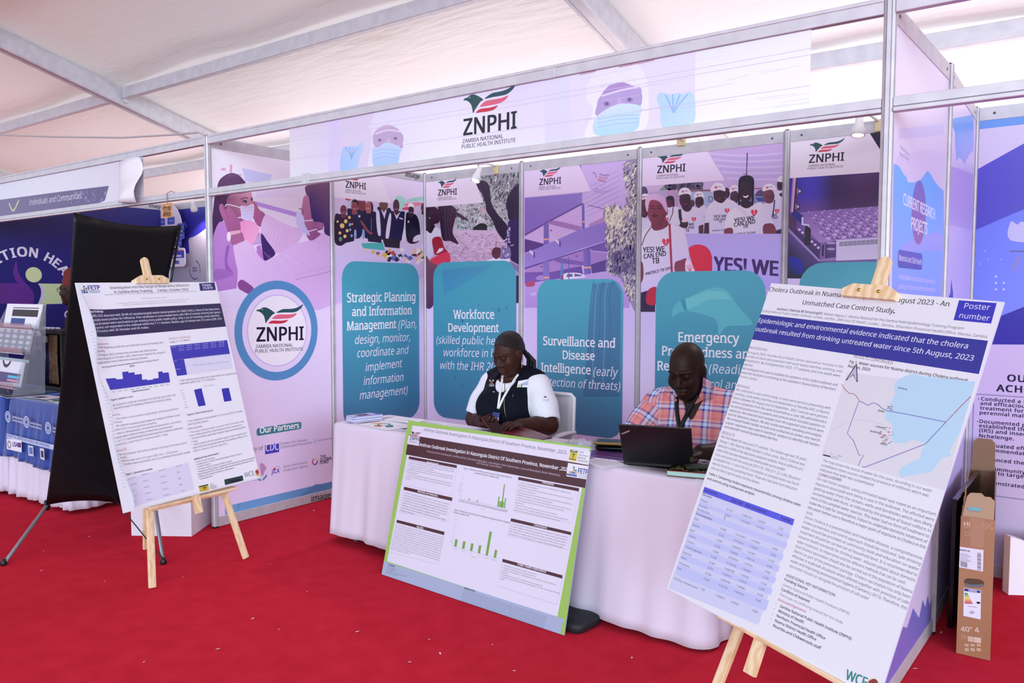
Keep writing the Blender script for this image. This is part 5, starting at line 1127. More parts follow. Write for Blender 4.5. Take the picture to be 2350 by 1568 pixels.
para(P, None, None, [('•  Author Contact information', .34), ('•  Funding Source: Zambia Field Epidemiology Training Program', .8), ('•  Conflicts of interest', .25), ('•  The author declares no financial conflicts of interest', .6), '•  Despite the author being an employee of the Zambia Army and the investigation', ('    being funded by ZFETP, the author affirm that the funding institution did not', .98), ('    influence the study’s findings or conclusions', .6), ('•  Acknowledgements', .22)], ((560,948),(820,885),(580,1024)), bold=.01)
P.poly(c((578,1052),(620,1042),(626,1070),(584,1077)), 'd9b83a'); P.poly(c((578,1052),(620,1042),(621,1047),(579,1057)), '3a3a30'); P.line(c((603,1052),(607,1070)), .004, '5a5a20'); P.line(c((596,1060),(612,1056)), .005, '4a5a20')
for i, t in enumerate(('Levy', 'Mwanawasa', 'Medical', 'University')): P.text(t, c((630, 1046+i*6)), c((638+len(t)*2.5, 1044+i*6)), '6a6878')
P.poly(c((693,1022),(776,1003),(780,1026),(697,1047)), '24423f'); P.blob(c((712,1032),(735,1022),(762,1018),(766,1026),(740,1034)), '101c1c')
P.text('WCE', *c((786,1013),(829,1002)), '3c4c50', bold=0.0, hs=1.15); P.ellipse(*c((843,990)), 6.6, 9.5, 'e6d6a4', n=20); P.blob(c((834,982),(845,978),(850,990),(842,1000),(836,992)), 'a83028'); P.ellipse(*c((845,999)), 2, 3, 'd49a30', n=8)
poster1 = tag(P.build('research_poster', PAPER), 'poster on respiratory infections with its left edge curling, clipped on the left easel', 'poster', 'research posters')

# --- middle: Anthrax Outbreak poster
F2 = frame_of((1.582,.184,.831), (2.772,.127,.83), (2.724,-.073,.026), (1.542,-.011,.025), 1.0165)
O, U, V, N, w, h = F2; c = crop(860, 940, 2.9038)
w *= 1.013; O = O-U*.004; O = O-np.array((0, 0, 1.0))*(O[2]-0.002)
P = Print(O, U, V, (0, 0, w, h), '9fc75c', thick=0.006, edge='b8c4e0', gain=.82)
W1 = 'e8e0f4'; MAR = '4a1522'
P.poly(c((252,106),(1432,262),(1216,1386),(82,1012)), W1); P.poly(c((228,168),(1440,372),(1412,526),(206,300)), MAR)
T2 = 'Anthrax Outbreak Investigation In Kazungula District Of Southern Province, November ,202'
P.text(T2+'3.', *c((324,143),(1280,299)), '2e2b48', fkey='noto'); P.text(T2, *c((297,243),(1282,412)), 'ece4f0', fkey='noto', bold=.025)
P.text('Author(s): Kelvin Mwakapushi, Geoffrey Mutiti, Situmbeko Mwangala, Laiza Mutale, Kelvin Mukombwe, Leonard Mushabati, Brian Hakasimba,', *c((346,284),(1236,446)), 'c8b4c4', fkey='noto'); P.text('John Kasanga, Frazer Mbewe', *c((677,361),(843,392)), 'c8b4c4', fkey='noto')
P.poly(c((226,172),(302,184),(294,243),(216,230)), W1); logo(P, *c((232,200),(299,212)), tc='2e2b48')
P.poly(c((1300,262),(1438,285),(1424,371),(1289,346)), 'f0ecf6'); P.poly(c((1304,266),(1354,274),(1342,346),(1292,337)), 'dcc53c'); P.poly(c((1304,266),(1354,274),(1351,290),(1302,282)), '2e4434'); P.text('LMMU', *c((1308,278),(1348,285)), 'd8d8d0', bold=.03); P.line(c((1326,295),(1320,325)), .005, '5a5a20'); P.poly(c((1310,300),(1342,304),(1326,292)), '3a6a30'); P.line(c((1296,328),(1340,336)), .004, '6a6020')
for i, t in enumerate(('Levy', 'Mwanawasa', 'Medical', 'University')): P.text(t, c((1362-i*4.5, 287+i*19)), c((1366-i*4.5+len(t)*6.6, 288+i*19+len(t))), '4a4858', fkey='noto', bold=.01)
P.poly(c((1288,356),(1434,379),(1416,467),(1277,445)), 'f0ecf6'); fetp(P, c, 1284, 368, 134, 72, 0, .16)
def box(bar, head, hp, bx=None):
    P.poly(c(*bar), MAR); P.text(head, *c(*hp), 'ece4f0', size=.0105, bold=.025)
    if bx: P.line(c(*bx), .0015, 'b8b0c8')
box(((228,312),(548,372),(546,391),(226,330)), 'Background', ((348,357),(421,370)), ((548,391),(520,570),(190,500),(226,330)))
A2 = dict(col='5a5468', fkey='noto', fill=.5)
para(P, None, None, ['•  Anthrax is a serious infectious disease caused by the bacterium Bacillus', '   anthracis and can affect humans and animals, posing a threat to public', ('   health due to its potential for outbreaks.', .58), '•  On September 20, 2023, the Kazungula district health office received two', '   notifications of possible human anthrax cases about 100 kilometers from', ('   Kazungula town.', .24), '•  The aim of the investigation was to verify and describe the distribution of', '   Anthrax cases by time, place and person in Kazungula district of Southern', ('   Province.', .14)], ((230,343),(532,404),(206,462)), **A2)
box(((196,515),(518,588),(514,611),(192,535)), 'Methods and Materials', ((286,550),(418,583)), ((514,611),(486,748),(158,680),(192,535)))
para(P, None, None, ['•  A cross section descriptive study was used in order to give a snapshot', '   of the association between exposure and outcome. Study participants', '   included all cases that met the World Health Organization standard', '   case definition for anthrax as adopted by the Ministry of Health were', '   included in the investigation. Data collection included review of district', ('   and facility records and collection of samples for laboratory', .86), '   confirmation and later shipped to Zambia National Public Health', ('   Reference Laboratory.', .33)], ((196,558),(494,636),(170,674)), **A2)
box(((148,735),(465,816),(462,838),(144,754)), 'Results', ((280,787),(323,798)), ((462,838),(425,1035),(95,950),(144,754)))
para(P, None, None, ['A total of 5(63%) females and 3(37%) males suspected cases of Anthrax from six', 'villages were investigated in Kazungula District. Villages included Namamwanza', '(1 male and 1 female), Nyambe (1 male), Tom mugwembe (1 female),', 'Bomwamba (1 female) Mwanamuhau (1 male) and Chikule (1 female). Fifty', 'percent of participants were aged 15 to 45 years while 25 percent were below', '14 years and 25 percent were above 45 years. All patients had symptoms of', 'cutaneous form of Anthrax and a Sample from one patient was collected for', 'further analysis and later even the results were negative. A total of 88 percent of', 'participants reported having contact with meat from suspected animals which', 'died from Anthrax. Evidence of bovine carcases which died from unknown', 'causes were also found being prepared by the local community further exposing', ('them to the spread of anthrax', .4)], ((140,773),(460,858),(106,930)), **A2)
P.text('Figure 1 Distribution of Anthrax cases by onset in Kazungula District of', *c((592,396),(914,459)), '4a4858', fkey='noto', bold=.02); P.text('Southern Province in Zambia, 2023.', *c((666,427),(828,460)), '4a4858', fkey='noto', bold=.02)
P.line(c((588,432),(568,594)), .0012, 'a8a4b8'); P.line(c((566,595),(890,664)), .0012, 'a8a4b8')
GB = '74a83c'
for x, y, t in ((628,607,593),(683,619,605),(820,648,580),(829,650,610),(838,652,612),(846,654,500),(853,655,615),(864,658,590)): P.poly(c((x-4,y-1),(x+4,y),(x+4+(y-t)*.12,t+1),(x-3+(y-t)*.12,t)), GB)
for i in range(24): x = 558+i*13.6; P.line(c((x,613+i*3.1),(x+14,602+i*3.1)), .0035, '8a8698')
P.text('By week', *c((706,664),(730,669)), '6a6678'); P.text('Number of cases', *c((564,560),(572,490)), '6a6678')
for i in range(4): P.text(str(2*i), c((576+i*5,580-i*38)), c((580+i*5,581-i*38)), '8a8698')
P.text('Figure 2-Distribution of Anthrax cases by Village in Kazungula District of Southern', *c((530,673),(903,761)), '4a4858', fkey='noto', bold=.02); P.text('Province, Zambia, 2023', *c((526,689),(628,713)), '4a4858', fkey='noto', bold=.02)
P.line(c((545,728),(517,905)), .0012, 'a8a4b8'); P.line(c((512,908),(828,998)), .0012, 'a8a4b8')
for x, y, t in ((541,916,866),(593,930,879),(646,945,893),(698,960,906),(750,975,815),(804,990,936)): P.poly(c((x-12,y-4),(x+4,y),(x+4+(y-t)*.17,t+2),(x-12+(y-t)*.17,t-2)), GB)
for i, t in enumerate(('Chikule', 'Namamwanza', 'Mwanamuhau', 'Tom mugwembe', 'Bomwamba', 'Nyambe')): P.text(t, c((524+i*51,930+i*14.5)), c((548+i*53,937+i*15)), '8a8698')
for i in range(5): P.text('%d' % (i*10), c((506+i*7,885-i*37)), c((513+i*7,886-i*37)), '8a8698')
P.text('Village Name', *c((640,982),(676,992)), '6a6678')
box(((958,450),(1362,525),(1360,547),(955,469)), 'Discussion', ((1115,491),(1192,508)), ((1360,547),(1318,760),(930,680),(955,469)))
para(P, None, None, [('•  A total of 8 patients (5 female and 3 males) from 6 villages were', .96), ('   identified in the District.', .38), '•  75% have reached Primary education while 25% have not attended', ('   any form of education', .34), ('•  One sample from one of the patients was also collected and taken to', 1.02), ('   ZNPHRL for further investigation and analysis.', .68), '•  Evidence of exposure of contact with dead animals as residents were', ('   found handling dead animals without any personal protective', .9), ('   equipment.', .17), ('•  5 females and 3 males had cutaneous form of Anthrax', .79), '•  The results of the sample collected was negative despite evidence of', ('   animals having symptoms of dying from Anthrax in the area.', .87)], ((962,490),(1322,566),(926,672)), col='4c4658', fkey='noto', fill=.5)
box(((908,725),(1310,818),(1308,838),(905,746)), 'Conclusions', ((1060,776),(1146,796)), ((1308,838),(1290,935),(885,840),(905,746)))
para(P, None, None, ['•  The investigation established that there was evidence of anthrax cases in', '   the eight villages of the district despite the results coming out negative.', '   Kazungula district remains at high risk of the outbreak of anthrax due to', '   high interaction between wild and domestic animals hence there is need to', ('   strengthen the one health approach to combat the spread of the disease', .97)], ((910,765),(1288,858),(890,832)), col='4c4658', fkey='noto', fill=.5)
box(((852,995),(1252,1106),(1250,1128),(850,1016)), 'Public Health Implications', ((952,1038),(1141,1090)), ((1250,1128),(1212,1300),(815,1175),(850,1016)))
para(P, None, None, [('•  Strengthen one health concept in the district', .63), ('•  Quicken animal vaccination against Anthrax', .62), '•  Conduct sensitizations on the prevention of anthrax and other zoonotic', ('   diseases', .13), ('•  Strengthen the use of case definition during diagnosis', .77), ('•  Empower Local Veterinary officer with logistic in order to reach all affected', 1.08), ('   areas', .09)], ((852,1040),(1218,1142),(832,1130)), col='4c4658', fkey='noto', fill=.5)
P.poly(c((62,1012),(1260,1395),(1230,1520),(20,1110)), 'abb5d4')
P.text('Contact', *c((90,1040),(134,1053)), '3a3a54', fkey='noto', bold=.03); P.lines([('Kelvin Mwakapushi', .5), ('FETP Resident', .38), ('Email address at the ministry of health', 1.0), ('Phone contact number', .55)], *c((84,1055),(215,1092),(76,1090)), '5c5c78', fkey='noto', bold=.01)
P.text('References', *c((598,1197),(668,1217)), '2c2c44', fkey='noto', bold=.03)
RF = ['Alam ME, Kamal MM, Rahman M, Kabir A, Islam MS, Hassan J. Review of anthrax: a disease of farm animals. J Adv Vet Anim Res, in a series of reports', 'Sitali DC, Twambo MC, Chisoni M, Bwalya MJ, Munyeme M. Lay perceptions, beliefs and practices linked to the persistence of anthrax outbreaks', 'Munang’andu HM, Banda F, Siamudaala VM, Munyeme M, Kasanga CJ, Hamududu B. The effect of seasonal variation on anthrax epidemiology', 'World Health Organization. Anthrax in humans and animals, fourth edition, with guidance for surveillance and control in the region', 'Hang’ombe MB, Mwansa JCL, Muwowo S, Mulenga P, Kapina M, Musenga E, et al. Human animal anthrax outbreak in the Luangwa valley', 'Kamboyi HK, de Garine-Wichatitsky M, Hang’ombe MB, Munyeme M. Risk mapping and eco-anthropogenic assessment of anthrax', 'Siamudaala VM, Bwalya JM, Munang’andu HM, Sinyangwe PG, Banda F, Mweene AS. Ecology and epidemiology of anthrax in cattle']
P.lines(RF, *c((592,1208),(1146,1386),(572,1275)), '5a6280', fkey='noto', fill=.5); P.text('https reference list available from the authors on request', *c((915,1378),(1040,1417)), 'c8905a')
poster2 = tag(P.build('research_poster', PAPER), 'green bordered anthrax outbreak poster board leaning on the white table from the floor', 'poster', 'research posters')

# --- right: Cholera Outbreak poster
F3 = frame_of((3.586,.058,1.566), (4.37,-.229,1.504), (4.164,-.618,.385), (3.375,-.33,.45))
O, U, V, N, w, h = F3; cA = crop(1700, 640, 3.408); cB = crop(1530, 1050, 3.485); cD = crop(1750, 1040, 2.97); cE = crop(1500, 560, 1.555)
P = Print(O, U, V, (0, 0, w, h), 'f3f1fb', thick=0.005, edge='d8d4f0', gain=.78)
DK = '2c2a36'
P.text('Cholera Outbreak in Nsama District, Zambia August 2023 - An', *cA((218,97),(1626,217)), '2a2832', bold=.012); P.text('Unmatched Case Control Study', *cA((480,201),(1190,270)), '2a2832', bold=.012); P.ellipse(*cA((1198,266)), 1.9, 1.9, '2a2832')
P.text('Authors :Patricia M Simuzingili1', *cA((280,244),(633,281)), '3a3848', bold=.02); P.text(', William Ngosa 2, Martha Malasa3 for the Zambia Field Epidemiology Training Program', *cA((636,282),(1740,398)), '4a4858')
P.text('1Zambia National Public Health Institute, Lusaka, zambia , 2Ministry Of Health, Lusaka , Zambia, 3INorthen Provincial Health Office, Mansa, Zambia', *cA((148,256),(1923,464)), '4a4858')
P.poly(cA((1707,168),(2002,190),(1958,351),(1664,323)), '3c3cc2'); P.text('Poster', *cA((1744,231),(1945,245)), 'ecebfa', hs=.95); P.text('number', *cA((1706,304),(1942,329)), 'ecebfa', hs=.95)
P.poly(cA((126,274),(1934,485),(1862,746),(60,470)), '34389c')
P.text('Epidemiologic and environmental evidence indicated that the cholera', *cA((135,340),(1772,547)), 'ecebfa', bold=.008, ital=.08); P.text('outbreak resulted from drinking untreated water since 5th August, 2023', *cA((114,408),(1815,642)), 'ecebfa', bold=.008, ital=.08)
HB = '5a2c38'
P.text('BACKGROUND', *cA((62,544),(204,566)), HB)
P.lines(['In August 2023, Nsumbu Rural Health Centre reported an increase in the', 'number of clients who presented with acute watery diarrhea, vomiting, and', 'dehydration. By 3rd September 2023, 171 patients and one death were', ('reported.', .11), 'We investigated the cases to establish the existence of the cholera outbreak and', 'assess the risk factors contributing to this outbreak in Nsama District of Northern', ('Province, Zambia', .2)], *cA((50,581),(798,698),(-12,770)), GT)
P.text('METHODS', *cE((297,509),(341,518)), HB)
P.lines(['We conducted a case-control study. A cases were persons presenting with', 'vomiting, acute watery diarrhea and dehydration at Nsumbu RHC of Nsama', 'district between 5th August and 3rd September, 2023. Controls were persons', 'without symptoms from the same household as a case. We administered a', 'structured questionnaire to patients and controls which included question on', 'exposures. We collected stool samples from 44 suspected cases which were', 'sent for laboratory analysis. We also conducted water sampling and analysis.', 'We reviewed health facility records and conducted an active case search.', 'Logistic regression was used in statistical  analysis to identify risk factors', ('associated with contracting acute watery diarrhea.', .6)], *cE((293,523),(630,591),(251,655)), GT)
P.text('RESULTS', *cE((244,677),(288,689)), '7a3a44')
P.lines(['We interviewed 90 cases and 271 controls. The median age was 35 years', '(Range: 1–86). Majority (88%) resided in urban areas. Vibrio Cholerae was', 'detected in (66%) of the laboratory analyzed samples. Feacal coliforms of 2', ('colons/100ml level were detected in the drinking water source samples', .82), 'to be associated with the outbreak (OR=1.95 ; 95% CI=1.22–3.44). Education', '(acceptable limit: <1 colon/100 ml). Consumption of untreated water was found', 'was also found to be a protective factor. Those who had some form education', ('were less likely to get the watery diarrhea disease.', .6)], *cE((240,691),(544,775),(204,802)), GT)
P.text('Table 1. Comparing cholera exposure characteristics among cholera cases', *cB((337,136),(1068,392)), DK, bold=.025); P.text('and controls using multivariate analysis', *cB((322,174),(698,304)), DK, bold=.025)
P.poly(cB((287,280),(1008,545),(733,1342),(14,1046)), 'dadafa')
hd = [(303,235),(1022,495),(1008,545),(287,280)]; P.poly(cB(*hd), '5b58e8')
rows = [('Education',), ('Primary', '0.723', '0.3891451', '1.43694', '0.03'), ('Secondary', '0.620', '0.2516437', '1.514242', '0.294'), ('No education', '1'), ('Food consumption',), ('Fish', '0.690', '0.2416437', '1.973852', '0.490'), ('Kapenta', '0.522', '0.1552011', '1.759071', '0.295'), ('Beef', '0.409', '0.0840974', '1.97491', '0.270'), ('Chicken', '0.764', '0.28028', '1.496114', '0.309'), ('Cassava', '0.840', '0.4509044', '1.567916', '0.586'), ('Cooked vegetables', '0.540', '0.1962402', '1.490434', '0.235'), ('Goatmeal', '0.349', '0.0987309', '1.240181', '0.104'), ('Beans', '0.874', '0.446952', '1.709507', '0.694'), ('Groundnuts', '0.558', '0.2807967', '1.109056', '0.096'), ('Rice', '0.507', '0.261421', '0.9836672', '0.045'), ('Drinking untreated water', '1.95', '1.006675', '3.32434', '0.005')]
ry = [0, 1.05, 2.1, 2.85, 3.7, 4.75, 5.85, 6.95, 8.0, 9.05, 10.1, 11.2, 12.2, 13.3, 14.35, 16.3]
def tb(a, r): return (285-a*0-13.9*r+a*721, 301+41.2*r+a*(262+r*2.1))
for i in range(0, 16, 1):
    if i in (2, 4, 6, 8, 10, 12, 14): r0, r1 = ry[i]-.85, ry[min(i+1, 15)]-(.85 if i < 14 else .9); P.poly(cB(tb(0, r0), tb(1, r0), tb(1, r1), tb(0, r1)), 'cacefc')
for t, a, b_ in (('Case-control', (293,267), (398,301)), ('Odds ratio', (515,348), (607,379)), ('[95% conf.interval]', (625,388), (794,447)), ('P-value', (915,492), (988,516))): P.text(t, *cB(a, b_), '26243c', bold=.02)
for x, y in ((510,312),(622,352),(905,455)): P.line(cB((x+3,y),(x-10,y+45)), .0012, '8886f0')
for i, row in enumerate(rows):
    for j, t in enumerate(row):
        a = (0, .29, .46, .63, .865)[j]; p = tb(a, ry[i]); L = len(t)*(8.6 if j == 0 else 9.3); P.text(t, cB(p), cB((p[0]+L*.93, p[1]+L*(.36+ry[i]*.003))), '3c3a4c', bold=.02 if t in ('Education', 'Food consumption') else 0)
P.text('RESULTS CONTINUED', *cA((883,616),(1186,670)), HB); P.text('Fig 1. Water sources for Nsama district during Cholera outbreak,', *cA((848,657),(1782,809)), DK, bold=.02)
P.poly(cE((691,458),(1138,512),(1040,881),(598,757)), 'e8e5ee')
P.poly(cA((1330,742),(1420,760),(1836,806),(1720,1190),(1650,1315),(1630,1360),(1660,1378),(1570,1405),(1490,1515),(1380,1530),(1250,1556),(1234,1500),(1300,1450),(1400,1405),(1415,1340),(1455,1290),(1340,1258),(1290,1285),(1200,1285),(1180,1250),(1187,1140),(1130,1100),(1135,1032),(1165,985),(1210,900),(1198,840),(1228,790),(1270,770)), 'c2e3fa')
P.text('August, 2023', *cA((835,690),(1008,722)), DK, bold=.02)
PU = '7068bc'
P.line(cA((925,955),(960,970),(990,990),(1040,970),(1075,985),(1100,1010),(1140,1032),(1290,1058),(1605,1121)), .0022, PU); P.line(cA((925,955),(833,1210),(880,1265),(928,1382),(965,1380),(935,1425),(920,1465)), .002, PU); P.line(cA((948,1470),(968,1475),(1160,1402),(1445,1292),(1605,1121)), .0022, PU)
P.line(cA((790,825),(818,868),(850,897),(885,900),(905,920),(925,950)), .002, 'b84c60'); P.line(cA((1605,1121),(1700,1020),(1800,920)), .0022, 'c05078')
P.line(cA((700,1185),(880,1112),(1010,1115),(1110,1140)), .0012, 'cfccd8', smooth=3)
P.poly(cA((905,668),(912,808),(880,752),(822,796)), 'c6c2e0'); P.line(cA((905,668),(912,808),(880,752),(822,796),(905,668)), .003, '26242e')
for t, a, b_ in (('RIVER', (1073,1038), (1123,1048)), ('STREAM', (1053,1162), (1119,1174)), ('BOREHOLE', (1013,1198), (1101,1216)), ('RIVER', (1093,1296), (1143,1307)), ('KAPISHA', (1230,858), (1299,873))): P.text(t, *cA(a, b_), '3a384a', bold=.02)
R = random.Random(6)
for q in range(44):
    x, y = (R.uniform(1130,1185), R.uniform(990,1035)) if q < 12 else (R.uniform(1075,1190), R.uniform(1165,1290)); L = R.uniform(8, 20); P.line(cA((x,y),(x+L,y-R.uniform(-4,10))), .002, R.choice(['c84a58', '6a7a98', '9a98a8', 'c84a58', '3a3848']))
P.poly(cA((645,1372),(702,1386),(700,1396),(643,1382)), '1c1a20'); P.poly(cA((702,1386),(760,1400),(758,1410),(700,1396)), 'f4f4f8'); P.line(cA((702,1386),(760,1400),(758,1410),(700,1396)), .001, '3a384a'); P.text('0', *cA((650,1356),(656,1357)), '3a384a'); P.text('2.5', *cA((697,1370),(715,1374)), '3a384a'); P.text('5 km', *cA((758,1388),(788,1395)), '3a384a')
P.lines(['The map shows the source of water for the cases. According to our water', ('surveillance these sources showed the presence of coliforms which was', .985), ('indication that water was contaminated', .52)], *cD((410,58),(1153,269),(390,119)), '3c3a4a')
P.text('CONCLUSIONS', *cD((382,152),(536,194)), HB, bold=.015)
P.lines(['On risk factor analysis, using untreated water was noted as an important', 'exposure associated with being a case in the outbreak. The affected were', 'getting water from the stream, wells and boreholes which was likely', 'contaminated with feces, as indicated by the presence of feacal coliform in', 'most of the sampled water sources. This water had no form of treatment to', 'make the it safe for consumption. Failure to undertake domestic treatment of', 'this water before use is therefore a major point of exposure to Cholera in this', ('study.', .065), 'Since Cholera is a preventable and treatable disease, a comprehensive', 'cholera prevention and control approach should be instituted. Safe drinking', 'water should be provided at community level and education on water', 'treatment should be carried out at household level. It is recommended to', 'observe health standards for drinking water, educate people about domestic', ('water treatment, its importance and the different methods that can be used.', .94), 'Oral Cholera vaccination should also be carried out in the population of Nsama', 'district as part of the prevention package. Cholera vaccination has only been', 'effective in outbreak situations when offered together with provision of safe', 'water and improving environmental hygiene (Clemens J 2013). Therefore, this', ('vaccination should run alongside the provision of safe water.', .72)], *cD((370,182),(1178,429),(180,774)), '42404f')
P.text('ADDITIONAL KEY INFORMATION', *cD((160,840),(491,979)), HB, bold=.015)
for t, a, b_, cc, bb in (('Funding Source', (150,869), (303,936), DK, .025), ('Zambia National Public Health Institute (ZNPHI)', (137,903), (590,1104), GT, 0), ('Conflicts of Interest', (127,936), (319,1022), DK, .025), ('There was no conflicting interest for this study', (115,969), (546,1166), GT, 0), ('Acknowledgements', (103,1004), (294,1091), 'b83a58', .01), ('Zambia National Public Health Institute (ZNPHI)', (118,1050), (603,1276), DK, .025), ('Ministry of Health', (107,1083), (278,1163), DK, .025), ('Northern Provincial Health Office', (95,1116), (424,1273), DK, .025), ('Nsama District Health Office', (83,1149), (363,1281), DK, .025), ('Nsumbu and Chibwensolo staff', (70,1183), (396,1341), DK, .025)):
    P.text(t, *cD(a, b_), cc, bold=bb)
for i in range(5): P.ellipse(*cD((92-i*11.5, 1029+i*34)), .9, .9, DK, n=6)
P.text('WCE', *cD((563,1540),(703,1600)), '2f8a8a', bold=.03, hs=1.2); P.ellipse(*cD((752,1574)), 14, 13, 'e6d08a', n=22); P.blob(cD((722,1560),(760,1540),(785,1560),(770,1590),(735,1590)), '8c2430')
poster3 = tag(P.build('research_poster', PAPER), 'cholera outbreak poster with a lake map and navy heading, on the right easel', 'poster', 'research posters')

# --- pine easels
def easel(F, label, foot_l, foot_r, rear, led_z, mast_low, cl_u=0.5, dh=0.0):
    O, U, V, N, w, h = [np.array(a) if hasattr(a, '__len__') else a for a in F]; h += dh
    top = O+U*w*cl_u+V*h
    ap = top-N*0.032
    e = empty('easel', (ap[0], ap[1], 0), label=label, cat='easel', group='pine easels')
    d = (O+U*w*cl_u-N*0.032)-ap; 
    def on(f, a, z): t = (a[2]-z)/(a[2]-f[2]); return a+(f-a)*t
    al, ar = ap-U*0.034, ap+U*0.034
    for a, f in ((al, foot_l), (ar, foot_r)):
        b = MB(); b.bar(a+V*0.0, f, 0.036, 0.02, up=N, bev=0.0025); b.build('leg', [PINE], e)
    b = MB(); b.bar(ap-N*0.022-V*0.02, rear, 0.034, 0.018, up=N, bev=0.0025); b.build('rear_leg', [PINE], e)
    # centre mast with a rounded head, and the clamp that grips the board's upper edge
    b = MB(); hw = 0.021; lo = -h+mast_low; hi = 0.128
    po = [(-hw, lo), (hw, lo), (hw, hi-.02)]+[(hw*math.cos(a), hi-.02+.022*math.sin(a)) for a in (.4, .8, 1.2, 1.57, 1.95, 2.35, 2.75)]+[(-hw, hi-.02)]
    b.prism(po, ap+N*0.006-V*0.0, U, V, N, 0.018); b.build('mast', [PINE], e)
    b = MB(); po = [(-.098, -.03), (.098, -.03), (.1, -.004), (.065, .016), (-.065, .016), (-.1, -.004)]
    b.prism(po, top-N*0.024, U, V, N, 0.046); cp = b.build('clamp', [PINE], e)
    for s_ in (-.036, .036):
        b = MB(); p = top+N*0.0225+U*s_-V*0.006; M = Matrix(((U[0], V[0], N[0], p[0]), (U[1], V[1], N[1], p[1]), (U[2], V[2], N[2], p[2]), (0, 0, 0, 1)))
        b.lathe([(0.0065, 0), (0.0065, .002), (.004, .0035)], M, 12); b.build('screw', BRASS, cp)
    # ledge: shelf and front batten
    lz = led_z if hasattr(led_z, '__len__') else (led_z, led_z)
    l0, l1 = on(foot_l, al, lz[0]), on(foot_r, ar, lz[1]); s_ = (l1-l0)/np.linalg.norm(l1-l0); fw = np.cross(s_, (0, 0, 1.)); fw = fw if fw@N > 0 else -fw
    b = MB(); m0, m1 = l0-s_*0.045+fw*0.035, l1+s_*0.045+fw*0.035
    b.bar(m0+np.array((0, 0, .012)), m1+np.array((0, 0, .012)), 0.085, 0.016, bev=0.003)
    b.bar(l0-s_*0.01+fw*0.0235, l1+s_*0.01+fw*0.0235, 0.02, 0.036, bev=0.003, ext=0)
    b.build('ledge', [PINE], e)
    return e
O, U, V, N, w, h = F1
easel(F1, 'pine easel holding the respiratory infections poster beside the black banner', np.array((.712,-.825,.004)), np.array((.69,-.25,.004)), np.array((.075,-.51,.004)), O[2]-0.026, -0.1, dh=.032)
O, U, V, N, w, h = F3
Fh = np.array((N[0], N[1], 0)); Fh /= np.linalg.norm(Fh); Uh = np.array((U[0], U[1], 0)); Uh /= np.linalg.norm(Uh)
ap = O+U*w/2+V*h-N*.032; ap[2] = 0.004
easel(F3, 'pine easel holding the cholera poster in the right foreground', ap+Fh*.53-Uh*.30, ap+Fh*.53+Uh*.28, np.array((3.88,.17,.004)), (O[2]-0.036, O[2]-0.07), -0.12)
# ============================================================ tables, cloths and what lies on them
CLOTH = mat('white_cotton_cloth', 'd8cadd', rough=0.85, spec=0.2, bump=(900, 0.15, 0.001), sheen=0.3)
CHROME = mat('chrome', 'c8c8d0', rough=0.18, metal=1.0)
GREYP = mat('grey_plastic', 'a8a8ae', rough=0.5)
TZ = 0.732
KS = (CAM[2]-TZ)/(CAM[2]-0.7478)      # plan positions read at 0.748 m moved along their sight lines to the table's real height
def sl(x, y): return (CAM[0]+(x-CAM[0])*KS, CAM[1]+(y-CAM[1])*KS)
def sl3(p): return CAM+(np.array(p)-CAM)*KS
def table(name, c0, c1, depth, z, label, group):
    """c0-c1: front edge on the floor plan"""
    a, b_ = Vector((*c0, 0)), Vector((*c1, 0)); d = (b_-a).normalized(); n = Vector((-d.y, d.x, 0)); L = (b_-a).length
    t = empty(name, (a+b_)/2+n*depth/2, math.atan2(d.y, d.x), label, 'table', group)
    M = Matrix(((d.x, n.x, 0, a.x), (d.y, n.y, 0, a.y), (0, 0, 1, 0), (0, 0, 0, 1)))
    b = MB(); b.box((0.01, 0.01, z-0.03), (L-0.01, depth-0.01, z-0.004), M, 0.004); b.build('tabletop', GREYP, t)
    for x in (0.12, L-0.12):
        for y in (0.07, depth-0.07):
            b = MB(); b.box((x-.014, y-.014, 0.0), (x+.014, y+.014, z-.03), M, 0.003); b.build('leg', ALUD, t)
    return t, M, L
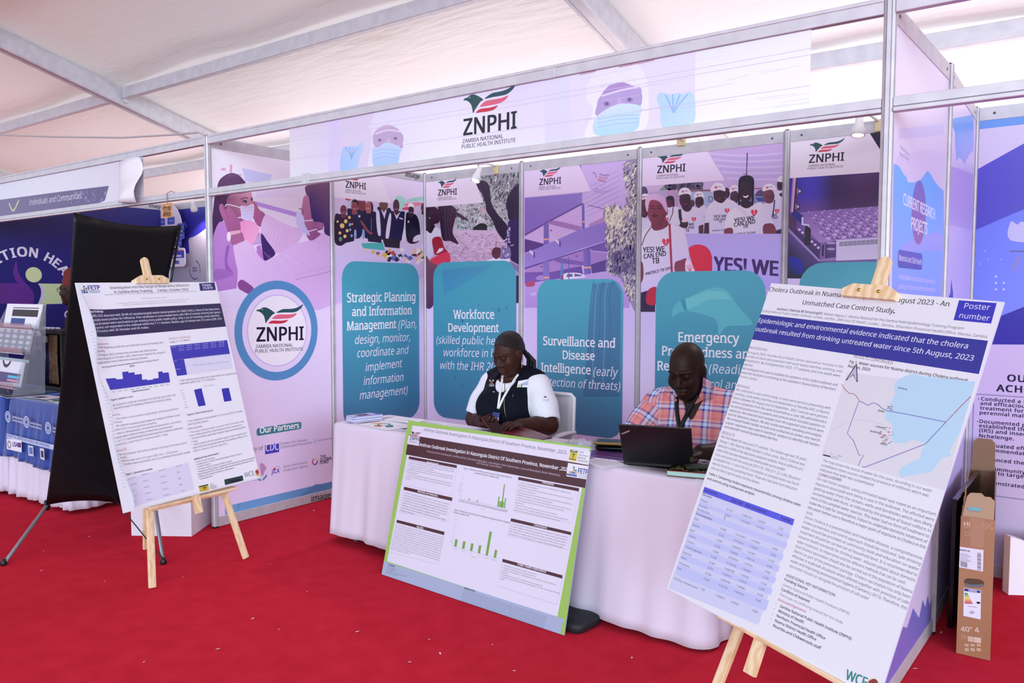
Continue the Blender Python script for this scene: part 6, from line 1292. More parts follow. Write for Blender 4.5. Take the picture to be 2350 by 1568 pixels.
def drape(M, L, depth, z, low, seed=1, flare=0.02, amp=0.012, rc=0.03, nf=9, lows=None):
    """cloth lying on a table and hanging to height low with soft folds"""
    R = random.Random(seed); ph = [R.uniform(0, 6.28) for _ in range(6)]
    per = []; n = 26
    def seg(p, q, m): return [(p[0]+(q[0]-p[0])*k/m, p[1]+(q[1]-p[1])*k/m) for k in range(m)]
    C = [(0, 0), (L, 0), (L, depth), (0, depth)]; nrm = []
    for i in range(4):
        p, q = C[i], C[(i+1) % 4]; m = 64 if i % 2 == 0 else 26; dx, dy = q[0]-p[0], q[1]-p[1]; l = math.hypot(dx, dy); dx, dy = dx/l, dy/l
        for x, y in seg((p[0]+dx*rc, p[1]+dy*rc), (q[0]-dx*rc, q[1]-dy*rc), m): per.append((x, y)); nrm.append((dy, -dx))
        cx, cy = q[0]-dx*rc+(-dy)*rc*1, q[1]-dy*rc+dx*rc
        for k in range(5):
            a = math.atan2(-dx, dy)+k/5*math.pi/2; per.append((cx+rc*math.cos(a), cy+rc*math.sin(a))); nrm.append((math.cos(a), math.sin(a)))
    N = len(per); rows = []
    lv = [(-0.25, 0), (-0.02, 0), (0.0, -0.002), (0.006, -0.008), (0.008, -0.02)]+[(None, k/14) for k in range(1, 15)]
    for i in range(N):
        x, y = per[i]; nx, ny = nrm[i]; s_ = i/N*2*math.pi; row = []
        lo = low if lows is None else low+lows*math.sin(s_*2+ph[5])
        for o, h in lv:
            if o is None:
                t = h; f = amp*t*(math.sin(nf*s_+ph[0])+0.6*math.sin((nf*2.3)*s_+ph[1])+0.4*math.sin(nf*3.7*s_+ph[2]+t*2))
                off = 0.008+flare*t+f; zz = z-0.02-(z-0.02-lo)*t
            else: off = o; zz = z+h+0.0012*math.sin(x*7+ph[3])*math.sin(y*9+ph[4])
            if o == -0.25: off = -min(x, L-x, y, depth-y)-0.0 if False else -0.12
            row.append(M @ Vector((x+nx*off, y+ny*off, zz)))
        rows.append(row)
    b = MB(); b.grid(rows, True, True)
    o = len(b.v); nv = len(lv); b.f.append(tuple(i*nv for i in range(N))); b.m.append(0); b.sm.append(True)
    return b
TA = table('folding_table', sl(.90, .228), sl(2.085, .182), .455, TZ-.005, 'folding table under the white cloth on the left, behind the anthrax poster', 'folding tables of the booth')
TB = table('folding_table', sl(2.105, .181), sl(3.295, .135), .455, TZ-.005, 'folding table under the white cloth on the right, bearing the laptop', 'folding tables of the booth')
tag(drape(TA[1], TA[2], .455, TZ, .055, 3, .03, .011, .03, 8).build('tablecloth', CLOTH, solid=0.0015), 'white cloth with brochures on it hanging over the left table', 'tablecloth', 'white tablecloths')
tag(drape(TB[1], TB[2], .455, TZ, .02, 5, .035, .010, .045, 7, .012).build('tablecloth', CLOTH, solid=0.0015), 'white cloth under the laptop hanging to the floor over the right table', 'tablecloth', 'white tablecloths')
def flat(P0, ang, w, h, base, z0, th=0.001, edge='e0dce8', tilt=0.0):
    U = np.array((math.cos(ang), math.sin(ang), 0)); V = np.array((-math.sin(ang), math.cos(ang), 0)); 
    if tilt: V = V*math.cos(tilt)+np.array((0, 0, 1))*math.sin(tilt)
    if abs(z0-TZ) < .06 and P0[0] > 0: P0 = sl(*P0)
    return Print(np.array((P0[0], P0[1], z0)), U, V, (0, 0, w, h), base, thick=th, edge=edge, dz=0.00003)
ZT = TZ+0.0028
# brochure stack at the left end: every booklet its own
R = random.Random(9)
for i in range(8):
    P = flat((1.03+R.uniform(-.006, .006), .275+R.uniform(-.006, .006)), math.radians(78+R.uniform(-3, 3)), .20, .095, ('dcd8ec', 'c9c6e6', 'e2deee')[i % 3], ZT+0.0048*(i+1), th=0.0044, edge=('e6e2f0', '9c9cd0', 'd8d4e8')[i % 3])
    P.poly([(.0, .0), (.2, .0), (.2, .014), (0, .014)], '6a68b8', uv=True); P.poly([(.17, 0), (.2, 0), (.2, .095), (.17, .095)], '5a58ac', uv=True)
    if i == 7: P.poly([(.05, .02), (.13, .02), (.13, .08), (.05, .08)], '5a4a68', uv=True); P.lines([('report', .9), ('series', .8)], (.03, .085), (.06, .085), (.03, .03), '4a4880', uv=True)
    tag(P.build('brochure', MATTE), ['white and violet brochure at the bottom of the stack on the table’s left end', 'brochure second from the bottom of the stack on the table’s left end', 'brochure third from the bottom of the stack on the table’s left end', 'brochure fourth from the bottom of the stack on the table’s left end', 'brochure fourth from the top of the stack on the table’s left end', 'brochure third from the top of the stack on the table’s left end', 'brochure second from the top of the stack on the table’s left end', 'top brochure with a dark picture on the stack at the table’s left end'][i], 'brochure', 'stacked brochures')
P = flat((1.075, .262), math.radians(-9), .30, .21, 'eceaf2', ZT+.001); P.ring(.115, .11, .028, .042, '3f8a62', n=22); P.poly([(.03, .07), (.09, .13), (.075, .15), (.02, .1)], 'dc9a5c', uv=True); P.poly([(.09, .05), (.14, .09), (.17, .045), (.14, .03)], 'c86a48', uv=True); P.poly([(.16, .14), (.23, .1), (.21, .06), (.17, .08)], '2f7488', uv=True)
P.lines(['annual report', 'summary', 'for partners'], (.2, .17), (.28, .17), (.2, .13), '8a889c', uv=True)
tag(P.build('leaflet', MATTE), 'leaflet with green ring and orange emblem beside the brochure stack', 'leaflet', 'leaflets on the white tables')
for (x, y, a, w, h, base, lab, deco) in ((1.06, .47, 4, .25, .15, 'f0eef6', 'white leaflet behind the emblem leaflet at the back of the left table', '9a98ac'), (1.43, .30, -12, .21, .28, 'eae6f0', 'white sheet on the left table just behind the poster’s upper left corner', '9a9ab0'), (1.70, .27, 6, .29, .2, 'efecf6', 'white sheet on the left table below the red phone', '9aa8a0'), (2.16, .36, -14, .3, .2, 'dfe6e4', 'pale green printed sheet beside the maroon folder', '6a9a78'), (2.44, .27, 10, .21, .29, 'f2f0f8', 'white sheet between the maroon folder and the black box', '9a98b0'), (2.66, .185, -28, .21, .15, 'eceaf4', 'white papers at the table front just right of the anthrax poster', '8a88a0')):
    P = flat((x, y), math.radians(a), w, h, base, ZT+.0008); P.lines([('printed notes about the institute', .9)]*5, (.03, h-.03), (w-.03, h-.03), (.03, .04), deco, uv=True)
    if 'green' in lab: P.poly([(.02, .02), (.12, .02), (.09, .1), (.02, .12)], '4f9a6a', uv=True); P.ring(.2, .1, .02, .03, '3f8a72', n=14)
    tag(P.build('leaflet', MATTE), lab, 'leaflet', 'leaflets on the white tables')
# purple magazine, crumpled cellophane, black box, laptop, book
P = flat((2.61, .262), math.radians(2), .29, .21, '3c3a8a', ZT+.004, th=.003)
for i in range(9): P.poly([(.0, .02*i), (.29, .02*i+.02), (.29, .02*i+.032), (0, .02*i+.01)], ('a83a78', '4a58b8', 'c86a70', '2a2a60', '8a3a8a')[i % 5], uv=True)
tag(P.build('magazine', PAPER), 'purple and pink striped magazine lying under the black box', 'magazine')
R = random.Random(12); rows = []
for i in range(14):
    row = []
    for j in range(10):
        u, v = i/13, j/9; e = math.sin(math.pi*u)*math.sin(math.pi*v)
        row.append((*sl(2.40+.20*u+R.uniform(-.006, .006), .37+.12*v+.05*u+R.uniform(-.005, .005)), ZT+.004+.045*e*R.uniform(.5, 1.1)))
    rows.append(row)
b = MB(); b.grid(rows, False); tag(b.build('crumpled_wrapper', mat('clear_cellophane', 'e8e8f4', rough=0.12, spec=.8, trans=.55, coat=.4)), 'crumpled clear wrapper on the table between the maroon folder and the black box', 'wrapper')
GX, GY = sl(2.68, .47)
bx = empty('gift_box', (GX, GY, ZT+.007), math.radians(24), 'small black box with gold trimmed top beside the laptop', 'box')
M = Matrix.Translation((GX, GY, ZT+.0075)) @ Matrix.Rotation(math.radians(24), 4, 'Z')
b = MB(); b.box((-.085, -.05, 0), (.085, .05, .03), M, .012); b.build('body', mat('black_gloss', '08080a', rough=.2), bx)
b = MB(); b.box((-.095, -.06, .031), (.095, .06, .044), M, .006); b.cur = 1; b.box((-.075, -.04, .0442), (.07, .04, .0455), M, .001); b.build('lid', [mat('gold_trim', 'b49a5a', rough=.3, metal=.8), mat('black_gloss')], bx)
# laptop seen from behind its lid
LT = [sl3(p) for p in ((2.909,.109,.947), (3.214,.205,.96), (3.179,.311,.772), (2.881,.218,.759))]
d = (LT[2]-LT[3]); d[2] = 0; d /= np.linalg.norm(d); up = (LT[0]-LT[3]+LT[1]-LT[2])/2; hl = np.linalg.norm(up); up -= d*(up@d); up /= np.linalg.norm(up); nb = np.cross(d, up)
hc = (LT[2]+LT[3])/2; hc[2] = ZT+.016; dh = np.array((-d[1], d[0], 0))
lap = empty('laptop', (hc[0], hc[1], ZT), math.atan2(d[1], d[0]), 'open black laptop turned away, seen from behind its lid, before the seated man', 'laptop')
LB = mat('laptop_black', '131318', rough=.42)
def fm(O, U, V, N): return Matrix(((U[0], V[0], N[0], O[0]), (U[1], V[1], N[1], O[1]), (U[2], V[2], N[2], O[2]), (0, 0, 0, 1)))
LBM = mat('screen_glass', '1c2430', rough=.15)
b = MB(); b.box((-.16, 0.004, -.004), (.16, hl, .004), fm(hc, d, up, nb), .002); b.cur = 1; b.box((-.15, .015, -.0052), (.15, hl-.01, -.0041), fm(hc, d, up, nb)); lid = b.build('lid', [LB, LBM], lap)
S = Print(hc+nb*.0042, d, up, (-.16, 0, .16, hl), None, thick=0); kk = crop(1380, 760, 4.355)
S.text('ThinkPad', *kk((208,1035),(283,1003)), 'd8b8c4', bold=.03); S.build('lettering', VINYL, lid); S = Print(hc+nb*.0042, d, up, (-.16, 0, .16, hl), None, thick=0); S.poly(kk((885,1265),(915,1255),(922,1305),(892,1312)), '4a4638'); S.build('sticker', VINYL, lid)
b = MB(); b.box((-.16, .002, -.0135), (.16, .218, .0005), fm(hc, d, dh, np.array((0, 0, 1.))), .003); b.cur = 1
for r_ in range(5):
    for k in range(13): b.box((-.14+k*.0216, .05+r_*.0195, .0005), (-.14+k*.0216+.0185, .05+r_*.0195+.0165, .0018), fm(hc, d, dh, np.array((0, 0, 1.))))
b.box((-.05, .16, .0004), (.05, .21, .001), fm(hc, d, dh, np.array((0, 0, 1.)))); b.build('keyboard_base', [LB, mat('key_black', '1c1c22', rough=.5)], lap)
bk = empty('hardback_book', (*sl(3.21, .2), ZT), 0.16, 'black hardback with gold floral cover and teal page edges at the table’s right end', 'book')
a0 = np.array((*sl(3.135, .135), ZT+.0002)); e1 = np.array((.165, .045, 0)); e1 /= np.linalg.norm(e1); e2 = np.array((-e1[1], e1[0], 0))
b = MB(); b.box((.002, .002, .003), (.196, .156, .021), fm(a0, e1, e2, np.array((0, 0, 1.)))); b.build('pages', mat('teal_pages', 'a8d4cc', rough=.7), bk)
P = Print(a0+np.array((0, 0, .0245)), e1, e2, (0, 0, .2, .16), '14100f', thick=.0032, edge='9a4a38'); R = random.Random(4)
for q in range(40): x, y = R.uniform(.01, .17), R.uniform(.02, .14); P.ellipse(x, y, R.uniform(.004, .012), R.uniform(.002, .005), R.choice(['a8905a', '8a743c', 'c4b070', '6a4a3c']), R.uniform(0, 3), 9, uv=True)
P.build('cover', VINYL, bk); b = MB(); b.box((0, 0, 0), (.2, .16, .0028), fm(a0, e1, e2, np.array((0, 0, 1.)))); b.build('back_cover', mat('maroon_board', '7a3428', rough=.5), bk)
b = MB(); b.box((-.065, -.035, 0), (.065, .035, .012), fm(a0+e1*.13+e2*.09+np.array((0, 0, .0265)), (e1+e2*.3)/np.linalg.norm(e1+e2*.3), np.cross((0, 0, 1.), (e1+e2*.3)/np.linalg.norm(e1+e2*.3)), np.array((0, 0, 1.))), .004)
tag(b.build('phone_case', mat('dark_green_case', '1f2a1c', rough=.45)), 'dark green phone case lying on the black hardback', 'phone case')
P = flat((3.06, .33), math.radians(14), .13, .1, 'c8b088', ZT+.0005); tag(P.build('envelope', MATTE), 'brown envelope sticking out beside the laptop', 'envelope')
# maroon folder with gold print, propped on the table before the woman
f0 = sl3((2.035, .402, .800)); fu = sl3((2.235, .39, .766))-f0; fv = sl3((1.999, .6, .81))-f0; fu /= np.linalg.norm(fu); fv -= fu*(fv@fu); fv /= np.linalg.norm(fv)
P = Print(f0-np.array((0, 0, .012)), fu, fv, (0, 0, .205, .2), '6d2434', thick=.006, edge='4c1824', dz=.00003)
for i, (x, w_) in enumerate(((.07, .07), (.06, .09), (.065, .08), (.075, .06), (.06, .09))): P.text('CERTIFICATE', (x, .12-i*.017), (x+w_, .12-i*.017), 'b89a58', size=.007, uv=True)
for x, y, w_ in ((.02, .17, .03), (.075, .178, .05), (.15, .175, .03), (.17, .03, .02)): P.poly([(x, y), (x+w_, y), (x+w_, y+.008), (x, y+.008)], 'b06a74', uv=True)
tag(P.build('certificate_folder', PAPER), 'maroon certificate folder with gold print propped on the table before the woman', 'folder')
# dark bag lying on the floor behind the anthrax poster
b = MB(); pr = []
for cx, cy, t in ((.09, .05, 0), (-.09, .05, 90), (-.09, -.05, 180), (.09, -.05, 270)):
    for k in range(6): an = math.radians(t+18*k); pr.append((cx+.045*math.cos(an), cy+.045*math.sin(an)))
M = Matrix.Translation((2.655, .115, 0)) @ Matrix.Rotation(math.radians(-6), 4, 'Z'); rings = [(0.93, .001), (1.0, .008), (1.0, .036), (.95, .045), (.5, .048)]
rows = [[M @ Vector((x*s_, y*s_, z)) for s_, z in rings] for x, y in pr]; b.grid(rows, True, True); nv = len(rings); b.f += [tuple(i*nv+nv-1 for i in range(len(pr))), tuple(i*nv for i in range(len(pr)))[::-1]]; b.m += [0, 0]; b.sm += [False, False]
tag(b.build('laptop_sleeve', mat('dark_neoprene', '1b1a22', rough=.6)), 'black padded sleeve lying on the carpet behind the anthrax poster', 'sleeve')

# ============================================================ white armchairs
PLW = mat('chair_plastic', 'eeeaf0', rough=.35)
def chair(name, x, y, rz, label, back_top=.895):
    t = empty(name, (x, y, 0), rz, label, 'chair', 'white plastic armchairs'); M = Matrix.Translation((x, y, 0)) @ Matrix.Rotation(rz, 4, 'Z')
    rows = []
    for i in range(9):
        u = i/8*2-1; rows.append([M @ Vector((u*.22, -.21+.42*j/8, .445-.018*(1-u*u)*math.sin(math.pi*j/8))) for j in range(9)])
    b = MB(); b.grid(rows); b.build('seat', PLW, t, solid=.018)
    rows = []
    for i in range(11):
        u = i/10*2-1; rows.append([M @ Vector((u*(.225-.0*j), .205+.035*j/8+.02*(1-u*u), .47+(back_top-.47)*j/8)) for j in range(9)])
    b = MB(); b.grid(rows); b.build('backrest', mat('grey_mesh_back', 'd9d5dc', rough=.6, bump=(700, .4, .002)), t, solid=.006)
    b = MB(); b.tube([M @ Vector(p) for p in ((-.23, .205, .46), (-.232, .225, .7), (-.226, .243, back_top-.01), (-.2, .25, back_top+.006), (.2, .25, back_top+.006), (.226, .243, back_top-.01), (.232, .225, .7), (.23, .205, .46))], .0125, 10); b.build('back_frame', PLW, t)
    for s_ in (-1, 1):
        b = MB(); rows = []
        for k in range(9):
            q = k/8; p = Vector((s_*(.238+.012*math.sin(q*3.1)), .22-.40*q, .675+.012*math.sin(q*3.0)-.03*q*q)); rows.append([M @ (p+Vector((dx, 0, dz))) for dx, dz in ((-.022, 0), (-.018, .011), (.018, .011), (.022, 0), (.016, -.009), (-.016, -.009), (-.022, 0))])
        b.grid(rows); b.build('armrest', PLW, t)
        for y0, y1 in ((-.17, -.21), (.19, .25)):
            b = MB(); top = .66 if y0 < 0 else .45
            b.tube([M @ Vector(p) for p in ((s_*.238, y0, top), (s_*.235, (y0+y1)/2, .25), (s_*.245, y1, .0))], [.014, .014, .012], 10); b.build('leg', PLW, t)
    return t
chair('armchair', 1.765, .955, 0.0, 'white plastic armchair behind the woman in the navy vest')
chair('armchair', 2.985, 1.02, .30, 'white plastic armchair beneath the man in the checked shirt', .76)

# ============================================================ black banner stand
BF = mat('black_banner_fabric', '0c0b0e', rough=.38, spec=.4, bump=(60, .12, .004)); GREYM = mat('grey_tube', '8c8a92', rough=.35, metal=.7)
bs = empty('banner_stand', (-.35, -.75, 0), label='black folding banner stand seen from behind, left of the respiratory infections poster', cat='banner stand')
q = [np.array(p) for p in ((-.300,-.693,2.0), (-.484,.086,1.986), (-.62,-.26,.105), (-.570,-.789,.223))]
nb = np.cross(q[1]-q[0], q[3]-q[0]); nb /= np.linalg.norm(nb); nb = nb if nb[0] > 0 else -nb; rows = []
for i in range(25):
    u = i/24; row = []
    for j in range(33):
        v = j/32; p = (q[0]*(1-u)+q[1]*u)*(1-v)+(q[3]*(1-u)+q[2]*u)*v
        ed = 4*u*(1-u); sag = .035*ed; p = p+np.array((0, 0, -1))*(sag*(1-v)**3-.03*ed*v**3); p = p+(q[1]-q[0])*(0.06*(.5-u)*4*v*(1-v))
        crease = .012*math.exp(-((u-.14-.25*v)/.05)**2)*(1-v)
        row.append(p-nb*(.03*ed*4*v*(1-v)-crease))
    rows.append(row)
b = MB(); b.grid(rows); b.build('banner_fabric', BF, bs, solid=.001)
hub = (q[0]+q[1]+q[2]+q[3])/4+nb*.09+np.array((0, 0, -.05)); clip_ = at(193, 1052, z=.43); footA = np.array((-.293,-1.137,.006)); footB = np.array((.399,-.586,.006))
b = MB(); b.tube([footA, at(108, 1160, z=.20), clip_, clip_+(clip_-footA)*.85], .011, 10); b.build('leg', GREYM, bs)
tp = clip_+(clip_-footA)*.85
b = MB(); b.tube([footB, (tp+np.array((.0, .02, .05)))], .011, 10); b.build('leg', GREYM, bs)
for f in (footA, footB): b = MB(); b.lathe([(.016, -.005), (.018, .004), (.014, .018), (.012, .03)], Matrix.Translation(f), 12); b.build('foot_cap', BLACKP, bs)
for k in (0, 1): b = MB(); b.tube([tp+np.array((0, 0, .03)), q[k]*.97+tp*.03-nb*.012], .006, 8); b.build('arm', BLACKP, bs)
b = MB(); b.tube([tp, q[2]+nb*.012], .006, 8); b.build('arm', GREYM, bs)
b = MB(); b.tube([clip_, clip_+(footB-clip_)*.55, footB+np.array((0, 0, .02))], .0035, 6); b.build('brace_wire', BLACKP, bs)
b = MB(); b.tube([clip_-np.array((.02, .02, 0)), clip_+np.array((.025, .025, .01))], .018, 10); b.build('clip', BLACKP, bs)
b = MB(); b.tube([at(108, 1160, z=.20)-np.array((0, 0, .03)), at(108, 1160, z=.20)+np.array((0, 0, .03))], .017, 10); b.build('clip', BLACKP, bs)
e = q[1]-q[3]*0; b = MB(); b.tube([q[1]+nb*.01, q[1]+(q[2]-q[1])*.35+nb*.02], .008, 8); b.build('side_rod', mat('black_rod', '1c1c22', rough=.25, metal=.3), bs)
# white plinth behind the easel
b = MB(); a, c_, e = np.array((-.263,-.419,0)), np.array((.054,-.201,0)), np.array((-.124,.051,0)); d4 = a+e-c_
b.prism([(p[0], p[1]) for p in (a, c_, e, d4)], (0, 0, .001), (1, 0, 0), (0, 1, 0), (0, 0, 1), .55); tag(b.build('plinth', mat('white_laminate', 'dcd4e0', rough=.45)), 'low white plinth on the carpet behind the left easel', 'plinth')
# left booth: two clothed tables
BLUE = mat('blue_printed_cloth', '1d3f92', rough=.6, bump=(240, .35, .002), sheen=.3)
t, M, L = table('display_table', (-1.93, -.44), (-1.06, -.40), .52, .74, 'display table under the blue cloth in the left booth', 'display tables of the left booth')
sk = drape(M, L, .52, .738, .03, 7, .02, .014, .02, 16); tag(sk.build('table_skirt', CLOTH, solid=.0015), 'white pleated skirt under the blue cloth of the left booth', 'table skirt', 'white skirts of the left booth')
bc = empty('blue_tablecloth', (-1.5, -.2, 0), label='blue cloth with white seals and a USAID patch over the left booth’s table', cat='tablecloth', group='blue tablecloths')
drape(M, L, .52, .745, .30, 8, .045, .012, .02, 11, .02).build('cloth', BLUE, bc, solid=.0015)
P = Print(M @ Vector((0, -.07, 0)), np.array(M.col[0][:3]), (0, 0, 1), (0, .28, L, .72), None, thick=0); kc = crop(0, 640, 2.904)
def on_px(x, y): return P.uv(*kc((x, y)))
for x, y in ((52,920),(176,955),(320,995)): g0 = on_px(x, y); P.ring(*g0, .034, .042, 'c4cce4', n=22); P.ring(*g0, .012, .03, '8ea0cc', n=18)
for x, y in ((80,925),(200,965),(350,1000)):
    for k in range(2): P.text('Zambia Ministry', kc((x, y+k*22)), kc((x+78, y+k*22+20)), 'b4bede', bold=.03, up=(0, 1))
P.poly(kc((45,1030),(390,1115),(390,1150),(45,1060)), 'b8c2e0'); P.text('FROM THE AMERICAN PEOPLE AND PARTNERS', kc((50,1052)), kc((330,1126)), '3a559c', bold=.02, up=(0, 1))
P.poly(kc((44,1065),(143,1078),(145,1158),(46,1135)), 'e2deee'); P.ring(*on_px(62, 1105), .016, .03, '8a8898', n=16); P.text('USAID', kc((84,1116)), kc((140,1124)), '2a3a8a', bold=.04, up=(0, 1)); P.poly(kc((118,1095),(140,1098),(140,1126),(118,1122)), 'b03048')
P.text('USAID', kc((84,1116)), kc((140,1124)), '2a3a8a', bold=.04, up=(0, 1))
P.poly(kc((186,1110),(220,1116),(224,1185),(190,1178)), 'c4cce4'); P.poly(kc((192,1122),(216,1127),(219,1172),(195,1166)), '5a78b8'); P.poly(kc((266,1128),(292,1134),(297,1210),(270,1200)), 'd4d0dc'); P.poly(kc((272,1145),(288,1148),(291,1195),(275,1188)), '3a3050')
P.build('printed_seals', MATTE, bc)
t, M2, L2 = table('display_table', (-3.25, -.52), (-2.02, -.46), .52, .74, 'display table at the far left, under the second blue cloth', 'display tables of the left booth')
tag(drape(M2, L2, .52, .738, .03, 11, .02, .014, .02, 16).build('table_skirt', CLOTH, solid=.0015), 'white pleated skirt at the photo’s left edge below the second blue cloth', 'table skirt', 'white skirts of the left booth')
bc2 = empty('blue_tablecloth', (-2.6, -.3, 0), label='second blue cloth at the photo’s left edge, under the brochure rack', cat='tablecloth', group='blue tablecloths'); drape(M2, L2, .52, .745, .30, 12, .03, .012, .02, 11, .02).build('cloth', BLUE, bc2, solid=.0015)
b = MB(); b.box((-2.45, -.62, .001), (-2.1, -.53, .13), None, .006); tag(b.build('storage_crate', mat('grey_crate', '9a8c98', rough=.6)), 'greyish crate on the carpet in front of the far left table', 'crate')
# leaflets on the blue cloth
for i, (x, y, a, col, lab) in enumerate(((-1.80, -.38, 10, 'e4e0ea', 'white leaflet with a dark picture at the front of the blue table'), (-1.52, -.36, -8, 'dcd8e6', 'white leaflet at the right of the blue table, cut by the black banner'), (-1.72, -.17, 25, 'c8c4d4', 'pale leaflet behind the two others on the blue table'))):
    P = flat((x, y), math.radians(a), .24, .16, col, .7495); P.poly([(.02, .02), (.12, .02), (.12, .1), (.02, .1)], ('4a4258', '3a6a5a', '5a58a0')[i], uv=True); P.lines([('community health notes', .9)]*4, (.13, .12), (.23, .12), (.13, .04), '8a889c', uv=True)
    tag(P.build('leaflet', MATTE), lab, 'leaflet', 'leaflets on the blue table')
P = flat((-2.22, -.43), math.radians(-8), .34, .24, '3a2c38', .7495, th=.003); P.blob([P.uv(0, 0)]*3, '000000') if False else None
P.ring(.17, .06, .05, .07, 'd8a030', 20, 170, 16); P.poly([(.2, .02), (.33, .02), (.33, .2), (.24, .14)], '6a5a6c', uv=True); tag(P.build('magazine', PAPER), 'dark magazine with a yellow arc at the corner of the far left table', 'magazine')
# clear three-tier brochure rack
ACR = mat('clear_acrylic', 'eef0f6', rough=.08, trans=.85, spec=.6); Y0 = -.33
rk = empty('brochure_rack', (-2.33, Y0, .745), label='clear three-tier brochure rack at the photo’s left edge', cat='brochure rack')
rx0, rx1 = -2.62, at(54, 800, y=Y0)[0]
for k, (z0, z1, dy) in enumerate(((.80, 1.02, -.04), (1.06, 1.22, .03), (1.24, 1.44, .10))):
    b = MB(); b.bar((rx0, Y0+dy, z0), (rx1, Y0+dy, z0), .07, .004); 
    b.prism([(0, 0), (rx1-rx0, 0), (rx1-rx0, .05), (0, .05)], (rx0, Y0+dy-.035, z0), (1, 0, 0), (0, -.2, .98), (0, -1, 0), .003); b.prism([(0, 0), (rx1-rx0, 0), (rx1-rx0, z1-z0), (0, z1-z0)], (rx0, Y0+dy+.035, z0), (1, 0, 0), (0, .2, .98), (0, -1, 0), .003)
    b.build('tier', ACR, rk)
b = MB(); b.box((rx0, Y0-.09, .7465), (rx1, Y0+.14, .752)); b.build('foot', ACR, rk)
for x in (rx0, rx1): b = MB(); b.prism([(-.09, .752), (.14, .752), (.17, 1.44), (.10, 1.3), (-.05, .9)], (x-.0015, Y0, 0), (0, 1, 0), (0, 0, 1), (1, 0, 0), .003); b.build('side_panel', ACR, rk)
for k, (z0, dy, col) in enumerate(((.81, -.045, 'dad6e4'), (1.07, .025, '8a8898'), (1.25, .095, 'e6e2ec'))):
    P = Print((rx0+.015, Y0+dy+.02, z0), (1, 0, 0), (0, .2, .98), (0, 0, rx1-rx0-.03, .19), col, thick=.006); w_ = rx1-rx0-.03
    if k == 0: P.poly([(w_*.3, .02), (w_*.95, .03), (w_*.95, .1), (w_*.3, .1)], '5a4a78', uv=True); P.poly([(w_*.6, .06), (w_*.95, .06), (w_*.95, .08), (w_*.6, .08)], '58b0cc', uv=True); P.poly([(w_*.6, .035), (w_*.95, .035), (w_*.95, .05), (w_*.6, .05)], 'd88aa0', uv=True); P.ring(w_*.5, .22, .06, .085, '3a3448', 200, 340, 16)
    if k == 1:
        for a in range(5):
            for c_ in range(4): P.ellipse(w_*(.12+a*.2), .03+c_*.043, w_*.07, .014, 'b4b2c0', uv=True, n=14)
    if k == 2: P.poly([(w_*.2, .09), (w_*.92, .09), (w_*.92, .145), (w_*.2, .145)], '3c3038', uv=True); P.poly([(w_*.2, .02), (w_*.6, .02), (w_*.6, .075), (w_*.2, .075)], '3c4a88', uv=True); P.poly([(w_*.2, .155), (w_*.92, .155), (w_*.92, .162), (w_*.2, .162)], '3a3848', uv=True)
    tag(P.build('brochure', MATTE), ['brochure with blue and pink bars in the lowest tier of the clear rack', 'grey brochure with rows of pale discs in the middle tier of the clear rack', 'newsletter with a dark photo in the top tier of the clear rack'][k], 'brochure', 'brochures in the clear rack')
# dark crate standing on the blue table with patterned cloth folded over its side
cr = empty('black_display_crate', (-1.72, -.08, .746), label='tall black open crate on the blue table beside the black banner', cat='crate'); x0, x1 = at(99, 820, y=-.05)[0], at(99, 820, y=-.05)[0]+.34; BW = mat('black_wood', '15131a', rough=.5)
for nm, lo, hi in (('side_panel', (x0, -.06, .747), (x0+.02, .09, 1.2)), ('side_panel', (x1-.02, -.06, .747), (x1, .09, 1.2)), ('back_panel', (x0+.02, .075, .747), (x1-.02, .09, 1.2)), ('bottom_panel', (x0+.02, -.06, .747), (x1-.02, .075, .78)), ('top_panel', (x0-.01, -.065, 1.2), (x1+.01, .095, 1.23))):
    b = MB(); b.box(lo, hi, None, .002); b.build(nm, BW, cr)
KIT = mat('brown_speckled_fabric', '4a2a2c', rough=.8, noise=(160, 'b8906a', .9)); NAVYF = mat('navy_fabric', '1b1a58', rough=.8)
for i, (dx, m, lab, w_) in enumerate(((.025, NAVYF, 'navy folded cloth hanging at the left inside the black crate', .055), (.085, KIT, 'brown speckled folded cloth hanging in the middle of the black crate', .06), (.15, KIT, 'brown speckled folded cloth hanging at the right of the black crate', .08))):
    rows = []
    for j in range(12):
        z = 1.19-.39*j/11; rows.append([(x0+dx+w_*k/9, -.035+.012*math.sin(k*1.7+i+j*.15), z) for k in range(10)])
    b = MB(); b.grid(rows); tag(b.build('folded_cloth', m, solid=.006), lab, 'cloth', 'cloths in the black crate')
P = Print((x0+.03, -.064, 1.13), (1, 0, 0), (0, 0, 1), (0, 0, .085, .05), 'd4dcea', thick=.001); tag(P.build('paper_tag', MATTE), 'pale paper tag hanging at the top of the black crate', 'tag')

# ============================================================ right: tall carton, foam packing, dark panel, rod
CARD = mat('corrugated_card', 'a8795a', rough=.8, noise=(30, '98694c', .6)); CARDI = mat('card_inside', '8c6a52', rough=.85)
bx = empty('cardboard_box', (4.21, 1.3, 0), label='tall open cardboard box on the red carpet beside the cholera poster', cat='box')
a0 = np.array((4.150, .833, 0)); e1 = np.array((1, .02, 0)); e2 = ray(2297, 677)*np.array((1, 1, 0)); e2 /= np.linalg.norm(e2); W_, H_ = .125, .594; D_ = float(np.linalg.norm((at(2223, 1077, z=H_)-a0)[:2]))
P = Print(a0, e1, (0, 0, 1), (0, 0.002, W_, H_), 'a97a5a', thick=.004, edge='8a6046'); kb = crop(2050, 1000, 2.76)
P.gridpatch([(0, H_), (W_, H_), (W_, .002), (0, .002)], [['a5775a', 'ab7c5c'], ['ac7d5c', 'a87858'], ['a67656', 'a27050']], uv=True)
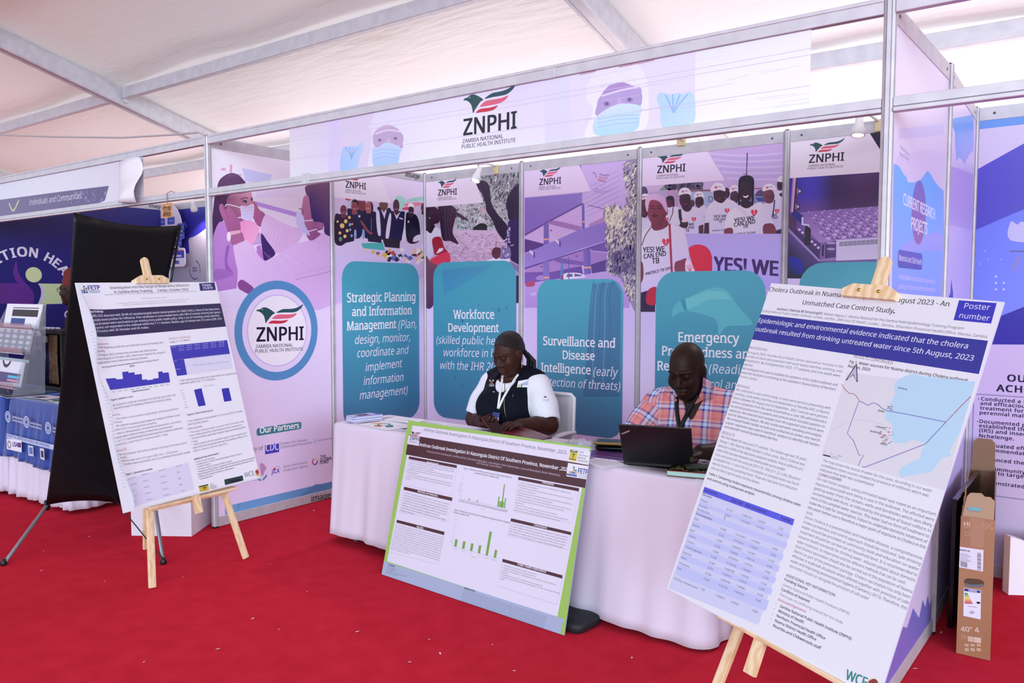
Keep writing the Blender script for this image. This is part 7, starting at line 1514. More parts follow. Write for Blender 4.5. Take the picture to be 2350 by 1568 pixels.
P.poly(kb((485,520),(580,528),(572,712),(490,700)), 'b08468'); P.text('Hi', *kb((450,572),(485,574)), 'd8b8a4', bold=.03); P.line(kb((448,582),(480,584)), .002, 'c8a48c'); P.ring(*P.uv(*kb((470,622))), .008, .0095, 'c8a48c', n=16)
P.scatter(60, kb((560,545),(640,550),(635,600),(560,590)), ['c4a080'], .004, 2, 5, 0)
P.poly(kb((408,702),(572,725),(568,862),(405,832)), 'e2dce6'); P.text('MANTUK', *kb((420,728),(485,738)), '4a4458', bold=.04)
for i in range(6): P.line(kb((420,746+i*9),(470+(i%3)*12,753+i*9)), .0022, '9a94a4')
for x0_, x1_, y0_, y1_, n_ in ((427,470,795,828,9),): 
    for i in range(n_): P.poly(kb((x0_+i*4.8,y0_+i),(x0_+i*4.8+2.6,y0_+i),(x0_+i*4.8+2.6,y1_+i),(x0_+i*4.8,y1_+i)), '4a4458')
for i in range(14): P.poly(kb((532,742+i*8),(556,746+i*8),(556,749+i*8+(i%3)),(532,745+i*8+(i%3))), '4a4458')
P.blob(kb((452,912),(480,905),(550,912),(574,930),(570,955),(520,962),(465,955),(450,935)), '5c4434'); P.blob(kb((456,935),(500,945),(568,942),(566,955),(520,961),(466,954)), '6a7078')
P.poly(kb((447,965),(556,980),(553,1165),(444,1142)), 'e6e2ee'); P.poly(kb((450,968),(552,983),(551,999),(449,984)), '343a88'); P.text('ENERG', *kb((478,985),(530,993)), 'e0dcea', bold=.04)
for i, cc in enumerate(('2f8a4a', '6aa83c', 'c8cc3c', 'e8c83c', 'e8a03c', 'd86a38', 'cc3a34')): P.poly(kb((452,996+i*10),(470+i*5,998+i*10),(474+i*5,1003+i*10),(470+i*5,1006+i*10),(452,1004+i*10)), cc)
P.poly(kb((525,1059),(532,1052),(550,1054),(550,1066),(532,1065)), '1c1a24'); P.line(kb((470,1080),(530,1088)), .002, '8a8898'); P.blob(kb((480,1118),(498,1110),(516,1120),(498,1132)), 'b4b0bc')
P.text('40" 4', *kb((430,1240),(545,1248)), 'dcc0b0', bold=.02)
P.ring(*P.uv(*kb((445,1275))), .006, .0075, 'd0b09c', n=14); P.poly(kb((470,1270),(510,1276),(512,1308),(474,1304)), 'd0b09c'); P.poly(kb((512,1276),(556,1282),(556,1316),(514,1310)), 'd8bca8')
for x in (452, 490, 528): P.poly(kb((x,1318),(x+26,1322),(x+26,1338),(x,1334)), 'c8a48c'); P.poly(kb((x,1344),(x+26,1348),(x+26,1368),(x,1364)), 'c8a48c')
P.build('printed_end', MATTE, bx)
def wallq(name, p, q, h0, h1, m, torn=0):
    b = MB(); n = 24; d_ = q-p; nrm_ = np.cross(d_, (0, 0, 1)); nrm_ = nrm_/np.linalg.norm(nrm_)*.002; R = random.Random(3)
    up = [h0+(h1-h0)*k/n+(R.uniform(-torn, torn*.3) if torn else 0) for k in range(n+1)]
    vs = [p+d_*k/n for k in range(n+1)]; V = [v-nrm_ for v in vs]+[v-nrm_+np.array((0, 0, u)) for v, u in zip(vs, up)]+[v+nrm_ for v in vs]+[v+nrm_+np.array((0, 0, u)) for v, u in zip(vs, up)]; m_ = n+1; F = []
    for k in range(n): F += [(k, k+1, m_+k+1, m_+k), (2*m_+k+1, 2*m_+k, 3*m_+k, 3*m_+k+1), (m_+k, m_+k+1, 3*m_+k+1, 3*m_+k)]
    b.add(V, F); return b.build(name, m, bx)
wallq('side', a0+e2*.005+e1*.002, a0+e2*D_+e1*.002, H_+.01, H_+.02, CARD, .035); wallq('side', a0+e1*(W_-.002)+e2*.005, a0+e1*(W_-.002)+e2*D_, H_+.0, H_+.015, CARD, .006)
wallq('back', a0+e2*D_+e1*.005, a0+e2*D_+e1*(W_-.005), H_, H_, CARDI)
b = MB(); b.prism([(.008, 0), (W_-.008, 0), (W_-.012, .15), (W_-.03, .17), (.03, .17), (.012, .15)], a0+e2*D_+np.array((0, 0, H_)), e1, (0, .12, .99), (0, -1, .12), .004); b.build('flap', CARDI, bx)
b = MB(); po = [(.006, 0), (W_-.006, 0), (W_-.012, .10), (W_-.03, .12), (.075, .118), (.06, .135), (.02, .13), (.01, .11)]; b.prism(po, a0+np.array((0, 0, H_)), e1, (0, .80, .60), (0, -.6, .8), .004); fl = b.build('flap', mat('card_flap_inner', 'b89878', rough=.8), bx)
P = Print(a0+np.array((0, -.003, H_+.0055)), e1, (0, .80, .60), (0, 0, W_, .13), None, thick=0); P.rrect(.022, .03, .07, .05, .006, '7cb0b4'); P.build('print', MATTE, fl)
b = MB(); b.box((.004, .006, .002), (W_-.004, D_-.006, .02), fm(a0, e1, e2, np.array((0, 0, 1.)))); b.build('bottom', CARDI, bx)
# white foam packing block
FO = mat('polystyrene', 'ebe2ec', rough=.8, bump=(300, .5, .003)); fo = empty('foam_packing', (4.6, 1.83, 0), label='broken white foam packing block behind the cardboard box', cat='foam packing')
pr = [(0, 0), (.52, 0), (.52, .22), (.46, .25), (.40, .22), (.30, .26), (.20, .235), (.12, .27), (.07, .285), (.03, .30), (.0, .28)]
b = MB(); b.prism(pr, (4.345, 1.80, .002), (1, .03, 0), (0, 0, 1), (-.03, 1, 0), .13); b.build('block', FO, fo)
b = MB(); b.prism([(0, 0), (.11, 0), (.11, .25), (.09, .27), (.05, .285), (.0, .30)], (4.255, 1.745, .002), (.85, .53, 0), (0, 0, 1), (-.53, .85, 0), .06); b.build('corner_block', FO, fo)
for z in (.03, .135):
    for x in (.06, .22): b = MB(); b.box((x, -.012, z), (x+.11, -.0005, z+.085), fm(np.array((4.345, 1.80, .002)), np.array((1, .03, 0)), np.array((-.03, 1, 0)), np.array((0, 0, 1.))), .003); b.build('raised_pad', FO, fo)
b = MB(); b.box((4.075, 1.10, .003), (4.10, 1.86, .60), None, .004); tag(b.build('dark_panel', mat('dark_gloss', '0c0a12', rough=.18)), 'dark glossy panel standing against the partition behind the cardboard box', 'screen')  # plain dark panel standing for the dark area at the partition's foot
sr = empty('stand_rod', (4.08, 1.5, 0), label='thin grey metal stand foot on the carpet left of the cardboard box', cat='stand')
p0, p1 = at(2152, 1400, z=.008), np.array((4.125, 1.62, .30)); p0 = np.array((4.02+.02, 1.42, .009)) if p0[0] < 4.03 else p0
b = MB(); b.tube([p0, p1], .009, 8); b.build('rod', GREYM, sr); b = MB(); b.prism([(-.03, 0), (.03, 0), (.008, .07), (-.008, .07)], p0+(p1-p0)*.18, (.6, -.8, 0), (p1-p0)/np.linalg.norm(p1-p0), (.8, .6, 0), .006); b.build('bracket', mat('pale_bracket', 'b8c4d0', rough=.3, metal=.4), sr)

# ============================================================ spot lamps, wire, tag
GLOW = mat('lamp_glow', 'fff6ee', emit=('fff4ea', 14)); CAN = mat('lamp_white', 'f0ecee', rough=.35)
def lamp(p, wall_p, tilt, label, power=6, yaw=0):
    p = np.array(p); l = empty('spot_lamp', p, label=label, cat='lamp', group='white spot lamps on the rails')
    M = Matrix.Translation(p) @ Matrix.Rotation(yaw, 4, 'Z') @ Matrix.Rotation(tilt, 4, 'X')
    b = MB(); b.lathe([(.012, .075), (.02, .07), (.022, .03), (.026, .012), (.036, -.02), (.037, -.045), (.033, -.047), (.03, -.035)], M, 24); b.build('can', CAN, l)
    b = MB(); b.lathe([(.029, -.040), (.029, -.037), (.01, -.034)], M, 24); b.build('bulb', GLOW, l)
    b = MB(); w_ = np.array(wall_p); b.tube([M @ Vector((0, 0, .07)), Vector(p+np.array((0, 0, .085))), Vector((p[0]+.03, (p[1]+w_[1])/2, w_[2]+.05)), Vector((p[0]+.04, w_[1]-.01, w_[2]+.04))], .008, 8); b.build('arm', CAN, l)
    b = MB(); b.box((p[0]+.02, w_[1]-.012, w_[2]-.02), (p[0]+.06, w_[1]+.012, w_[2]+.05), None, .004); b.build('bracket', mat('yellowed_bracket', 'd8c89a', rough=.5), l)
    d_ = bpy.data.lights.new('spot_light', 'SPOT'); d_.energy = power; d_.spot_size = math.radians(80); d_.spot_blend = .6; d_.shadow_soft_size = .028; d_.color = (1, .95, .9)
    o = bpy.data.objects.new('light', d_); COL.objects.link(o); o.parent = l; o.matrix_world = M @ Matrix.Translation((0, 0, -.055))
lamp((.727, 1.80, 2.415), (.73, 1.985, H-.05), math.radians(-28), 'lit white spot lamp on the back rail above the Workforce Development panel', 34)
lamp((3.48, 1.72, 2.43), (3.5, 1.985, H-.05), math.radians(-14), 'lit white spot lamp above the panel with the small wells', 30)
lamp((-3.08, 1.80, 2.42), (-3.05, 1.985, H-.05), math.radians(32), 'lit white spot lamp on the left booth’s back rail', 14, math.radians(40))
b = MB(); b.box((2.28, 1.975, H-.02), (2.34, 1.999, H+.045), None, .004); b.tube([(2.31, 1.98, H+.02), (2.33, 1.93, H+.03), (2.35, 1.92, H)], .008, 8); tag(b.build('lamp_bracket', mat('yellowed_bracket')), 'empty yellowed lamp bracket on the back rail above the marchers', 'bracket')
pts = [at(x, y, y=-.02) for x, y in ((-60,305), (0,310), (120,314), (280,316), (400,309), (455,304), (472,311))]
b = MB(); b.tube([tuple(p) for p in pts], .006, 6); tag(b.build('cable', mat('grey_cable', 'b0a8ac', rough=.5)), 'grey cable running along the tops of the left front posts', 'cable')
ht = empty('hanging_tag', (-.45, -.03, 2.1), label='orange tag reading FUTURE hooked on the front beam of the left booth', cat='tag')
k6 = crop(340, 430, 6.27); P = Print((-1.2, -.03, 0), (1, 0, 0), (0, 0, 1), (0, 1.9, 1.1, 2.5), None, thick=0)
a, c_ = P.uv(*k6((195,240))), P.uv(*k6((350,430))); b = MB(); po = []
for cx, cy, t in ((c_[0]-.012, a[1]-.012, 0), (a[0]+.012, a[1]-.012, 90), (a[0]+.012, c_[1]+.012, 180), (c_[0]-.012, c_[1]+.012, 270)):
    for k in range(5): an = math.radians(t+22.5*k); po.append((cx+.012*math.cos(an), cy+.012*math.sin(an)))
b.prism(po, (-1.2, -.0285, 0), (1, 0, 0), (0, 0, 1), (0, -1, 0), .001); b.build('card', mat('orange_card', 'c98a5a', rough=.6), ht)
P.ellipse(*k6((268,268)), 1.4, 1.4, 'f0e0d0', n=10); P.text('THERE IS NO', *k6((215,296),(325,296)), '5a3a28', bold=.03); P.text('FUTURE', *k6((210,332),(328,332)), '5a3a28', bold=.05, hs=1.1); P.line(k6((205,345),(345,345)), .003, 'ecd8c0')
for i, t in enumerate(('WITHOUT', 'A HEALTHY', 'METHOD')): P.text(t, *k6((218,372+i*24),(326,372+i*24)), '5a3a28', bold=.04)
P.build('print', MATTE, ht)
hz = H-.329; hx = (a[0]+c_[0])/2-1.2
b = MB(); b.tube([(hx, -.03, a[1]-.01), (hx, -.026, hz-.1+.03), (hx-.005, -.024, hz), (hx+.003, 0, hz+.016), (hx+.02, .026, hz+.004), (hx+.022, .03, hz-.03)], .003, 6); b.build('hook', GREYM, ht)
# bits of litter on the carpet
R = random.Random(17); b = MB()
for (px, py) in [(95,1310),(100,1085+180),(205,1232),(240,1335),(420,1325),(705,1358),(985,1468),(1010,1500),(820,1450),(940,1520),(1130,1480),(1450,1510),(640,1445),(580,1420),(330,1520),(2120,1457),(2160,1452),(2100,1535),(720,1172),(620,1295),(1180,1540),(500,1490)]:
    p = at(px, py, z=.002); a = R.uniform(0, 3); l = R.uniform(.004, .012); dx, dy = math.cos(a)*l, math.sin(a)*l
    b.add([p+np.array((-dx, -dy, 0)), p+np.array((dy*.4, -dx*.4, .001)), p+np.array((dx, dy, .002)), p+np.array((-dy*.4, dx*.4, .001))], [(0, 1, 2, 3)])
tag(b.build('litter', mat('paper_bits', 'e4d8dc', rough=.8)), 'scattered small white bits on the red carpet', 'litter', kind='stuff')
# ============================================================ people: one smooth body each, grown from rounded shapes
def unit(v): v = np.array(v, float); return v/np.linalg.norm(v)
class Sculpt:
    """rounded shapes blended together into one closed skin (surface nets on a fine grid)"""
    def __init__(s, vox=0.004): s.p = []; s.vox = vox
    def cap(s, a, b, ra, rb=None, k=0.02, sub=False): s.p.append(('c', np.array(a, float), np.array(b, float), ra, rb if rb is not None else ra, k, sub)); return s
    def ell(s, c, r, R=None, k=0.02, sub=False): s.p.append(('e', np.array(c, float), np.array(r, float), np.eye(3) if R is None else R, None, k, sub)); return s
    def plane(s, p, n, k=0.004): s.p.append(('p', np.array(p, float), unit(n), 0, 0, k, True)); return s
    def chain(s, pts, rs, k=0.02):
        for i in range(len(pts)-1): s.cap(pts[i], pts[i+1], rs[i], rs[i+1], k)
        return s
    def mesh(s):
        lo = np.full(3, 1e9); hi = -lo; h = s.vox
        for q in s.p:
            if q[6] or q[0] == 'p': continue
            if q[0] == 'c': r = max(q[3], q[4]); lo = np.minimum(lo, np.minimum(q[1], q[2])-r); hi = np.maximum(hi, np.maximum(q[1], q[2])+r)
            else: r = q[2].max(); lo = np.minimum(lo, q[1]-r); hi = np.maximum(hi, q[1]+r)
        lo -= 0.03; hi += 0.03; n = np.ceil((hi-lo)/h).astype(int)+1
        F = np.full(n, 0.2, np.float32); ax = [lo[i]+h*np.arange(n[i]) for i in range(3)]
        for t, a, b, c, d, k, sub in s.p:
            if t == 'p': i0 = np.zeros(3, int); i1 = n
            else:
                r = (max(c, d) if t == 'c' else b.max())+k+0.045
                A = np.minimum(a, b)-r if t == 'c' else a-r; B = np.maximum(a, b)+r if t == 'c' else a+r
                i0 = np.maximum(((A-lo)/h).astype(int), 0); i1 = np.minimum(((B-lo)/h).astype(int)+2, n)
            if np.any(i1 <= i0): continue
            X, Y, Z = (ax[i][i0[i]:i1[i]].astype(np.float32) for i in range(3)); X = X[:, None, None]; Y = Y[None, :, None]; Z = Z[None, None, :]
            if t == 'c':
                ab = b-a; L2 = max(float(ab@ab), 1e-9); u = np.clip(((X-a[0])*ab[0]+(Y-a[1])*ab[1]+(Z-a[2])*ab[2])/L2, 0, 1)
                D = np.sqrt((X-a[0]-u*ab[0])**2+(Y-a[1]-u*ab[1])**2+(Z-a[2]-u*ab[2])**2)-(c+(d-c)*u)
            elif t == 'e':
                P = [(X-a[0])*c[0, j]+(Y-a[1])*c[1, j]+(Z-a[2])*c[2, j] for j in range(3)]
                k0 = np.sqrt(sum((P[j]/b[j])**2 for j in range(3))); k1 = np.sqrt(sum((P[j]/b[j]**2)**2 for j in range(3)))+1e-9; D = k0*(k0-1)/k1
            else: D = (X-a[0])*b[0]+(Y-a[1])*b[1]+(Z-a[2])*b[2]
            G = F[i0[0]:i1[0], i0[1]:i1[1], i0[2]:i1[2]]
            if not sub: m = np.clip(.5+.5*(G-D)/k, 0, 1); G[...] = G*(1-m)+D*m-k*m*(1-m)
            else: D = -D; m = np.clip(.5-.5*(G-D)/k, 0, 1); G[...] = G*(1-m)+D*m+k*m*(1-m)
        S = F < 0; N = S[:-1, :-1, :-1].astype(np.int8)*0; cnt = np.zeros(N.shape, np.float32); acc = np.zeros(N.shape+(3,), np.float32)
        for axn in range(3):
            for o1 in (0, 1):
                for o2 in (0, 1):
                    off = [0, 0, 0]; oth = [i for i in range(3) if i != axn]; off[oth[0]] = o1; off[oth[1]] = o2
                    sl_ = tuple(slice(off[i], n[i]-1+off[i]) for i in range(3)); off2 = list(off); off2[axn] = 1; sl2 = tuple(slice(off2[i], n[i]-1+off2[i]) for i in range(3))
                    a, b = F[sl_], F[sl2]; x = (a < 0) != (b < 0)
                    I = np.nonzero(x); t = a[I]/(a[I]-b[I]); cnt[I] += 1
                    for i in range(3): acc[I+(np.full(len(t), i),)] += t if i == axn else off[i]
        I = np.nonzero(cnt); idx = np.full(N.shape, -1, np.int64); idx[I] = np.arange(len(I[0]))
        V = (np.stack(I, 1)+acc[I]/cnt[I][:, None])*h+lo; Q = []
        for axn in range(3):
            a = [slice(None)]*3; b = [slice(None)]*3; a[axn] = slice(0, -1); b[axn] = slice(1, None)
            x = S[tuple(a)] != S[tuple(b)]; J = np.stack(np.nonzero(x), 1); inn = S[tuple(a)][tuple(J.T)]; u, v = [(1, 2), (2, 0), (0, 1)][axn]
            ok = (J[:, u] > 0) & (J[:, v] > 0) & (J[:, u] < n[u]-1) & (J[:, v] < n[v]-1); J, inn = J[ok], inn[ok]; q = []
            for du, dv in ((1, 1), (0, 1), (0, 0), (1, 0)): K = J.copy(); K[:, u] -= du; K[:, v] -= dv; q.append(idx[tuple(K.T)])
            q = np.stack(q, 1); q[~inn] = q[~inn][:, ::-1]; Q.append(q)
        return V, np.concatenate(Q)
    def build(s, name, m, parent=None, color=None, relax=1):
        V, Q = s.mesh()
        for it in range(relax):
            A = np.zeros_like(V); c = np.zeros(len(V))
            for i in range(4):
                np.add.at(A, Q[:, i], V[Q[:, (i+1) % 4]]+V[Q[:, i-1]]); np.add.at(c, Q[:, i], 2)
            V = V*.5+.5*A/np.maximum(c, 1)[:, None]
        me = bpy.data.meshes.new(name); me.vertices.add(len(V)); me.vertices.foreach_set('co', V.astype(np.float32).ravel())
        me.loops.add(len(Q)*4); me.loops.foreach_set('vertex_index', Q.astype(np.int32).ravel()); me.polygons.add(len(Q))
        me.polygons.foreach_set('loop_start', np.arange(0, len(Q)*4, 4, dtype=np.int32))
        me.polygons.foreach_set('use_smooth', np.ones(len(Q), bool)); me.materials.append(m)
        me.update(calc_edges=True); me.validate()
        if color is not None:
            C = color(V); ca = me.attributes.new('Col', 'FLOAT_COLOR', 'POINT'); ca.data.foreach_set('color', np.concatenate([C, np.ones((len(C), 1))], 1).astype(np.float32).ravel())
        o = bpy.data.objects.new(name, me); COL.objects.link(o)
        if parent is not None: o.parent = parent; o.matrix_parent_inverse = chain(parent).inverted()
        return o
def rotm(yaw, pitch, roll=0.0):
    """head axes: x to the viewer's right, y backward, z up; pitch > 0 bows the head"""
    return np.array(Matrix.Rotation(yaw, 3, 'Z') @ Matrix.Rotation(pitch, 3, 'X') @ Matrix.Rotation(roll, 3, 'Y'))
def head(S, c, R, s=1.0, fem=True, wide=1.0):
    T = lambda x, y, z: np.array(c)+R @ (np.array((x*wide, y, z))*s)
    S.ell(T(0, .018, .032), np.array((.0745, .094, .088))*s, R, .02); S.ell(T(0, -.026, -.025), np.array((.064*wide, .066, .092))*s, R, .03)
    S.ell(T(0, -.022, -.078), np.array((.050*wide, .055, .044))*s, R, .025); S.ell(T(0, -.068, -.100), np.array((.024, .020, .018))*s, R, .025)
    for q in (-1, 1):
        S.ell(T(q*.040, -.060, -.032), np.array((.026, .024, .030))*s, R, .022)
        S.ell(T(q*.031, -.098, .010), np.array((.020, .012, .012))*s, R, .012, True)
        S.ell(T(q*.031, -.0775, .008), np.array((.0165, .0135, .0125))*s, R, .005)
        S.cap(T(q*.012, -.0875, .029), T(q*.048, -.072, .027), .0085*s, .006*s, .012)
        S.ell(T(q*.0165, -.0935, -.033), np.array((.0125, .0125, .0100))*s, R, .008)
        S.ell(T(q*.0755/wide, .012, -.006), np.array((.010, .022, .033))*s, R, .008)
    S.chain([T(0, -.086, .018), T(0, -.097, -.012), T(0, -.1045, -.028)], [.0085*s, .0100*s, .0135*s], .012)
    S.cap(T(-.021, -.0845, -.0600), T(.021, -.0845, -.0600), .0085*s, None, .010); S.ell(T(0, -.0925, -.0590), np.array((.020, .0085, .0082))*s, R, .008)
    S.cap(T(-.019, -.0835, -.0745), T(.019, -.0835, -.0745), .0090*s, None, .010); S.ell(T(0, -.0910, -.0745), np.array((.019, .0090, .0085))*s, R, .008)
    S.cap(T(-.025, -.0945, -.0668), T(.025, -.0945, -.0668), .0022*s, None, .004, True)
    for q in (-1, 1): S.ell(T(q*.0095, -.100, -.043), np.array((.0045, .006, .003))*s, R, .003, True)
    return T
def face_color(c, R, s, skin, lips, brow='0c0706', beard=None):
    sk, lp, bw = np.array(lin(skin)), np.array(lin(lips)), np.array(lin(brow))
    def f(V):
        P = (V-np.array(c)) @ R/s; C = np.repeat(sk[None], len(V), 0); x, y, z = P.T; near = (np.abs(z) < .13) & (y < 0)
        w = np.clip(1-np.abs(z+.067)/.016, 0, 1)*np.clip((.026-np.abs(x))/.008, 0, 1)*np.clip((-.078-y)/.006, 0, 1)*near; C = C*(1-w[:, None]*.8)+lp*w[:, None]*.8
        zb = .029-.10*np.maximum(np.abs(x)-.03, 0)+.06*np.minimum(np.abs(x)-.03, 0)*-1*0; w = np.clip(1-np.abs(z-zb)/.0055, 0, 1)*((np.abs(x) > .012) & (np.abs(x) < .05) & (y < -.05))*.85; C = C*(1-w[:, None])+bw*w[:, None]
        ze = .0015+3.0*(np.abs(x)-.031)**2*4; w = np.clip(1-np.abs(z-ze)/.0032, 0, 1)*((np.abs(np.abs(x)-.031) < .0165) & (y < -.06))*.9; C = C*(1-w[:, None])+bw*w[:, None]
        if beard is not None:
            w = np.clip((-.045-z)/.03, 0, 1)*np.clip((.0-y)/.03, 0, 1)*(z > -.14)*beard; w = w*(1-np.clip(1-np.abs(z+.067)/.014, 0, 1)*(np.abs(x) < .026)); C = C*(1-w[:, None])+bw*w[:, None]
        return C
    return f
def hand(S, wrist, fwd, nrm, curl=0.5, side=1, s=1.0, spread=.06, thumb=.7):
    """palm, four jointed fingers and a thumb; nrm points out of the back of the hand, side +1 puts the thumb to the right of fwd x nrm"""
    w = np.array(wrist, float); f = unit(fwd); n = np.array(nrm, float); n = unit(n-f*(n@f)); r = np.cross(f, n)*side
    Rm_ = np.stack([r, f, n], 1); pc = w+f*.052*s
    S.ell(pc, np.array((.041, .056, .0155))*s, Rm_, .012); S.ell(w+f*.035*s+r*.022*s-n*.008*s, np.array((.020, .034, .015))*s, Rm_, .012)
    for i, (o, l) in enumerate(((.030, .070), (.010, .079), (-.010, .073), (-.029, .058))):
        a = w+f*(.092-.004*abs(i-1.2))*s+r*o*s; d = unit(f+r*o*spread/.03); t = 0; rad = (.0092, .0094, .0090, .0080)[i]*s; pts = [a-d*.02*s, a]; rr = [rad*1.02, rad]
        for j, q in enumerate((.46, .30, .24)):
            t += curl*(.55, .9, .7)[j]*(1+.12*(i-1)); dd = d*math.cos(t)-n*math.sin(t); a = a+dd*l*q*s; pts.append(a); rr.append(rad*(.95, .88, .78)[j])
        S.chain(pts, rr, .004)
    a = w+f*.030*s+r*.030*s-n*.006*s; d = unit(f*.75+r*thumb-n*.25); b = a+d*.042*s; d2 = unit(d+f*.35-n*.2-r*.25*thumb); S.chain([a-d*.012*s, a, b, b+d2*.030*s], [.0125*s, .0122*s, .0105*s, .0085*s], .006)
SKIN = mat('skin', rough=.5, spec=.28, attr='Col', subsurf=.08)
from mathutils.bvhtree import BVHTree
class Skinned:
    """puts marks and trims on a finished surface"""
    def __init__(s, *objs):
        s.t = []
        for o in objs:
            me = o.data; s.t.append(BVHTree.FromPolygons([v.co[:] for v in me.vertices], [p.vertices[:] for p in me.polygons]))
    def hit(s, px, py, off=.002):
        d = Vector(unit(ray(px, py))); best = None
        for t in s.t:
            h = t.ray_cast(Vector(CAM), d)
            if h[0] is not None and (best is None or h[3] < best[3]): best = h
        if best is None: return None
        n = best[1] if best[1].dot(d) < 0 else -best[1]
        return np.array(best[0]+n*off)
    def patch(s, quad, cols, name, parent, n=8, off=.003, m=None, draw=None):
        """small quad (TL,TR,BR,BL) lying on the surface; draw(u,v) gives its colours"""
        b = MB(); P = []; C = []; Q = [np.array(q, float) for q in quad]; last = None
        for j in range(n+1):
            row = []
            for i in range(n+1):
                a, c = i/n, j/n; p = (Q[0]*(1-a)+Q[1]*a)*(1-c)+(Q[3]*(1-a)+Q[2]*a)*c; h = s.hit(p[0], p[1], off)
                if h is None: h = last if last is not None else at(p[0], p[1], y=.8)
                last = h; row.append(h); C.append((*lin(draw(a, c) if draw else cols), 1))
            P.append(row)
        b.grid(P); return b.build(name, m or MATTE, parent, colors=C)
    def line(s, pts, r, name, m, parent, off=.001):
        q = [s.hit(x, y, off) for x, y in spline(pts, 5, False)]; q = [p for p in q if p is not None]
        if len(q) < 2: return None
        b = MB(); b.tube(q, r, 6); return b.build(name, m, parent)

# ------------------------------------------------------------ woman in the navy vest
hc = np.array((1.735, .865, 1.168)); HR = rotm(-.10, .42, .04); SC1 = 1.02
skin_f, lips_f = '3e2017', '5a2a2a'
wm = empty('person', (1.69, 1.0, 0), label='seated woman in navy vest over a white T-shirt, looking down at a red phone', cat='person')
S = Sculpt(.0042); T = head(S, hc, HR, SC1, True, 1.03)
torso = [('cap', (1.69, .985, .52), (1.69, .955, .76), .150, .150, .05), ('cap', (1.60, .975, .50), (1.78, .975, .50), .135, .135, .05), ('ell', (1.69, .945, .84), (.185, .135, .17), None, .05), ('ell', (1.615, .855, .835), (.085, .07, .08), None, .05), ('ell', (1.765, .855, .835), (.085, .07, .08), None, .05), ('ell', (1.69, .87, .66), (.165, .12, .12), None, .05), ('cap', (1.545, 1.0, .965), (1.825, 1.0, .975), .068, .068, .05), ('ell', (1.69, .985, .95), (.16, .10, .09), None, .05)]
def put(S, L, grow=0.0):
    for q in L:
        if q[0] == 'cap': S.cap(q[1], q[2], q[3]+grow, q[4]+grow, q[5])
        else: S.ell(q[1], np.array(q[2])+grow, None, q[4])
put(S, torso)
S.chain([(1.69, .985, 1.0), (1.705, .945, 1.07), T(0, .02, -.05)], [.066, .058, .056], .035)
shL, elL, wrL = np.array((1.512, .99, .955)), np.array((1.452, .885, .742)), np.array((1.655, .735, .745))
shR, elR, wrR = np.array((1.868, .99, .965)), np.array((2.005, .905, .755)), np.array((1.965, .665, .788))
S.chain([shL, (shL+elL)/2, elL], [.070, .060, .050], .035); S.chain([elL, elL*.55+wrL*.45, wrL], [.050, .044, .031], .02)
S.chain([shR, (shR+elR)/2, elR], [.070, .062, .052], .035); S.chain([elR, elR*.55+wrR*.45, wrR], [.052, .046, .031], .02)
hand(S, wrL, (.75, -.45, .10), (-.25, -.35, -.9), .62, -1, .98, thumb=.9)
hand(S, wrR, (.10, -.9, .10), (.25, .1, 1), .25, -1, .98)
for q in (-1, 1): S.chain([(1.69+q*.10, .97, .50), (1.69+q*.13, .60, .50), (1.69+q*.12, .50, .10)], [.105, .072, .05], .03); S.cap((1.69+q*.12, .50, .06), (1.69+q*.13, .36, .035), .042, .03, .02)
body = S.build('body', SKIN, wm, face_color(hc, HR, SC1, skin_f, lips_f))
# hair: cornrows drawn back into braids
HAIR = mat('black_hair', '0b090a', rough=.5, spec=.5, bump=(1, .0, .0))
def cornrow_mat():
    m = bpy.data.materials.new('cornrows'); m.use_nodes = True; nt = m.node_tree; L = nt.links.new; b = nt.nodes['Principled BSDF']; b.inputs['Base Color'].default_value = (.006, .005, .006, 1); b.inputs['Roughness'].default_value = .48
    a = nt.nodes.new('ShaderNodeAttribute'); a.attribute_name = 'Col'; sp = nt.nodes.new('ShaderNodeSeparateColor'); L(a.outputs['Color'], sp.inputs[0])
    mu = nt.nodes.new('ShaderNodeMath'); mu.operation = 'MULTIPLY'; mu.inputs[1].default_value = 120; L(sp.outputs[0], mu.inputs[0]); sn = nt.nodes.new('ShaderNodeMath'); sn.operation = 'SINE'; L(mu.outputs[0], sn.inputs[0])
    bn = nt.nodes.new('ShaderNodeBump'); bn.inputs['Strength'].default_value = 1; bn.inputs['Distance'].default_value = .004; L(sn.outputs[0], bn.inputs['Height']); L(bn.outputs[0], b.inputs['Normal'])
    r = nt.nodes.new('ShaderNodeMapRange'); r.inputs['From Min'].default_value = -1; r.inputs['From Max'].default_value = -.55; L(sn.outputs[0], r.inputs[0]); mx = nt.nodes.new('ShaderNodeMix'); mx.data_type = 'RGBA'; L(r.outputs[0], mx.inputs[0]); mx.inputs[6].default_value = (.05, .026, .018, 1); mx.inputs[7].default_value = (.006, .005, .006, 1); L(mx.outputs[2], b.inputs['Base Color'])
    return m
S = Sculpt(.004); S.ell(T(0, .020, .034), np.array((.0795, .0995, .0925))*SC1, HR, .01); S.ell(T(0, .085, -.01), np.array((.045, .04, .045))*SC1, HR, .03)
S.plane(T(0, -.055, .078), HR @ np.array((0, .75, .66)))
def corn_col(V):
    P = (V-hc) @ HR/SC1; ang = np.arctan2(P[:, 0], np.maximum(P[:, 2]+.02, .01)); return np.stack([ang*.55+.5, P[:, 1]*0, P[:, 2]*0], 1)
hair = S.build('hair', cornrow_mat(), wm, corn_col)
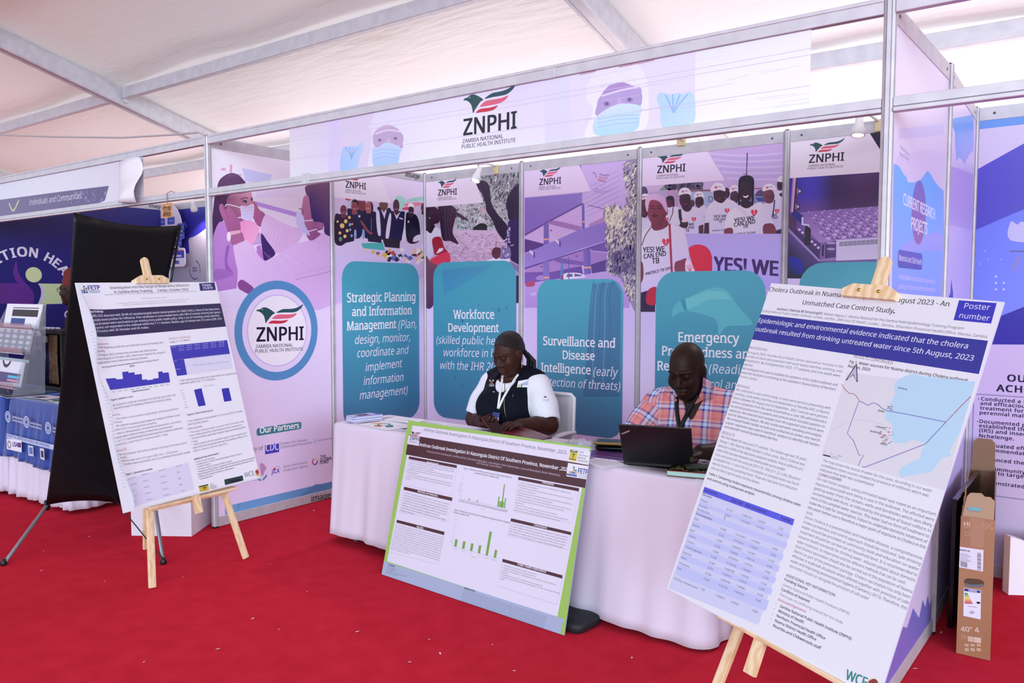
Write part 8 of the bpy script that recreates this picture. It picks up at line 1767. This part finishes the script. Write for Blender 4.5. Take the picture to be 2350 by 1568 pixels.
for i in range(7):
    b = MB(); a0_ = T(.03+.006*i, .085+.004*(i % 3), -.01-.006*i); a1 = np.array((1.79+.008*i, .985+.012*(i % 3), 1.06)); a2 = np.array((1.80+.012*i, 1.0+.02*(i % 2), .98-.02*(i % 3)))
    b.tube([a0_, (a0_+a1)/2+np.array((.014, .016, .004)), a1, a2], [.0085, .009, .008, .004], 8); b.build('braid', HAIR, hair)
b = MB(); e0 = T(.0800, .008, -.042); b.tube([e0, e0+np.array((.004, 0, -.022)), e0+np.array((.002, 0, -.045))], [.003, .0045, .003], 8); b.build('earring', CHROME, wm)
# white T-shirt with short sleeves, navy vest, lanyard
TEE = mat('white_tshirt', 'eae6f0', rough=.85, sheen=.2, bump=(90, .12, .004)); VEST = mat('navy_vest', '0a0c1c', rough=.8, spec=.2, bump=(70, .18, .004))
S = Sculpt(.005); put(S, torso, .007); sl_L = shL+(elL-shL)*.80; sl_R = shR+(elR-shR)*.82
S.chain([shL, (shL+elL)/2, sl_L], [.080, .076, .074], .04); S.chain([shR, (shR+elR)/2, sl_R], [.080, .078, .077], .04);
S.ell((1.70, .905, 1.055), (.085, .085, .075), None, .015, True)
for e_, s_ in ((sl_L, unit(elL-shL)), (sl_R, unit(elR-shR))): S.ell(e_+s_*.085, (.085, .085, .085), None, .01, True)
tee = S.build('t_shirt', TEE, wm)
S = Sculpt(.005); put(S, torso, .017); S.cap((1.53, 1.0, 1.0), (1.85, 1.0, 1.01), .05, .05, .04)
S.cap((1.585, .985, 1.045), (1.80, .985, 1.05), .035, .035, .04)
S.ell((1.705, .86, 1.05), (.075, .13, .12), None, .015, True); S.cap((1.70, .78, 1.0), (1.69, .74, .90), .055, .012, .012, True)
for c_, a_ in ((shL, -1), (shR, 1)): S.ell(c_+np.array((a_*.062, -.02, -.035)), (.055, .13, .115), None, .015, True)
vest = S.build('vest', VEST, wm)
K = Skinned(vest, tee, body)
kl = crop(1060, 740, 4.6125)
K.line(kl((455,640),(452,760),(450,900),(470,1010)), .0022, 'zip', mat('dull_brass', 'a09060', rough=.4, metal=.8), vest)
K.patch(kl((598,625),(705,605),(702,688),(582,692)), 'e6e2f0', 'vest_patch', vest, 14, .004, draw=lambda u, v: ('c8b83c' if u < .4 and v > .55 and int(u*20) % 2 == 0 else '3a4ea0' if .32 < u < .95 and .12+.5*(1-u) < v < .75 and (int(u*14)+int(v*6)) % 2 == 0 else '3a8a6a' if .3 < u < .5 and v > .6 else 'e8e4f2'))
K.patch(kl((292,612),(342,612),(342,680),(292,680)), '0b0e20', 'vest_emblem', vest, 14, .003, draw=lambda u, v: ('d8d0d8' if (v < .2 and abs(abs(u-.5)-.3) < .14) or v > .68 and int(v*20) % 2 == 0 else '8a5a40' if .28 < u < .72 and .2 < v < .62 else '0b0e20'))
K.patch(kl((858,785),(915,785),(915,838),(858,838)), 'eae6f0', 'sleeve_emblem', tee, 12, .003, draw=lambda u, v: ('4a4a58' if v < .32 and u < .7 and abs(u-.35-v*.4) < .22 else 'b8b4c4' if v > .5 and int(u*14) % 2 == 0 else 'eae6f0'))
K.line(kl((325,735),(350,742)), .002, 'badge_pin', CHROME, vest); K.line(kl((538,760),(542,790)), .0015, 'pocket_pull', CHROME, vest)
LAN = mat('white_ribbon', 'eeecf4', rough=.7); ly = empty('lanyard', (1.69, .8, .9)); ly.parent = wm; ly.matrix_parent_inverse = chain(wm).inverted()
def ribbon(K, pts, w, m, parent, name='ribbon', off=.005):
    b = MB(); rows = []
    for x, y in spline(pts, 5, False):
        p = K.hit(x, y, off)
        if p is not None: rows.append(p)
    rows = [rows[0]]+[(rows[i-1]+rows[i]+rows[i+1])/3 for i in range(1, len(rows)-1)]+[rows[-1]]; G = []
    for i, p in enumerate(rows):
        d = unit(rows[min(i+1, len(rows)-1)]-rows[max(i-1, 0)]); v = unit(np.array(p)-CAM); sd = unit(np.cross(d, v)); G.append([p-sd*w/2, p+sd*w/2])
    b.grid(G); return b.build(name, m, parent, solid=.0015)
ribbon(K, kl((437,560),(428,640),(405,780),(388,915)), .013, LAN, ly); ribbon(K, kl((592,548),(540,640),(450,790),(392,915)), .013, LAN, ly)
p = K.hit(*kl((377,950)), .012); p2 = K.hit(*kl((382,1090)), .012)
bdx = np.array((.97, -.2, .05)); bdx /= np.linalg.norm(bdx); bu = np.array((0, .18, 1.)); bu -= bdx*(bu@bdx); bu = unit(bu); bn_ = np.cross(bdx, bu)
b = MB(); b.box((-.029, -.105, -.002), (.029, -.018, .002), fm(p, bdx, bu, bn_), .001); b.build('badge_card', mat('badge_card', 'd2d4f2', rough=.3), ly)
b = MB(); b.box((-.031, -.03, -.003), (.031, .0, .003), fm(p, bdx, bu, bn_), .0015); b.build('badge_holder', mat('badge_blue', '3c4684', rough=.3), ly)
TRO = mat('dark_trousers', '14131c', rough=.85); S = Sculpt(.008)
S.cap((1.60, .975, .50), (1.78, .975, .50), .146, .146, .04)
for q in (-1, 1): S.chain([(1.69+q*.10, .97, .50), (1.69+q*.13, .60, .50), (1.69+q*.12, .50, .12)], [.118, .085, .066], .03)
S.build('trousers', TRO, wm)
SHOE = mat('black_shoe', '0d0c0e', rough=.4)
for q in (-1, 1): S = Sculpt(.006); S.cap((1.69+q*.12, .51, .055), (1.69+q*.13, .34, .036), .052, .034, .02); S.build('shoe', SHOE, wm)
# her red phone
ph = empty('phone', (1.80, .64, .77), label='red phone held in the seated woman’s hand', cat='phone')
a_ = unit((.80, -.25, -.53)); bb = unit(np.cross((0, -.25, 1), a_)); nn = np.cross(a_, bb)
ctr_ = wrL+unit((.75, -.45, .10))*.10+nn*.018+np.array((.03, -.02, .0)); PHM = mat('phone_red', '6a1420', rough=.3)
b = MB(); b.box((-.078, -.037, -.0045), (.078, .037, .0045), fm(ctr_, a_, bb, nn), .003); b.build('case', PHM, ph)
b = MB(); b.box((-.073, -.033, .0046), (.073, .033, .0054), fm(ctr_, a_, bb, nn)); b.build('screen', mat('phone_glass', '2a0e16', rough=.12), ph)

# ------------------------------------------------------------ man in the checked shirt
hc = np.array((2.945, .735, 1.148)); MY = .22; HR = rotm(.02, .40, .0); SC2 = 1.10
mn = empty('person', (2.93, .88, 0), label='seated bald man in a pink and blue checked shirt typing on the laptop', cat='person')
RT = rotm(MY, .0); o_ = np.array((2.935, .90, 0)); W = lambda x, y, z: o_+RT @ np.array((x, y, z))
S = Sculpt(.0042); T = head(S, hc, HR, SC2, False, 1.04)
torso = [('cap', W(0, .04, .50), W(0, -.03, .76), .165, .165, .05), ('cap', W(-.10, .03, .50), W(.10, .03, .50), .14, .14, .05), ('ell', W(0, -.04, .83), (.20, .145, .18), None, .05), ('ell', W(0, -.10, .66), (.175, .13, .14), None, .05), ('cap', W(-.165, -.01, .945), W(.165, -.01, .945), .078, .078, .05), ('ell', W(0, -.02, .955), (.16, .11, .09), None, .05)]
put(S, torso)
S.chain([W(0, -.01, .98), W(.0, -.06, 1.03), T(0, .03, -.05)], [.080, .074, .070], .035)
shL, elL, wrL = W(-.205, -.02, .925), np.array((2.665, .72, .775)), np.array((2.83, .555, .785))
shR, elR, wrR = W(.215, -.02, .93), np.array((3.215, .735, .765)), np.array((3.115, .525, .790))
S.chain([shL, (shL+elL)/2, elL], [.078, .066, .055], .035); S.chain([elL, elL*.55+wrL*.45, wrL], [.055, .047, .034], .02)
S.chain([shR, (shR+elR)/2, elR], [.078, .066, .055], .035); S.chain([elR, elR*.55+wrR*.45, wrR], [.055, .047, .034], .02)
hand(S, wrL, (.32, -.75, -.05), (0, .1, 1), .35, -1, 1.02); hand(S, wrR, (-.25, -.8, -.08), (.1, .1, 1), .35, 1, 1.02)
for q in (-1, 1): S.chain([W(q*.11, .02, .50), W(q*.13, -.38, .50), W(q*.12, -.40, .10)], [.11, .075, .052], .03); S.cap(W(q*.12, -.40, .06), W(q*.13, -.55, .035), .044, .032, .02)
mbody = S.build('body', SKIN, mn, face_color(hc, HR, SC2, '2a150f', '47231f', beard=.35))
def plaid():
    m = bpy.data.materials.new('checked_cotton'); m.use_nodes = True; nt = m.node_tree; L = nt.links.new; b = nt.nodes['Principled BSDF']; b.inputs['Roughness'].default_value = .85
    g = nt.nodes.new('ShaderNodeAttribute'); g.attribute_name = 'Col'; sp = nt.nodes.new('ShaderNodeSeparateColor'); L(g.outputs['Color'], sp.inputs[0]); outs = []
    for ch, per in ((0, .088), (1, .088)):
        d = nt.nodes.new('ShaderNodeMath'); d.operation = 'DIVIDE'; d.inputs[1].default_value = per; L(sp.outputs[ch], d.inputs[0]); f = nt.nodes.new('ShaderNodeMath'); f.operation = 'FRACT'; L(d.outputs[0], f.inputs[0])
        r = nt.nodes.new('ShaderNodeValToRGB'); r.color_ramp.interpolation = 'CONSTANT'; e = r.color_ramp.elements
        st = [(0, 'e08a86'), (.30, '2a3696'), (.42, 'c4d6f0'), (.60, '6a6ab4'), (.70, 'f0b4a8'), (.80, 'd8787c')]
        while len(e) < len(st): e.new(.5)
        for q, (p_, c_) in zip(e, st): q.position = p_; q.color = (*lin(c_), 1)
        L(f.outputs[0], r.inputs[0]); outs.append(r.outputs[0])
    mx = nt.nodes.new('ShaderNodeMix'); mx.data_type = 'RGBA'; mx.inputs[0].default_value = .5; L(outs[0], mx.inputs[6]); L(outs[1], mx.inputs[7]); L(mx.outputs[2], b.inputs['Base Color'])
    tc = nt.nodes.new('ShaderNodeTexCoord'); n = nt.nodes.new('ShaderNodeTexNoise'); n.inputs['Scale'].default_value = 26; L(tc.outputs['Object'], n.inputs['Vector']); bn = nt.nodes.new('ShaderNodeBump'); bn.inputs['Strength'].default_value = .25; bn.inputs['Distance'].default_value = .008; L(n.outputs['Fac'], bn.inputs['Height']); L(bn.outputs[0], b.inputs['Normal'])
    return m
PLD = plaid()
def plaid_uv(V):
    Q = (V-o_) @ RT; U = Q[:, 0]+.5+.35*Q[:, 1]*np.sign(Q[:, 0])*(np.abs(Q[:, 0]) > .19); Z = Q[:, 2]+.25*Q[:, 1]*(np.abs(Q[:, 0]) <= .19)
    for sh, el in ((shL, elL), (shR, elR)):
        ax_ = unit(el-sh); r_ = V-sh; t = r_ @ ax_; d = np.linalg.norm(r_-np.outer(t, ax_), axis=1); m = (t > .02) & (d < .10)
        pv = unit(np.cross(ax_, (0, 1., 0))); U = np.where(m, (r_ @ pv)*1.0+.55, U); Z = np.where(m, t+.40, Z)
    return np.stack([U, Z, Z*0], 1)
S = Sculpt(.005); put(S, torso, .014); cuL = shL+(elL-shL)*.93; cuR = shR+(elR-shR)*.95
S.chain([shL, (shL+elL)/2, cuL], [.092, .085, .080], .04); S.chain([shR, (shR+elR)/2, cuR], [.092, .086, .082], .04)
S.ell(W(0, -.095, 1.055), (.085, .08, .085), None, .012, True); S.cap(W(0, -.14, 1.0), W(0, -.19, .90), .05, .01, .01, True)
for e_, s_ in ((cuL, unit(elL-shL)), (cuR, unit(elR-shR))): S.ell(e_+s_*.085, (.088, .088, .085), None, .01, True)
shirt = S.build('shirt', PLD, mn, plaid_uv)
K = Skinned(shirt, mbody); km = crop(1380, 760, 4.355)
# collar wings
for pts in (((1000,455),(1080,520),(1112,640),(1105,690),(1010,690),(935,735),(960,650),(990,560)), ((700,625),(735,660),(770,700),(745,715),(700,690),(625,640),(650,575),(672,548))):
    q = [K.hit(*p, .012) for p in km(*pts)]; q = [p for p in q if p is not None]; ce = sum(q)/len(q); Vv = [ce]+q
    b = MB(); b.add(Vv, [(0, i+1, (i+1) % len(q)+1) for i in range(len(q))], None, True); C = plaid_uv(np.array(Vv)); b.build('collar', PLD, shirt, solid=.004, colors=[(*c_, 1) for c_ in C])
BLK = mat('black_ribbon', '08080a', rough=.6); ly = empty('lanyard', (2.93, .7, .9)); ly.parent = mn; ly.matrix_parent_inverse = chain(mn).inverted()
ribbon(K, km((765,655),(760,740),(768,850),(790,975)), .020, BLK, ly, off=.008); ribbon(K, km((958,640),(900,760),(840,870),(800,975)), .020, BLK, ly, off=.008)
S = Sculpt(.008); S.cap(W(-.10, .03, .50), W(.10, .03, .50), .152, .152, .04)
for q in (-1, 1): S.chain([W(q*.11, .02, .50), W(q*.13, -.38, .50), W(q*.12, -.40, .12)], [.124, .09, .07], .03)
S.build('trousers', TRO, mn)
for q in (-1, 1): S = Sculpt(.006); S.cap(W(q*.12, -.39, .056), W(q*.13, -.57, .037), .054, .035, .02); S.build('shoe', SHOE, mn)

# ------------------------------------------------------------ person half hidden in the left booth
hx, hy = -2.36, .235
hc = np.array((hx, hy, 1.555)); HR = rotm(-.95, .10); pn = empty('person', (hx, hy+.05, 0), label='person with red head wrap and glasses, half hidden by the black banner', cat='person')
S = Sculpt(.006); T = head(S, hc, HR, 1.06, True, 1.0); S.chain([hc+np.array((.02, .06, -.24)), T(0, .02, -.05)], [.06, .055], .03)
S.cap((hx-.13, hy+.08, 1.28), (hx+.17, hy+.08, 1.28), .07, .07, .04); S.ell((hx+.02, hy+.08, 1.12), (.18, .12, .22), None, .05); S.cap((hx+.02, hy+.08, 1.0), (hx+.02, hy+.08, .88), .15, .16, .05)
for q in (-1, 1):
    S.chain([(hx+.02+q*.19, hy+.08, 1.27), (hx+.02+q*.23, hy+.08, 1.02), (hx+.02+q*.22, hy-.02, .80)], [.06, .048, .032], .03); hand(S, (hx+.02+q*.22, hy-.02, .80), (0, -.35, -.9), (q*1, 0, 0), .35, q, .98)
    S.chain([(hx+.02+q*.09, hy+.08, .86), (hx+.02+q*.10, hy+.07, .48), (hx+.02+q*.10, hy+.09, .09)], [.11, .075, .05], .03); S.cap((hx+.02+q*.10, hy+.08, .06), (hx+.02+q*.11, hy-.06, .03), .042, .028, .02)
S.build('body', SKIN, pn, face_color(hc, HR, 1.06, '341b13', '502828'))
S = Sculpt(.006); S.ell(T(0, .022, .045), np.array((.088, .106, .092)), HR, .02); S.ell(T(.0, .02, .125), np.array((.07, .08, .05)), HR, .03); S.plane(T(0, -.06, .065), HR @ np.array((0, .75, .66))); S.build('head_wrap', mat('dark_red_cloth', '6a1a1c', rough=.8, bump=(40, .3, .01)), pn)
gl = MB()
for q in (-1, 1):
    gl.tube([T(q*.033+.021*math.cos(a), -.100+.006*abs(math.sin(a*.5)), .004+.018*math.sin(a)) for a in np.linspace(0, 2*math.pi, 18)[:-1]], .0022, 6, closed=True); gl.tube([T(q*.054, -.098, .008), T(q*.078, -.02, .010), T(q*.08, .02, -.004)], .0022, 6)
gl.tube([T(-.012, -.102, .006), T(.012, -.102, .006)], .0022, 6); gl.build('glasses', BLACKP, pn)
S = Sculpt(.009); S.cap((hx-.13, hy+.08, 1.28), (hx+.17, hy+.08, 1.28), .08, .08, .04); S.ell((hx+.02, hy+.08, 1.12), (.195, .135, .23), None, .05); S.chain([(hx+.02, hy+.08, 1.0), (hx+.02, hy+.08, .6), (hx+.02, hy+.08, .25)], [.17, .20, .22], .05)
for q in (-1, 1): S.cap((hx+.02+q*.19, hy+.08, 1.27), (hx+.02+q*.22, hy+.08, 1.08), .072, .068, .04)
S.build('dress', mat('dark_print_dress', '2a1a22', rough=.85), pn)
